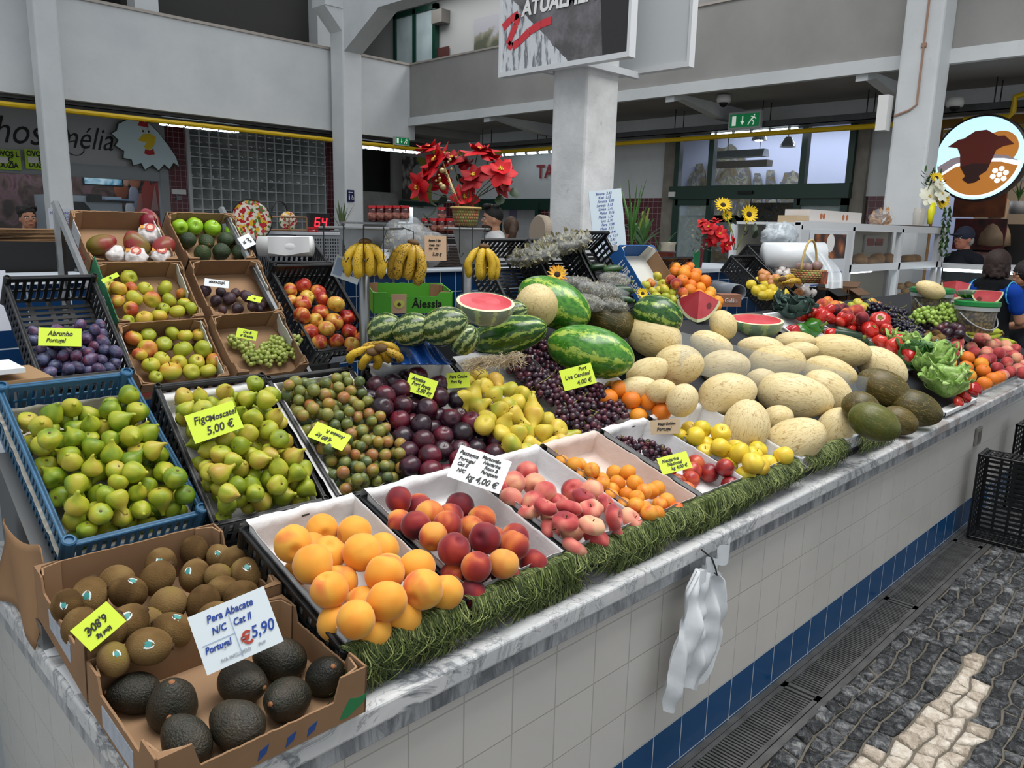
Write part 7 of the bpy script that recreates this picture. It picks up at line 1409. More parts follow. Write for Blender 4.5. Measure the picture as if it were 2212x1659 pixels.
lacet = NT('lace_plastic'); vv = lacet.voro(lacet.obj(), 60); M['lace'] = lacet.fin(lacet.ramp(vv, [(.3, c8('8f9194')), (.5, c8('c9cbcd'))]), .5)
P = aty(870, 572, 4.72); t = thing('lace_basket', 'white lace-pattern plastic basket behind the hanging bananas', 'basket', (P.x, 4.8, TOPZ)); mb = MB(); mb.smooth = True; mb.lathe([(.17, 0), (.21, .13)], 30, Matrix.Diagonal((1.3, .8, 1, 1))); mb.build('bowl', M['lace'], t)
P = aty(975, 560, 4.72); t = thing('wicker_basket', 'dark brown wicker basket on the inner counter', 'basket', (P.x, 4.8, TOPZ)); tt = NT('dark_wicker'); w_ = tt.n('TexWave'); tt.set(w_.inputs['Vector'], tt.obj()); w_.inputs['Scale'].default_value = 14; w_.inputs['Distortion'].default_value = 3; w_.bands_direction = 'Z'; tt.bump(w_.outputs['Fac'], .8, .01); tt.fin(tt.ramp(w_.outputs['Fac'], [(.2, c8('120b08')), (.8, c8('3a2418'))]), .6); mb = MB(); mb.box((-.26, -.12, 0), (.26, .14, .17)); bevel(mb.build('body', tt.m, t), .02)
baglike = PM('clear_plastic', 'dfe3e6', .12, .7, alpha=.16, bump=1.0, bs=25)
def bag(label, P, R3, rot, inner, nm='herb_bag', cat='bag', n=140, seed=1, li=.03, bm=None):
    """crumpled clear bag with what fills it"""
    rr = random.Random(seed); t = thing(nm, label, cat, mw=T(P) @ rot); o = gen(sph(1, 1), 26, 18, (5, .06), 0, .28, 1.8, seed); o.v = [(v[0]*R3[0], v[1]*R3[1], v[2]*R3[2]) for v in o.v]; o.build('plastic', bm or baglike, t)
    mb = MB(); mb.smooth = False
    for i in range(n):
        v = Vector((rr.gauss(0, 1), rr.gauss(0, 1), rr.gauss(0, 1))).normalized()*rr.uniform(.6, .86); petal(mb, li*rr.uniform(.7, 1.3), li*.34, T(v.x*R3[0], v.y*R3[1], v.z*R3[2]) @ rotz(rr.uniform(0, 6)) @ roty(rr.uniform(-1.5, 1.5)), .5, 3)
    tag(mb.build('dried_leaves', inner, t), kind='stuff'); return t
dry = PM('dried_leaf', '7a7558', .7, .2, var=.45, vs=30, hx2='9c9676'); dry2 = PM('dried_herb', '6f6a55', .8, .2, var=.5, vs=60, hx2='a39c85')
for i, (x, y, D, a, b, c, lb) in enumerate(((1200, 530, 3.75, .15, .10, .055, 'clear bag of dried bay leaves against the white pillar'), (1150, 552, 3.6, .13, .09, .04, 'long clear bag of bay leaves hanging over the black crate'), (1238, 522, 3.85, .10, .08, .04, 'upper bag of grey-green leaves by the pillar base'), (1328, 608, 3.45, .075, .06, .04, 'bag of dried oregano heads before the cucumbers'), (1300, 632, 3.3, .10, .07, .045, 'middle bag of dried herbs behind the brown melon'), (1250, 615, 3.4, .08, .05, .035, 'bag of dark dried herbs near the sunflower'), (1270, 655, 3.15, .07, .05, .035, 'clear bag of pale herbs next to the huge watermelon'), (1325, 660, 3.2, .06, .05, .03, 'small herb bag just above the brown melon'))):
    bag(lb, atd(x, y, D), (a, b, c), Matrix((Vector(CR), Vector((CF[0], CF[1], 0)).normalized(), Vector((0, 0, 1)))).transposed().to_4x4() @ roty(.15 if i > 2 else -.25), dry if i < 3 else dry2, n=(420 if i < 3 else 700), seed=i+3, li=(.03 if i < 3 else .012))
for i, (x, y, D) in enumerate(((880, 520, 4.9), (905, 540, 4.95))): bag(('white translucent bag of dried herbs behind the spotted bananas', 'second pale herb bag behind the kraft tag')[i], atd(x, y-i*8, D), (.2, .12, .13), Matrix(), dry2, n=200, seed=20+i, li=.03, bm=PM('milky_plastic', 'c9cdd2', .2, .6, alpha=.22, bump=.8, bs=20))
# black crates behind the watermelons
def fr_at(x, y, D, yaw, tilt, roll=0): return T(atd(x, y, D)) @ rotz(math.radians(yaw)) @ rotx(math.radians(tilt)) @ roty(math.radians(roll))
c = crate('fruit_crate', 'tipped black crate behind the huge watermelon, left one', fr_at(1098, 655, 3.45, -4, 50), .36, .36, .14, blackp, None, 0, 0, 3, (12, 14))
c = crate('fruit_crate', 'tipped black crate beneath the herb bags, right one', fr_at(1210, 650, 3.6, -4, 50), .34, .36, .14, blackp, None, 0, 0, 3, (12, 14))
FC = frame(3.0, 2.32, 1.25, -3, 50); crate('fruit_crate', 'black crate of cucumbers left of the blue carton', FC, .27, .44, .12, blackp, None, 0, .03, 3, (10, 14))
for x, y, a, b, an, D, lb in ((1302, 577, 17, 8, 5, 3.85, 'cucumber at the back left of the crate'), (1334, 582, 20, 10, 8, 3.75, 'cucumber highest in the crate'), (1358, 608, 18, 8, -3, 3.6, 'short cucumber in the middle of the crate'), (1330, 600, 20, 9, 0, 3.65, 'cucumber just behind the oregano bag'), (1356, 628, 24, 12, -3, 3.4, 'glossy thick cucumber before the oregano bag'), (1358, 648, 22, 10, -8, 3.35, 'lowest cucumber above the dark watermelon')):
    zuc(x-11, y, a, b, an, lb, D, 'cucumbers in the black crate', 'cucumber')
blu = PM('carton_blue', '1d5594', .6); FL_ = frame(3.22, 2.227, 1.284, -4, 48); c = carton('fruit_carton', 'blue carton with white lettering on its side holding small apples', FL_, .27, .345, .09, m_out=blu, m_in=cardw, low=(.05, .01, .0), corner=.05, seed=31)
text('LUIS SABBO', .052, white, c, T(-.0008, .16, -.052) @ rotz(-PI/2) @ Matrix(((1, 0, 0, 0), (0, 0, -1, 0), (0, 1, 0, 0), (0, 0, 0, 1))), bold=.0008, sx=.85)
MB().box((.262, .0, -.10), (.2645, .345, .0)).build('plain_inner_side', card, c); mb = MB(); mb.lathe([(.018, 0), (.018, .001)], 16, T(-.001, .35, -.03) @ roty(-PI/2)); mb.build('round_logo', white, c)
run(FL_, 'russet', [(1420, 597, 1), (1405, 612), (1395, 616), (1432, 614), (1440, 612), (1425, 628), (1410, 630), (1438, 628), (1448, 634), (1421, 640), (1452, 645), (1435, 642)], .026, 121, None, 'small green-red apple', 'in the blue carton', 12, 'small apples in the blue carton', 'apple', -.07)
run(T(atd(1485, 665, 3.9)) @ rotz(math.radians(-24)) @ rotx(math.radians(40)), 'peach', [(1449, 605), (1460, 613), (1482, 650, 1.1), (1489, 657), (1475, 632)], .028, 122, None, 'dark peach', 'beside the blue carton', 10, 'peaches beside the blue carton', 'peach', -.03)
FO = frame(3.52, 2.19, 1.22, -2, 48); crate('fruit_crate', 'tipped black crate full of oranges', FO, .28, .33, .09, blackp, None, 0, .02, 3, (10, 14))
K10 = cv(1400, 480, 5.53)
run(FO, 'orange', [(330, 550), (335, 600), (490, 540), (450, 590), (440, 635), (415, 700), (560, 640), (540, 690), (530, 745), (500, 800), (640, 730), (625, 790), (610, 850), (590, 900), (730, 840), (720, 880), (700, 940), (815, 945), (800, 990)], .0345, 123, K10, 'bright orange', 'of the tipped crate', 12, 'oranges in the tipped crate', 'orange', -.06, cap=1.6)
FLm = frame(4.45, 2.2, 1.238, -3, 36); crate('fruit_crate', 'tipped black crate of lemons', FLm, .27, .40, .12, blackp, None, .004, .0, 3, (12, 18))
run(FLm, 'lemon', [(1235, 745), (1290, 730), (1365, 815), (1475, 800), (1385, 755), (1330, 800), (1580, 830), (1610, 855), (1420, 860), (1515, 880), (1300, 830), (1360, 870)], .030, 124, K10, 'yellow lemon', 'of the tipped lemon crate', 12, 'lemons in the tipped crate', 'lemon', -.07)
crate('fruit_crate', 'tipped black crate of onions and garlic behind the lemons', frame(4.78, 2.32, 1.31, -3, 40), .30, .36, .10, blackp, None, .004, .0, 3, (12, 14))
mon = PM('onion_skin', 'b3763f', .35, .5, rv=.4); gar = PM('garlic_skin', 'd0c8c4', .5, .4, rv=.15); kind('onion', 'onion', .03, [[('onion', gen(sph(.03, .95, 0, 0, .3, 0, .2), 18, 12, (6, .02), 0, .03).mesh('onion', mon))]]); kind('garlic', 'garlic_bulb', .022, [[('garlic_bulb', gen(sph(.022, .85, 0, 0, .3, .1, .5), 18, 12, (7, .07), 0, .03).mesh('garlic_bulb', gar))]])
FOn = frame(4.78, 2.32, 1.31, -3, 40)
run(FOn, 'onion', [(1370, 620), (1420, 640), (1460, 680), (1500, 670), (1400, 690), (1440, 720), (1795, 845), (1755, 880)], .030, 125, K10, 'light brown onion', 'behind the lemons', 12, 'onions behind the lemons', 'onion', -.03)
run(FOn, 'garlic', [(1540, 560), (1610, 570), (1660, 590), (1590, 610), (1560, 540), (1640, 620), (1700, 660), (1740, 700), (1770, 720), (1850, 790), (1890, 810), (1950, 860), (1900, 850), (1975, 840), (1840, 830)], .024, 126, K10, 'white garlic bulb', 'between onions and basket', 12, 'garlic beside the lemon crate', 'garlic', -.03)
bananas('browning banana hand lying on the lemon crate', atd(1718, 602, 4.35), 6, 'spot', 14, .17, .017, mw=T(atd(1690, 603, 4.3)) @ rotz(.2) @ roty(-1.35) @ rotz(1.9))
PG = atd(1745, 600, 4.85); t = thing('garlic_basket', 'small wicker basket with tall loop handle and sunflower label', 'basket', PG); mb = MB(); mb.smooth = True; mb.lathe([(.085, -.03), (.11, .05)], 28); mb.build('bowl', tt.m if False else M['basket'], t)
mb = MB(); mb.smooth = True; mb.tube([(.105*math.cos(a), .0, .04+.19*math.sin(a)) for a in [PI*i/16 for i in range(17)]], .007, 7); mb.build('handle', PM('basket_straw', 'b59a5c'), t); MB().box((-.08, -.125, -.03), (.0, -.118, .045)).build('picture_label', PM('label_picture', '3a1a14', .4, hx2='b3542a', vs=30), t); mb = MB(); mb.smooth = True
for i in range(9): mb.ball((.06*math.cos(i*2.3), .05*math.sin(i*2.3), .055+.01*(i % 3)), .028, 10, 8)
mb.build('net_of_garlic', PM('purple_garlic', '8a6f6a', .5, var=.3), t)
o = thing('plastic_roll', 'big white roll of plastic bags behind the lemon crate', 'roll', atd(1712, 552, 5.1)); mb = MB(); mb.smooth = True; mb.tube([Vector(CR)*-.19, Vector(CR)*.2], .085, 24); mb.build('roll', PM('roll_plastic', 'd5dadd', .3, .5, bump=.3, bs=20), o)
mb = MB(); mb.smooth = True; B0 = atd(1712, 552, 5.1); mb.grid(lambda u, v: (atd(1738+u*40+v*42+12*math.sin(v*3), 545+v*78, 5.0-.15*v)-B0)+Vector(CF)*(.02*math.sin(u*9+v*4)), 10, 18); mb.build('hanging_sheet', PM('roll_sheet', 'c9cfd3', .3, .5, alpha=.6, bump=.3, bs=20), o)
bag('crumpled clear plastic bags heaped behind the white roll', atd(1685, 510, 5.6), (.16, .12, .10), Matrix(), PM('plastic_crumple', 'c9d3da', .2, .6), 'plastic_bags', 'bag', 60, 44, .05, PM('crumpled_plastic', 'cdd6dc', .15, .7, alpha=.5, bump=1, bs=22))
# dark boxes, carton flaps in front of the bread case
for (x, y, D, w, h, cc, lb) in ((1800, 640, 5.2, .22, .09, '151515', 'open black cardboard box behind the tomatoes'), (1845, 640, 5.3, .24, .10, '5f4632', 'open brown cardboard box before the bread case'), (1470, 632, 4.2, .0, 0, '', '')):
    if w:
        t = thing('open_box', lb, 'box', atd(x, y, D)); m_ = PM('boxc_'+cc, cc, .8, var=.2); mb = MB(); mb.box((-w/2, 0, -h/2), (w/2, .004, h/2)); mb.box((-w/2, .2, -h/2), (w/2, .204, h/2)); mb.box((-w/2, 0, -h/2), (-w/2+.004, .2, h/2)); mb.box((w/2-.004, 0, -h/2), (w/2, .2, h/2)); mb.build('walls', m_, t); mb = MB(); mb.box((-.1, -.08, 0), (.1, 0, .004), T(0, 0, h/2) @ rotx(.5)); mb.box((0, -.07, 0), (.07, .07, .004), T(w/2, .1, h/2) @ roty(-.5)); mb.build('flap', m_, t)
o = MB().box((-.065, -.04, -.035), (.065, .04, .035)).build('small_carton', PM('galao_box', '8a5f4a', .7), loc=atd(1572, 648, 4.5)); o.rotation_euler.z = -.6; tag(o, 'small brown box with white lettering beneath the lemon crate', 'box'); text('Galão', .033, white, o, T(0, -.042, .0) @ Matrix(((1, 0, 0, 0), (0, 0, -1, 0), (0, 1, 0, 0), (0, 0, 0, 1))))
mb = MB(); mb.smooth = True; mb.lathe([(.05, -.15), (.05, .15), (.044, .15), (.044, -.15)], 24, rotx(PI/2)); o = mb.build('pipe_end', PM('grey_pipe', '6a7078', .4), loc=atd(1570, 628, 4.7)); o.rotation_euler.z = -.6; tag(o, 'grey plastic pipe end between the orange and lemon crates', 'pipe')
# display counter of blue tiles under the flowers
o = MB().box((4.3, 3.0, 0), (5.9, 3.6, 1.33)).build('flower_counter', btile); tag(o, 'blue tiled counter with white top under the potted flowers', 'counter'); MB().box((4.27, 2.97, 1.33), (5.93, 3.63, 1.355)).build('top', PM('nosing_white', 'c9d2da'), o)
PT = atx(1528, 560, 4.45); PT.z = 1.355; PT = Vector((4.6, 3.12, 1.355)); DD = float(CF @ (np.array(PT)-CAM)); fp = thing('flower_pot', 'brown ribbed pot with red poinsettia blooms on the flower counter', 'flowers', PT)
mb = MB(); mb.smooth = False; mb.lathe([(.06, 0), (.064, .01), (.066, .03), (.070, .032), (.072, .055), (.076, .057), (.078, .08), (.083, .082), (.086, .115), (.09, .12)], 32); mb.build('pot', PM('pot_brown', '4a1f14', .3), fp)
q_ = lambda x, y, dd=0: atd(x, y, DD+dd)-PT
for i, (x, y, R, nr) in enumerate(((1530, 490, .075, (-.3, -.8, .5)), (1555, 505, .085, (.2, -.9, .2)), (1570, 530, .07, (.5, -.7, -.2)), (1515, 480, .05, (-.5, -.5, .7)), (1545, 475, .05, (0, -.4, .9)), (1585, 520, .05, (.8, -.3, 0)), (1538, 520, .05, (-.2, -.9, -.1)))): flower(q_(x, y, i*.01-.06), R, Vector(CR)*nr[0]+Vector(CF)*nr[1]+Vector(CU)*nr[2], fp, 60+i, 'flower_head', redp)
mb = MB()
for k in range(34): petal(mb, .04, .012, T(q_(1492+(k*37 % 40), 478+(k*23 % 62), .02)) @ rotz(k*1.9) @ roty(.3+(k % 5)*.2), .2)
mb.build('green_leaves', PM('variegated_leaf', '3a4a34', .5, hx2='8a8f78', vs=60), fp)
yel = PM('sunflower_yellow', 'e3bf1a', .5, .3, var=.15); sfc = PM('sunflower_centre', '2a1810', .8)
def sunflower(par, P, R, nr, n=16, m=None, seed=1):
    Q = T(P) @ Vector(nr).normalized().to_track_quat('Z', 'Y').to_matrix().to_4x4(); mb = MB(); rr = random.Random(seed)
    for ring in (0, 1):
        for k in range(n): petal(mb, R*(1-.12*ring)*rr.uniform(.9, 1.1), R*.16, Q @ rotz(k*2*PI/n+ring*.2) @ T(R*.2, 0, 0) @ roty(-.1-.25*ring), .1, 4)
    o = mb.build('petals', m or yel, par); mb = MB(); mb.smooth = True; mb.ball((0, 0, 0), R*.38, 14, 8, (1, 1, .4), Q); mb.build('disc', sfc, o); return o
sv = thing('sunflower_vase', 'tall sunflowers in a glass vase behind the red pot', 'flowers', Vector((4.78, 3.2, 1.355))); Vz = Vector((4.78, 3.2, 1.355)); DV = float(CF @ (np.array(Vz)-CAM)); qv = lambda x, y, dd=0: atd(x, y, DV+dd)-Vz
cam_n = -Vector(CF)
sunflower(sv, qv(1562, 443), .055, cam_n+Vector(CU)*.5); sunflower(sv, qv(1618, 463), .06, cam_n+Vector(CR)*.3); sunflower(sv, qv(1570, 466, .05), .035, cam_n)
mb = MB(); mb.smooth = True
for a, b in (((1562, 443), (1585, 540)), ((1618, 463), (1590, 540)), ((1570, 466), (1588, 540))): mb.tube([qv(*a, .02), qv((a[0]+b[0])/2+4, (a[1]+b[1])/2, .02), qv(*b, .02)], .004, 6)
mb.build('stems', stg, sv); mb = MB()
for x, y, an in ((1600, 470, 1), (1575, 490, 2), (1590, 485, 3), (1630, 500, .5), (1615, 505, 2.2), (1628, 515, 4), (1605, 510, 5)): petal(mb, .07, .022, T(qv(x, y)) @ rotz(an) @ roty(-.9), .2)
mb.build('green_leaves', lfg, sv); mb = MB(); mb.smooth = True; mb.lathe([(.05, 0), (.05, .16), (.058, .18)], 24); mb.build('vase', PM('vase_glass', 'c9c0ae', .1, .6, alpha=.35), sv)
o = MB().box((-.012, -.01, 0), (.012, .01, .22)).build('maroon_frame', PM('maroon_strip', '5a1a26', .5), loc=Vector((5.05, 3.1, 1.355))); o.rotation_euler = (0, .15, 0); tag(o, 'thin maroon picture frame edge beside the sunflower vase', 'frame')
o = MB().box((-.02, -.01, 0), (.03, .01, .12)).build('green_card', PM('green_card', '1f7a4a', .6), loc=Vector((4.92, 3.05, 1.355))); tag(o, 'small green card between vase and frame', 'card')
# small artificial sunflowers among the produce
for x, y, D, R, m_, lb in ((1204, 593, 3.15, .036, PM('orange_petal', 'd98a1e', .5, hx2='e0b030', vs=40), 'orange artificial sunflower on the black crate'), (1388, 634, 3.25, .022, yel, 'small yellow flower before the blue carton')):
    t = thing('sunflower', lb, 'flower', atd(x, y, D)); sunflower(t, Vector(), R, cam_n+Vector(CU)*.3, 13, m_)
# plants by the pillar
def blades(name, label, P, n, L, m, seed, W=.006, spread=.5, bend=.5, cat='plant', pot=None, m2=None):
    rr = random.Random(seed); t = thing(name, label, cat, P)
    for i in range(n):
        az = rr.uniform(0, 6.28); l = L*rr.uniform(.6, 1.1); s = spread*rr.uniform(.2, 1); mb = MB(); vs = []; mb.smooth = True; K = 9
        for k in range(K+1):
            v = k/K; r_ = s*l*v**(1+bend); z = l*v*(1-.35*bend*v*s*1.5); w = W*(math.sin(PI*min(v+.08, 1)*.96)**.6)
            vs += [(r_*math.cos(az)-w*math.sin(az), r_*math.sin(az)+w*math.cos(az), z), (r_*math.cos(az), r_*math.sin(az), z-w*.5), (r_*math.cos(az)+w*math.sin(az), r_*math.sin(az)-w*math.cos(az), z)]
        mb.add(vs, [(k*3+j, k*3+j+1, k*3+j+4, k*3+j+3) for k in range(K) for j in (0, 1)]); mb.build('leaf', m2 if (m2 and i % 2) else m, t)
    if pot: mb = MB(); mb.smooth = True; mb.lathe([(pot[0]*.8, -pot[1]), (pot[0], 0)], 20); mb.build('pot', pot[2], t)
    return t
lg = PM('blade_green', '3f6a2c', .45, .4, var=.3); lg2 = PM('blade_yellow_edge', '7f8f3a', .45, .4, var=.3); clr = PM('clear_plastic', 'dfe3e6')
blades('grassy_plant', 'tall grassy green plant right of the white pillar', Vector((4.45, 3.28, 1.48)), 16, .46, lg, 1, .007, .45, .5, pot=(.045, .13, clr)); blades('snake_plant', 'yellow-edged snake plant right of the grassy plant', Vector((4.72, 3.4, 1.42)), 10, .34, PM('snake_leaf', '2c4a24', .4, .4, hx2='6f7a3a', vs=30), 2, .022, .35, .3, pot=(.06, .10, PM('pot_brown', '4a1f14')), m2=lg2)
t = blades('leafy_plant', 'broad-leaved green plant in a clear bottle beside the pillar', Vector((4.6, 3.3, 1.47)), 14, .25, PM('broad_leaf', '4a6f3a', .45, .4, var=.3), 3, .024, .8, .7, pot=(.05, .12, clr))
blades('herb_spray', 'sprig of fine olive-green leaves left of the restroom sign', atd(738, 505, 5.4), 26, .22, PM('olive_sprig', '55663f', .6, .3, var=.3), 4, .007, .5, .4); blades('bottle_plant', 'pale green sprouting plant at the sunflower stall edge', Vector((4.9, 3.35, 1.4)), 6, .3, lg, 6, .008, .9, .8)
# white list board leaning on the pillar
wb = MB().box((0, 0, 0), (.19, .006, .37)).build('list_board', PM('whiteboard', 'c3d0d8', .25, .5)); Pb = atd(1285, 556, 4.45); MB().box((.0, .0, -Pb.z+.0), (.19, .02, 0)).build('board_foot', steel, wb); wb.matrix_world = T(Pb) @ rotz(math.radians(-38)) @ rotx(math.radians(-6)) @ roty(math.radians(-7)); tag(wb, 'white board handwritten in blue leaning on the pillar', 'board')
rr = random.Random(5); wl = ['Banana', 'Kiwi', 'Ameixa', 'Laranja', 'Limao', 'Melao', 'Meloa', 'Uva', 'Pera', 'Maca', 'Tomate', 'Cenoura', 'Batata', 'Cebola', 'Alho', 'Couve']
for i, w_ in enumerate(wl): text(w_+'  '+f'{rr.randrange(1,4)},{rr.randrange(10,99)}', .02, inkb, wb, T(.085+.004*(i % 3), -.0015, .35-.0217*i) @ Matrix(((1, 0, 0, 0), (0, 0, -1, 0), (0, 1, 0, 0), (0, 0, 0, 1))), .3, sx=.9)
o = thing('round_scale', 'round grey-brown dial seen behind the pillar edge', 'scale', atd(1174, 500, 4.9)); mb = MB(); mb.smooth = False; mb.lathe([(.10, 0), (.10, .04), (.09, .05)], 36, face(-Vector(CF)+Vector(CR)*-1.6)); mb.build('dial', PM('dial_beige', '8f8272', .5), o); MB().tube([(0, 0, -.08), (0, 0, -o.location.z)], .012, 8).build('stand_pole', steel, o)
# banners on the pillar
tt = NT('banner_picture'); o_ = tt.obj(); s_ = tt.n('SeparateXYZ', o_); yy, zz = s_.outputs[1], s_.outputs[2]
dgn = tt.math('ADD', tt.math('MULTIPLY', yy, -1.0), tt.math('MULTIPLY', zz, 1.15)); nzb = tt.noise(o_, 6, 5, .6); mrb = tt.ramp(tt.noise(tt.mapv(o_, (1, 9, 2), (0, 0, 0), (.8, 0, 0)), 3, 4, .6), [(.42, c8('6f7278')), (.5, c8('c4c8cc'))])
flr = tt.mix(tt.ramp(tt.noise(o_, 5, 5, .7), [(.4, 0.), (.7, 1.)]), c8('4a4849'), c8('77757a')); cc = tt.mix(tt.math('LESS_THAN', dgn, tt.math('MULTIPLY_ADD', nzb, .08, -.62)), flr, mrb)
dk = tt.math('GREATER_THAN', tt.math('ADD', tt.math('MULTIPLY', yy, -1.0), tt.math('MULTIPLY', zz, .1)), .28); cc = tt.mix(dk, cc, c8('1d1a1b')); M['banner'] = tt.fin(cc, .3)
def board(x, y0, y1, z0, z1, label, pic):
    t = thing('hanging_sign', label, 'banner', (x, (y0+y1)/2, (z0+z1)/2)); w, h = (y1-y0)/2, (z1-z0)/2
    mb = MB(); mb.box((-.02, -w, -h), (.02, w, h)); mb.build('board', M['banner'] if pic else PM('sign_back_white', 'b9bfc2', .5), t); mb = MB()
    mb.box((-.03, -w-.02, -h-.03), (.03, w+.02, -h)); mb.box((-.03, -w-.02, -h), (.03, -w, h)); mb.box((-.03, w, -h), (.03, w+.02, h)); mb.build('frame', alu, t)
    return t, w, h
t, w, h = board(3.86, 2.93, 3.97, 2.62, 3.75, 'hanging banner reading ATUALMENTE over a market photograph', True)
text('ATUALMENTE', .125, white, t, T(-.026, -.04, -h+.36) @ FX, .12, bold=.005, sx=.95)
mb = MB(); pts = [(.51, .28), (.44, .32), (.37, .34), (.39, .28), (.43, .22), (.46, .17), (.42, .15), (.36, .17), (.27, .22), (.17, .25), (.08, .26)]; pts = [(y, z-.12) for y, z in pts]
for (a, b) in zip(pts, pts[1:]):
    d = Vector((b[0]-a[0], b[1]-a[1])); nrm = Vector((-d.y, d.x)).normalized()*.024; mb.add([(-.023, min(max(q[0], -w), w), -h+.12+q[1]) for q in ((a[0]+nrm.x, a[1]+nrm.y), (b[0]+nrm.x, b[1]+nrm.y), (b[0]-nrm.x, b[1]-nrm.y), (a[0]-nrm.x, a[1]-nrm.y))], [(0, 1, 2, 3)])
mb.build('red_stroke', PM('stroke_red', 'c4323c', .5), t)
board(4.48, 2.93, 3.97, 2.66, 3.8, 'plain white back of the second hanging sign', False)
mb = MB(); mb.box((3.86, 3.3, 2.60), (4.48, 3.34, 2.64)); mb.box((3.86, 3.64, 2.60), (4.48, 3.68, 2.64)); o = mb.build('sign_bracket', alu); tag(o, 'white steel bracket joining the two hanging signs', 'bracket')
# scale display, plate, frames behind the cartons
P = aty(692, 477, 5.2); MB().box((P.x-.3, 5.1, TOPZ), (P.x+.35, 5.45, P.z-.07)).build('display_plinth', PM('grey_tub', '5c5f63'), bpy.data.objects['inner_counter']); t = thing('number_display', 'black LED display showing 64 in red digits', 'display', P); mb = MB(); mb.box((-.085, 0, -.07), (.085, .05, .055)); mb.build('case', PM('black', '0a0a0b'), t); led = PM('led_red', 'ff2030', .5, emit='ff2030', es=3)
def seg(ch, x0, mb):
    S_ = {'6': 'acdefg', '4': 'bcfg'}[ch]; w, h = .035, .03; L = {'a': ((0, 2*h), (w, 2*h)), 'b': ((w, h), (w, 2*h)), 'c': ((w, 0), (w, h)), 'd': ((0, 0), (w, 0)), 'e': ((0, 0), (0, h)), 'f': ((0, h), (0, 2*h)), 'g': ((0, h), (w, h))}
    for s_ in S_: (a, b), (c_, d) = L[s_]; mb.tube([(x0+a+b*.15, -.004, b-.04), (x0+c_+d*.15, -.004, d-.04)], .0042, 6)
mb = MB(); seg('6', -.05, mb); seg('4', .01, mb); mb.build('digits', led, t)
P = aty(545, 475, 5.0); t = thing('painted_plate', 'round plate painted with red flowers on the inner counter', 'plate', P); tt = NT('plate_paint'); vv = tt.voro(tt.obj(), 60, out='Color'); hs = tt.ramp(tt.n('SeparateXYZ', vv).outputs[0], [(0, c8('c9c2b0')), (.45, c8('c9c2b0')), (.46, c8('a3222a')), (.7, c8('c99a2a')), (.85, c8('4a6a2c'))], 'CONSTANT'); tt.fin(hs, .2)
mb = MB(); mb.smooth = True; mb.lathe([(.13, -.004), (.135, .012), (.09, .004), (.05, .002)], 36, face(-Vector((CF[0], CF[1], .1)))); mb.build('dish', tt.m, t); mb = MB(); mb.smooth = True; mb.tube([face(-Vector((CF[0], CF[1], .1))) @ Vector((.135*math.cos(a/30*2*PI), .135*math.sin(a/30*2*PI), .012)) for a in range(31)], .004, 5); mb.build('rim_line', PM('black', '0a0a0b'), t)
P = aty(608, 478, 5.1); t = thing('wooden_frame_box', 'low wooden box frame with glass beside the painted plate', 'box', P); mb = MB(); fw_ = PM('thin_wood', '7a5a3c', .5)
for a, b in (((-.2, 0, .03), (.2, 0, .03)), ((-.2, 0, -.06), (.2, 0, -.06)), ((-.2, 0, -.06), (-.2, 0, .03)), ((.2, 0, -.06), (.2, 0, .03)), ((.06, 0, -.06), (.06, 0, .03))): mb.tube([a, b], .006, 4)
mb.build('frame', fw_, t); mb = MB(); mb.smooth = True; mb.ball((.08, .05, 0), .07, 20, 14, (1, .3, 1)); mb.build('flower_dish', tt.m, t); mb = MB(); mb.tube([(.02+.06*math.cos(a), .06, .06+.08*math.sin(a)) for a in [PI*i/10 for i in range(11)]], .006, 6); mb.build('handle', PM('black', '0a0a0b'), t)
P = aty(676, 498, 4.9); t = thing('red_jar', 'big red jar with cloth lid before the LED display', 'jar', P); mb = MB(); mb.smooth = True; mb.lathe([(.035, -.06), (.038, -.05), (.038, .0), (.032, .012)], 20); mb.build('glass', PM('red_jam', '7a0f12', .1, .6), t); mb = MB(); mb.lathe([(.036, .01), (.036, .024)], 20); mb.build('lid', lidr, t)
# white paper roll above the apple crate, green avocado carton, blue plastic sheet
t = thing('paper_roll', 'thick white paper roll above the tilted apple crate', 'roll', atd(617, 532, 3.25)); mb = MB(); mb.smooth = True; mb.tube([Vector(CR)*-.11, Vector(CR)*.11], .042, 24); mb.build('roll', PM('white_paper', 'd6d7d8'), t); mb = MB(); mb.smooth = True; mb.grid(lambda u, v: tuple(Vector(CR)*(-.06+u*.17)+Vector((0, 0, .03-v*.075*(1-.3*abs(u-.4))))-Vector(CF)*(.044+.004*math.sin(u*9))), 12, 6); mb.build('loose_end', PM('white_paper', 'd6d7d8'), t)
Fz = T(atd(585, 566, 3.28)) @ rotz(math.radians(-10)) @ rotx(math.radians(25)); crate('fruit_crate', 'black crate under the white paper roll', Fz, .26, .2, .12, blackp, None, 0, 0, 2, (10, 8))
gc = PM('carton_bright_green', '4a9a2c', .5, .4); Fa = T(atd(806, 632, 2.9)) @ rotz(math.radians(-27)) @ rotx(math.radians(6)); c = carton('fruit_carton', 'bright green carton with an avocado picture and black lettering', Fa, .305, .2, .08, m_out=gc, m_in=card, low=(.015, .0, .0), corner=.05, seed=41)
text('Âlessia', .042, PM('black', '0a0a0b'), c, T(.205, -.0006, -.045) @ Matrix(((1, 0, 0, 0), (0, 0, -1, 0), (0, 1, 0, 0), (0, 0, 0, 1))), bold=.0008); MB().box((.068, -.0012, -.08), (.125, .0002, -.006)).build('picture_panel', PM('panel_beige', 'b8967a', .6), c)
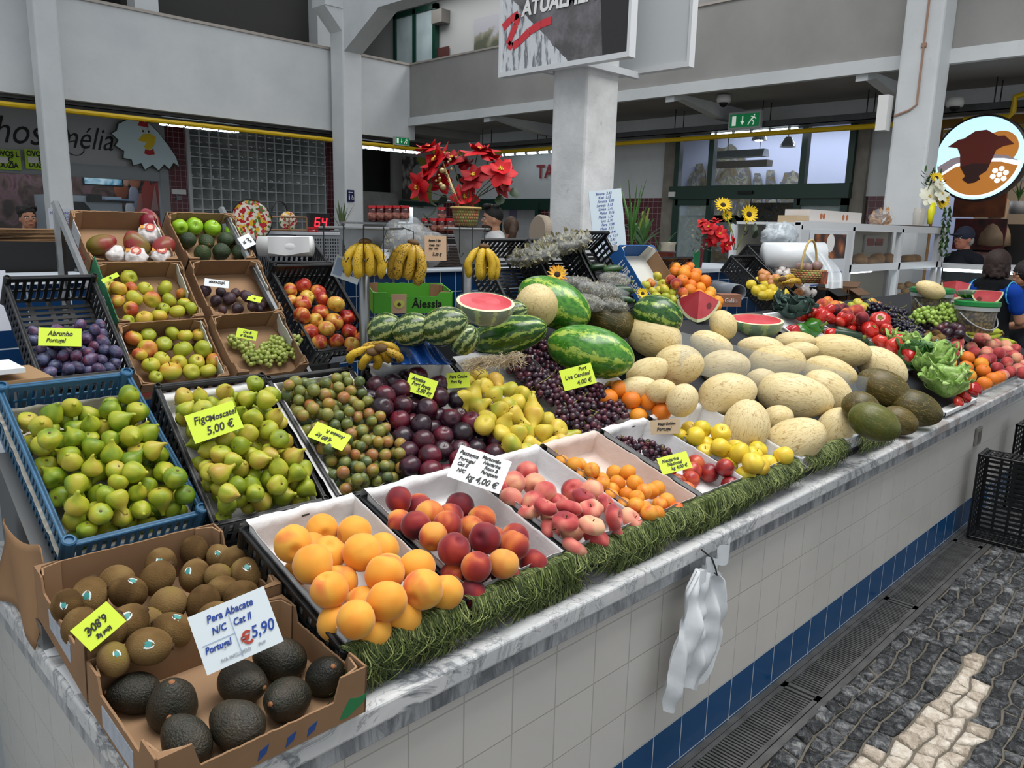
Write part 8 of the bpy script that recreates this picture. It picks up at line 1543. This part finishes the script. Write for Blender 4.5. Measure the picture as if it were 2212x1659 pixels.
mb = MB(); mb.prism([(.098+.020*math.cos(a/16*2*PI)*(1+.25*math.sin(a/16*2*PI)), -.045+.016*math.sin(a/16*2*PI)) for a in range(16)], .001, T(0, -.0014, 0) @ Matrix(((1, 0, 0, 0), (0, 0, -1, 0), (0, 1, 0, 0), (0, 0, 0, 1)))); mb.build('avocado_print', PM('print_avocado', 'b9c25a', .5), c); mb = MB(); mb.lathe([(.007, 0), (.007, .001)], 14, T(.097, -.0024, -.045) @ rotx(PI/2)); mb.build('stone_print', PM('print_stone', '5a2c18', .5), c)
mb = MB(); mb.smooth = True; bs = PM('blue_sheet', '17407c', .25, .6, bump=.8, bs=35)
mb.grid(lambda u, v: tuple(atd(845+u*130, 782-v*70*math.exp(-((u-.42)/.34)**2)+10*math.sin(u*14)*v*.4+6*(1-v), 2.47+.10*v+.02*math.sin(u*23+v*7))), 30, 20); o = mb.build('plastic_sheet', bs); solid(o, .002); tag(o, 'crumpled blue plastic sheet in front of the watermelons', 'plastic sheet')
rr = random.Random(8); mb = MB()
for i in range(260):
    x, y = rr.uniform(1000, 1120), 0; u = (x-1000)/120; y = 782-u*18+rr.uniform(-8, 8); L = rr.uniform(10, 40); d = 2.42+rr.uniform(-.01, .01); P0 = atd(x, y, d); mb.tube([P0, P0+Vector((rr.uniform(-.03, .03), rr.uniform(-.02, .0), rr.uniform(-.02, .004))), P0+Vector((rr.uniform(-.05, .05), -.02, rr.uniform(-.04, .0)))], .0008, 3, False)
o = mb.build('jute_fringe', PM('jute', 'a8987a', .8)); tag(o, 'frayed beige jute netting over the crate rim behind the pears', 'netting', kind='stuff')
# bread case
BY = 2.62
def bpx(x, y): return aty(x, y, BY)
bl, brr, top, mid, bot = bpx(1728, 500).x, bpx(2042, 500).x, bpx(1848, 491).z, bpx(1843, 580).z, bpx(1850, 690).z
cs_ = thing('bread_case', 'white framed glass bread cabinet behind the tomatoes', 'cabinet', (0, 0, 0)); m1 = bpx(1838, 540).x; m2 = bpx(1944, 540).x; m3 = bpx(2026, 540).x; D_ = .55; mb = MB(); fb = .045
for x in (bl, m1, m2, m3, brr): mb.box((x-fb/2, BY-.01, 0), (x+fb/2, BY+.04, top)); 
for x in (bl, brr): mb.box((x-fb/2, BY+D_-.04, 0), (x+fb/2, BY+D_, top))
for z in (top-.03, mid-.03, bot): mb.box((bl, BY-.01, z), (brr, BY+.04, z+.06))
mb.build('frame', alu, cs_); mb = MB(); mb.box((bl, BY, top), (brr, BY+D_, top+.02)); mb.box((bl, BY+.03, mid-.02), (brr, BY+D_, mid)); mb.box((bl, BY+.03, bot), (brr, BY+D_, bot+.02)); mb.build('shelf', PM('shelf_white', 'c4c6c6', .4), cs_)
mb = MB(); mb.box((bl, BY+D_-.01, bot), (brr, BY+D_, top)); mb.build('back_panel', PM('case_back', 'c2bdae', .5), cs_); mb = MB(); mb.box((m1, BY+.01, bot), (brr, BY+.014, top)); mb.build('glass', PM('case_glass', '9aa2a4', .03, .5, alpha=.06), cs_); mb = MB(); mb.box((bl, BY-.012, bot-.5), (m1-.02, BY+.01, top-.03)); mb.build('door_panel', PM('case_door', 'b9bcbf', .4), cs_)
mb = MB(); mb.smooth = True; mb.tube([(m1+.1, BY+.2, mid-.05), (m2-.1, BY+.2, mid-.05)], .015, 8); mb.build('case_lamp', tube_on, cs_)
cal = thing('calendar', 'wall calendar with bread photographs on the cabinet door', 'calendar', ((bl+m1)/2, BY-.016, mid)); cw = (m1-bl)*.36; cz0, cz1 = bpx(1790, 660).z-mid, bpx(1790, 500).z-mid
MB().box((-cw, -.004, cz0), (cw, 0, cz1)).build('sheet', PM('calendar_white', 'c3c8cd', .5), cal); tt = NT('bread_photo'); a = tt.voro(tt.obj(), 9); tt.fin(tt.ramp(a, [(.1, c8('b06a34')), (.4, c8('6a3418')), (.6, c8('2a120a'))]), .5); MB().box((-cw*.8, -.006, cz1*.30), (cw*.9, -.004, cz1*.93)).build('photo', tt.m, cal); mb = MB(); mb.lathe([(.07, 0), (.07, .002)], 20, T(.02, -.006, cz1*.7) @ rotx(PI/2)); mb.build('logo', white, cal)
mb = MB()
for r_ in range(4):
    for c_ in range(3): mb.box((-cw*.75+c_*cw*.56, -.0055, cz1*.22-(r_+1)*.075*1.2), (-cw*.75+c_*cw*.56+cw*.46, -.004, cz1*.22-(r_+1)*.075*1.2+.012))
mb.build('month_bars', PM('month_blue', '2c4a8f', .5), cal)
mb = MB()
for r_ in range(4):
    for c_ in range(3):
        for l_ in range(4): z = cz1*.22-(r_+1)*.09-.013-l_*.013; mb.box((-cw*.75+c_*cw*.56, -.0052, z), (-cw*.75+c_*cw*.56+cw*.44, -.004, z+.004))
mb.build('month_lines', PM('month_grey', '8a8f99', .5), cal)
bread = PM('bread_crust', 'b98a58', .6, .3, var=.3, vs=14); roll_ = PM('roll_crust', 'c9a06a', .6, .3, var=.2, vs=14)
for i, (x, y, a, b) in enumerate(((1857, 556, .11, .06), (1895, 560, .10, .06), (1920, 555, .09, .06), (1962, 556, .12, .05), (1975, 560, .1, .05), (1880, 570, .15, .04))):
    P = aty(x, y, BY+.25); P.z = mid+b*.8; o = gen(sph(1, 1), 18, 12, (3, .05), 0, .1, 1.5, i); o.v = [(v[0]*a, v[1]*.07, v[2]*b) for v in o.v]; q = o.build('bread_loaf', bread, loc=P); tag(q, f'bread loaf on the cabinet\'s upper shelf, {ORD[i]} counted', 'bread', 'loaves on the cabinet shelf')
for i, (x, y) in enumerate(((1945, 618), (1962, 615), (1955, 628), (1968, 630), (1945, 640), (1962, 645), (1972, 618))):
    P = aty(x, y, BY+.2); o = gen(sph(1, 1), 16, 10, (2, .03), 0, .05, 1.5, i); o.v = [(v[0]*.055, v[1]*.04, v[2]*.033) for v in o.v]; q = o.build('bread_roll', roll_, loc=P); tag(q, None, 'bread', 'rolls in the cabinet\'s lower right bay')
label_rows([q for q in bpy.data.objects if q.name.startswith('bread_roll')], 'golden bread roll', 'in the cabinet\'s lower bay', 8)
label_rows([q for q in bpy.data.objects if q.name.startswith('bread_loaf')], 'bread loaf', 'on the cabinet\'s upper shelf', 6)
o = MB().box((m3-.55, BY+D_-.03, mid+.1), (m3-.02, BY+D_-.015, top-.06)).build('bakery_poster', PM('poster_white', 'bdb8b0', .5)); tag(o, 'white bakery poster with red panels inside the cabinet', 'poster'); MB().box((m3-.5, BY+D_-.035, mid+.17), (m3-.33, BY+D_-.03, mid+.24)).box((m3-.27, BY+D_-.035, mid+.17), (m3-.08, BY+D_-.03, mid+.24)).build('red_panel', red_p, o); text('Nutriqueijo', .06, PM('black', '0a0a0b'), o, T(m3-.22, BY+D_-.035, top-.14) @ FY, .2)
o = MB().box((bpx(1762, 480).x, BY+.05, top+.02), (bpx(1873, 480).x, BY+.25, top+.12)).build('biscuit_box', PM('box_white', 'c9c4c0', .5)); tag(o, 'long white biscuit box on top of the bread cabinet', 'box'); mb = MB()
for x in (1774, 1780, 1822, 1830): P = aty(x, 478, BY+.045); mb.lathe([(.022, 0), (.022, .002)], 14, T(P.x, BY+.05, top+.075) @ rotx(PI/2))
mb.build('biscuit_print', PM('print_biscuit', 'a8623a', .6), o)
MB().box((bpx(1735, 480).x, BY+.05, top+.02), (bpx(1760, 480).x, BY+.2, top+.07)).build('beige_box', PM('beige_card', 'b59f80'), o)
bag('clear bag of bread on top of the cabinet', aty(1905, 473, BY+.15), (.15, .10, .085), Matrix(), bread, 'bread_bag', 'bag', 60, 51, .06)
o = MB().box((bpx(1962, 490).x, BY, top+.02), (bpx(2046, 490).x, BY+.3, top+.04)).build('trays_stack', PM('tray_dark', '4a3f3c', .5)); tag(o, 'stacked dark trays under the lily bouquet', 'tray')
Lb = bpx(2012, 482); Lb.y += .12; fl_ = thing('lily_bouquet', 'white lilies and sunflowers with a yellow ribbon on the cabinet', 'flowers', Vector((Lb.x, Lb.y, top+.04))); LB0 = Vector((Lb.x, Lb.y, top+.04)); DL = float(CF @ (np.array(LB0)-CAM)); ql = lambda x, y, dd=0: atd(x, y, DL+dd)-LB0
lily = PM('lily_white', 'd8d8c4', .5, .3)
for i, (x, y, R) in enumerate(((2020, 406, .11), (2008, 424, .115), (2036, 418, .10), (2030, 398, .08))): flower(ql(x, y, -.03*i), R, cam_n+Vector(CU)*.3+Vector(CR)*(.3*(i-1)), fl_, 80+i, 'lily', lily, 6, 0)
sunflower(fl_, ql(2023, 384), .06, cam_n+Vector(CU)*.4); sunflower(fl_, ql(2036, 434), .075, cam_n+Vector(CR)*.3)
mb = MB()
for k in range(60): petal(mb, .07, .014, T(ql(1998+(k*29 % 36), 372+(k*17 % 70), .05)) @ rotz(k*2.1) @ roty(-1.2+(k % 7)*.2), .3)
for k in range(150): petal(mb, .045, .015, T(ql(2032+(k*31 % 22), 445+(k*19 % 105), .02*(k % 4))) @ rotz(k*1.7) @ roty(.9), .2, 3)
tag(mb.build('greenery', PM('fern_green', '3a5a2c', .5, .3, var=.3), fl_), kind='stuff'); mb = MB(); mb.smooth = True; mb.tube([ql(2016, 440, -.05), ql(2012, 455, -.07), ql(2009, 470, -.05), ql(2008, 484, -.04)], [.02, .035, .03, .02], 6); mb.build('ribbon', PM('ribbon_yellow', 'd9d41a', .4), fl_); mb = MB(); mb.smooth = True; mb.lathe([(.05, 0), (.06, .12), (.05, .17)], 20); mb.build('vase', PM('vase_glass', 'c9c0ae'), fl_)
# butcher's glass counter at the right
mc = thing('meat_counter', 'lit glass meat counter behind the woman in the vest', 'counter', (9.0, 1.2, 0)); mb = MB(); mb.box((0, -2.5, 0), (1.0, 1.55, .95)); mb.build('base', PM('counter_steel', 'a9b0b5', .4), mc); tt = NT('packed_meat'); a = tt.voro(tt.obj(), 9, out='Color'); tt.fin(tt.ramp(tt.n('SeparateXYZ', a).outputs[0], [(0, c8('6a3a30')), (.4, c8('a8705c')), (.6, c8('c4b8b0')), (.8, c8('5a241e'))]), .4); mb = MB(); mb.box((.05, -2.4, .96), (.9, 1.5, 1.10)); mb.build('meat_trays', tt.m, mc)
mb = MB(); mb.box((0, -2.5, .95), (.01, 1.55, 1.3)); mb.build('glass', PM('case_glass', 'ffffff'), mc); mb = MB(); mb.box((-.02, -2.5, 1.3), (.9, 1.57, 1.34)); mb.box((-.02, -2.5, .93), (.02, 1.57, .97)); mb.build('rails', alu, mc); mb = MB(); mb.smooth = True; mb.tube([(.1, -2.4, 1.28), (.1, 1.45, 1.28)], .015, 8); mb.build('case_lamp', tube_on, mc)
for i, (x, y, lb) in enumerate(((2060, 400, 'small'), (2195, 390, 'second'))):
    pass
for x, y in ((2072, 455), (2140, 450)):
    blades('hanging_plant', 'green plant in a grey pot '+('left of' if x < 2100 else 'right above')+' the cap man in the shop', atd(x+(60 if x > 2100 else 50), y-15, 11.5), 14, .28, lg, x, .012, .7, .5, pot=(.12, .18, PM('pot_grey', '7c7f82'))); q = bpy.data.objects[[z.name for z in bpy.data.objects if z.name.startswith('hanging_plant')][-1]]; MB().tube([(0, 0, -.1), (0, 0, 3.2-q.location.z)], .008, 5).build('cord', blkw, q)
t = thing('hanging_bags', 'bunch of beige packets hanging in the butcher shop', 'packet', atd(2150, 490, 11.0)); mb = MB(); mb.smooth = True; mb.lathe([(.03, .45), (.14, .35), (.12, .1), (.2, -.1), (.22, -.25), (.05, -.3)], 16); mb.build('packets', PM('packet_beige', '8f7a62', .5, var=.4), t)
o = MB().box((-.45, -.02, -.3), (.45, .02, .3)).build('shop_screen', PM('dark', '1b1b1c'), loc=atd(2150, 530, 11.2)); o.rotation_euler.z = PI/2; tag(o, 'dark screen on the butcher shop wall', 'screen')
# left end: black fridge side, papers, board
o = MB().box((.3, 3.9, 0), (1.16, 4.35, 1.505)).build('black_cooler', PM('black', '0a0a0b')); tag(o, 'black cooler body at the left, papers on top', 'cooler')
o = MB().box((.2, 3.4, 0), (1.12, 3.85, 1.36)).build('left_tiled_counter', btile); tag(o, 'blue tiled counter piece at the left below the black cooler', 'counter'); MB().box((.18, 3.38, 1.36), (1.14, 3.87, 1.375)).build('top', PM('nosing_white', 'c9d2da'), o)
mb = MB(); rr = random.Random(4)
for i in range(9): mb.box((-.25, -.12, i*.006), (.28, .12, i*.006+.003), T(0, 0, 0) @ rotz(rr.uniform(-.12, .12)))
o = mb.build('paper_bags', PM('kraft_paper', '8f6f50'), loc=Vector((1.02, 4.05, 1.505))); tag(o, 'stack of brown paper bags on the black cooler', 'paper bags')
mb = MB(); mb.smooth = True; mb.grid(lambda u, v: (u*.4, v*.22, .02+.012*math.sin(u*9+v*5)), 12, 8); o = mb.build('pink_sheet', PM('pink_paper', 'b8999f', .5), loc=Vector((.66, 3.95, 1.51))); solid(o, .003); tag(o, 'pale pink sheet on the black cooler at the left edge', 'paper')
P = atd(12, 790, 2.0); o = MB().box((-.12, -.06, -.012), (.03, .1, 0)).build('notepad', PM('white_paper', 'd6d7d8'), loc=P); tag(o, 'white notepad at the left edge beside the prune crate', 'notepad'); o = MB().box((-.3, -.06, -.05), (.09, .16, -.03)).build('wooden_board', PM('pale_wood', '9a7a56', .6), loc=P); tag(o, 'wooden board under the notepad at the left edge', 'board'); MB().box((-.25, -.03, -.62), (-.22, .0, -.05)).box((.04, .1, -.62), (.07, .13, -.05)).build('board_leg', steel, o)
o = MB().box((-.05, 0, -.1), (.02, .004, .1)).build('price_sheet', PM('notice_paper', 'c9ccd6'), loc=atd(3, 650, 2.6)); tag(o, 'printed sheet hanging at the far left edge', 'paper')
mb = MB(); mb.box((-.1, 2.40, 0), (.60, 2.9, .95)); o = mb.build('steel_cabinet', PM('counter_steel', 'a9b0b5')); tag(o, 'steel cabinet under the prune crate', 'cabinet')
# ------------------------------------------------------------------ people
def remesh(o, v): m = o.modifiers.new('r', 'REMESH'); m.mode = 'VOXEL'; m.voxel_size = v; m.use_smooth_shade = True; s = o.modifiers.new('s', 'SMOOTH'); s.factor = .5; s.iterations = 3; return o
def sausage(mb, pts):
    P = [Vector(p[:3]) for p in pts]; R = [p[3] for p in pts]; q = []; r = []
    for i in range(len(P)-1):
        for k in range(4): f = k/4; q.append(P[i].lerp(P[i+1], f)); r.append(R[i]+(R[i+1]-R[i])*f)
    q.append(P[-1]); r.append(R[-1]); mb.tube(q, r, 12); mb.ball(P[0], R[0]*.98, 10, 8); mb.ball(P[-1], R[-1]*.98, 10, 8)
skin = PM('skin', 'b58468', .5, .4, var=.12, vs=10)
def person(label, P, yaw, H, shirt, hairc, style, arms='down', lean=0, extra=None, sk=None, neckh=.0, pants='20242c'):
    """standing figure facing -y before yaw; one skin surface, hair and clothes as its parts"""
    t = thing('person', label, 'person', mw=T(P) @ rotz(yaw)); S_ = H/1.75; L = rotx(lean); sk = sk or skin; hz = 1.62
    def h(p): # lean bends the trunk forward at the hips
        v = Vector(p[:3])*S_; piv = Vector((0, 0, .95*S_))
        if v.z > piv.z: v = piv+(L.to_3x3() @ (v-piv))
        return tuple(v)+((p[3]*S_,) if len(p) > 3 else ())
    mb = MB(); mb.smooth = True
    hd = Vector(h((0, -.01, hz))[:3]); HL = T(hd) @ Matrix.Scale(S_, 4)
    mb.ball((0, .012, .02), .098, 20, 16, (.78, .98, 1.12), HL); mb.ball((0, -.018, -.045), .072, 18, 14, (.80, .95, 1.0), HL); mb.ball((0, -.055, -.088), .026, 12, 10, (1.1, .8, .8), HL)
    mb.add([(-.010, -.082, .03), (.010, -.082, .03), (.018, -.088, -.022), (-.018, -.088, -.022), (0, -.116, -.016), (0, -.07, -.03)], [(0, 1, 4), (1, 2, 4), (2, 3, 4), (3, 0, 4), (0, 3, 5, 2, 1)], HL)
    for s in (-1, 1): mb.ball((s*.078, .012, -.012), .022, 10, 8, (.35, .8, 1.25), HL); mb.ball((s*.034, -.070, -.022), .022, 10, 8, (1, .6, .9), HL)
    mb.ball((0, -.084, -.058), .018, 10, 8, (1.2, .5, .5), HL)
    sausage(mb, [h((0, .02, hz-.08, .056)), h((0, .03, 1.46, .058))]); sausage(mb, [h((0, .03, 1.43, .10)), h((0, .02, 1.30, .14)), h((0, .01, 1.10, .125)), h((0, .0, .95, .15))])
    for s in (-1, 1):
        sausage(mb, [h((s*.06, .03, 1.42, .07)), h((s*.17, .03, 1.40, .062))])
        if arms == 'down': A = [(s*.19, .03, 1.39, .052), (s*.23, .03, 1.10, .042), (s*.24, -.04, .86, .030)]; hdp = (s*.24, -.05, .83)
        elif arms == 'front': A = [(s*.19, .03, 1.39, .052), (s*.22, -.06, 1.14, .044), (s*.12, -.26, 1.10, .030)]; hdp = (s*.10, -.29, 1.10)
        A = [h(a) for a in A]; sausage(mb, A); hp_ = Vector(h(hdp)); dr = (Vector(A[2][:3])-Vector(A[1][:3])).normalized(); sd = dr.cross(Vector((0, 0, 1))) if abs(dr.z) < .8 else Vector((0, 1, 0)); sd.normalize()
        mb.ball(hp_, .035*S_, 12, 8, (.9, 1.0, .9))
        for k in range(4): q0 = hp_+sd*(k-1.5)*.018*S_+dr*.02*S_; mb.tube([q0, q0+dr*(.04+.004*(1.5-abs(k-1.5)))*S_, q0+dr*.07*S_+Vector((0, 0, -.015))*S_], [.0095*S_, .009*S_, .008*S_], 8)
        q0 = hp_+sd*.03*S_; mb.tube([q0-dr*.01*S_, q0+sd*.02*S_+dr*.02*S_, q0+sd*.025*S_+dr*.045*S_], [.011*S_, .010*S_, .009*S_], 8)
        sausage(mb, [h((s*.085, 0, .93, .09)), h((s*.10, -.01, .52, .058)), h((s*.10, .02, .08, .040))]); sausage(mb, [h((s*.10, .03, .045, .04)), h((s*.10, -.13, .03, .03))])
    remesh(mb.build('body', sk, t), .0085*S_)
    # shirt
    mb = MB(); mb.smooth = True; sausage(mb, [h((0, .03, 1.425, .112)), h((0, .02, 1.30, .158)), h((0, .01, 1.10, .145)), h((0, .0, .90, .168))])
    for s in (-1, 1):
        sausage(mb, [h((s*.07, .03, 1.415, .084)), h((s*.18, .03, 1.395, .074))])
        e = {'down': (s*.215, .03, 1.20, .062), 'front': (s*.21, -.025, 1.24, .062)}[arms]; sausage(mb, [h((s*.19, .03, 1.39, .068)), h(e)])
    remesh(mb.build('shirt', PM('cloth_'+shirt, shirt, .85, .15, var=.15, vs=8, bump=.3, bs=40), t), .011*S_)
    mb = MB(); mb.smooth = True
    for s in (-1, 1): sausage(mb, [h((s*.085, 0, .94, .105)), h((s*.10, -.01, .52, .078)), h((s*.10, .02, .09, .062))])
    remesh(mb.build('trousers', PM('cloth_'+pants, pants, .85, .15), t), .013*S_)
    hm = PM('hair_'+hairc, hairc, .6, .4, var=.4, vs=40, bump=1.0, bs=160); mb = MB(); mb.smooth = True; rr = random.Random(int(H*100))
    if style == 'short':
        mb.ball((0, .022, .045), .101, 18, 14, (.80, .98, 1.0), HL)
        for k in range(40): mb.ball((rr.uniform(-.06, .06), rr.uniform(-.07, .05), .125+rr.uniform(-.01, .015)), .022, 8, 6, (1, 1, 1), HL)
    elif style == 'bun':
        mb.ball((0, .03, .035), .104, 18, 14, (.82, .98, 1.02), HL); mb.ball((0, .13, .06), .055, 14, 10, (1, 1, 1), HL)
        for k in range(60): a = rr.uniform(0, 6.28); mb.ball((.085*math.cos(a), .03+.09*math.sin(a), .06+rr.uniform(0, .07)), .018, 8, 6, (1, 1, 1), HL)
    elif style == 'pony':
        mb.ball((0, .025, .03), .106, 18, 14, (.82, 1, 1.04), HL); sausage(mb, [h((0, .10, 1.68, .04)), h((0.03, .17, 1.58, .045)), h((.05, .17, 1.44, .04)), h((.06, .16, 1.34, .02))])
        for k in range(50): v = rr.random(); mb.ball((.03+.03*rr.uniform(-1, 1)+v*.03, .17+rr.uniform(-.03, .03), -.04-v*.2), .02, 8, 6, (1, 1, 1), HL)
    elif style == 'bob':
        mb.ball((0, .03, .03), .122, 18, 14, (.86, 1, 1.0), HL); mb.ball((0, .055, -.03), .10, 16, 12, (.95, .8, 1.0), HL)
        for k in range(150): a = rr.uniform(-.4, 3.6); z = rr.uniform(-.10, .10); q = math.sqrt(max(.1, 1-(max(z, 0)/.13)**2)); mb.ball((.092*q*math.cos(a), .03+.105*q*math.sin(a), z), .02, 8, 6, (1, 1, 1), HL)
    if style != 'cap': remesh(mb.build('hair', hm, t), .008*S_)
    else:
        mb.ball((0, .015, .045), .108, 20, 14, (.80, 1, .92), HL); mb.ball((0, -.10, .045), .075, 18, 10, (.95, 1, .18), HL); remesh(mb.build('cap', PM('cap_navy', '141a2c', .8), t), .007*S_)
        mb = MB(); mb.smooth = True; mb.ball((0, .05, -.015), .085, 16, 12, (.93, .75, .8), HL); mb.build('hair', hm, t)
    for s in (-1, 1):
        mb = MB(); mb.smooth = True; mb.ball((s*.033, -.079, .008), .0125, 12, 8, (1.1, .6, .75), HL); mb.build('eye', PM('eye_white', 'c9c4bc', .2), t); mb = MB(); mb.smooth = True; mb.ball((s*.033, -.0865, .008), .0058, 10, 8, (1, .5, 1), HL); mb.build('iris', PM('iris_dark', '1a120c', .2), t)
        mb = MB(); mb.tube([HL @ Vector((s*.016, -.088, .026)), HL @ Vector((s*.036, -.087, .032)), HL @ Vector((s*.054, -.074, .024))], .004*S_, 6); mb.build('eyebrow', hm, t)
    mb = MB(); mb.smooth = True; mb.ball((0, -.094, -.055), .014, 12, 8, (1.5, .45, .45), HL); mb.build('lips', PM('lips', '8f5048', .5), t)
    return t, h, HL, S_, mb
yw = lambda v: math.atan2(v[0], -v[1])
faceL = Vector(CR)*-1+Vector(CF)*-.25; faceR = Vector(CR)*.9+Vector(CF)*-.5
def standing(x, y, D, ratio=1.62/1.75): P = atd(x, y, D); return P
P = atd(1064, 472, 8.1); H = P.z/1.62*1.75*.985; t, h, HL, S_, _ = person('bearded dark-haired man in a white T-shirt, seen in profile', (P.x, P.y, 0), yw(faceL), P.z/.933, 'd2d2d2', '17120f', 'short', 'down', 0, None, None)
mb = MB(); mb.smooth = True; mb.ball((0, -.035, -.075), .064, 18, 14, (.92, 1.0, .72), HL); mb.ball((0, -.082, -.098), .03, 12, 10, (1, .8, .7), HL); o = mb.build('beard', PM('beard_dark', '2a1c14', .8, bump=.6, bs=200), t)
mb = MB(); mb.smooth = True; c0 = Vector(h((0, .03, 1.46))); mb.tube([c0+Vector((.075*math.cos(a), -.01+.075*math.sin(a), -.02*math.sin(a)*-1)) for a in [2*PI*i/20 for i in range(21)]], .003, 6); mb.build('necklace', PM('chain', 'b0a080', .3, metal=.8), t)
P = atd(1103, 492, 8.6); person('woman with a wavy brown ponytail seen from behind', (P.x, P.y, 0), yw(Vector(CF)*.9+Vector(CR)*-.3), P.z/.933, 'c9c9cc', '4a3322', 'pony')
P = atd(60, 470, 8.2); person('dark-haired woman glancing right behind the paper stack', (P.x, P.y, 0), yw(faceR+Vector(CF)*-.4), P.z/.933, '3a3a40', '14100f', 'bun', sk=PM('skin_tan', 'a06f55', .5, .4))
P = atd(2083, 514, 8.5); person('man in a navy cap and dark jacket at the meat counter', (P.x, P.y, 0), yw(faceL), P.z/.933, '15181f', '8a8a86', 'cap', sk=PM('skin_ruddy', '9a624e', .5, .4))
P = atd(2156, 578, 6.15); pv, h, HL, S_, _ = person('woman in a black vest over a blue T-shirt, back turned', (P.x, P.y, 0), yw(Vector(CR)*.85+Vector(CF)*.5), P.z/.933*1.02, '123f9a', '2a1712', 'bob', 'front', 0, pants='1a1a1f')
mb = MB(); mb.smooth = True; sausage(mb, [h((0, .03, 1.43, .118)), h((0, .02, 1.30, .168)), h((0, .01, 1.10, .155)), h((0, .0, .86, .18))]); sausage(mb, [h((-.11, .03, 1.425, .083)), h((.11, .03, 1.425, .083))]); remesh(mb.build('vest', PM('vest_black', '0d0f13', .85, .15), pv), .011)
for s in (-1, 1): mb = MB(); mb.smooth = True; mb.tube([Vector(h((s*.165, .03+.087*math.cos(a), 1.385+.10*math.sin(a)))) for a in [2*PI*i/16 for i in range(17)]], .005, 6); mb.build('vest_piping', PM('piping_blue', '3f9fc9', .6), pv)
P = atd(2214, 590, 6.4); t, h, HL, S_, _ = person('dark-haired person with glasses cut off at the right edge', (P.x, P.y, 0), yw(Vector(CR)*-1+Vector(CF)*.1), P.z/.933*1.0, '2a2c30', '1c1614', 'bob', 'front')
mb = MB()
for s in (-1, 1): mb.tube([HL @ Vector((s*.033+.024*math.cos(a), -.104, .006+.019*math.sin(a))) for a in [2*PI*i/14 for i in range(15)]], .002, 5); mb.tube([HL @ Vector((s*.057, -.104, .01)), HL @ Vector((s*.085, .01, .012))], .002, 5)
mb.build('glasses', PM('black', '0a0a0b'), t)
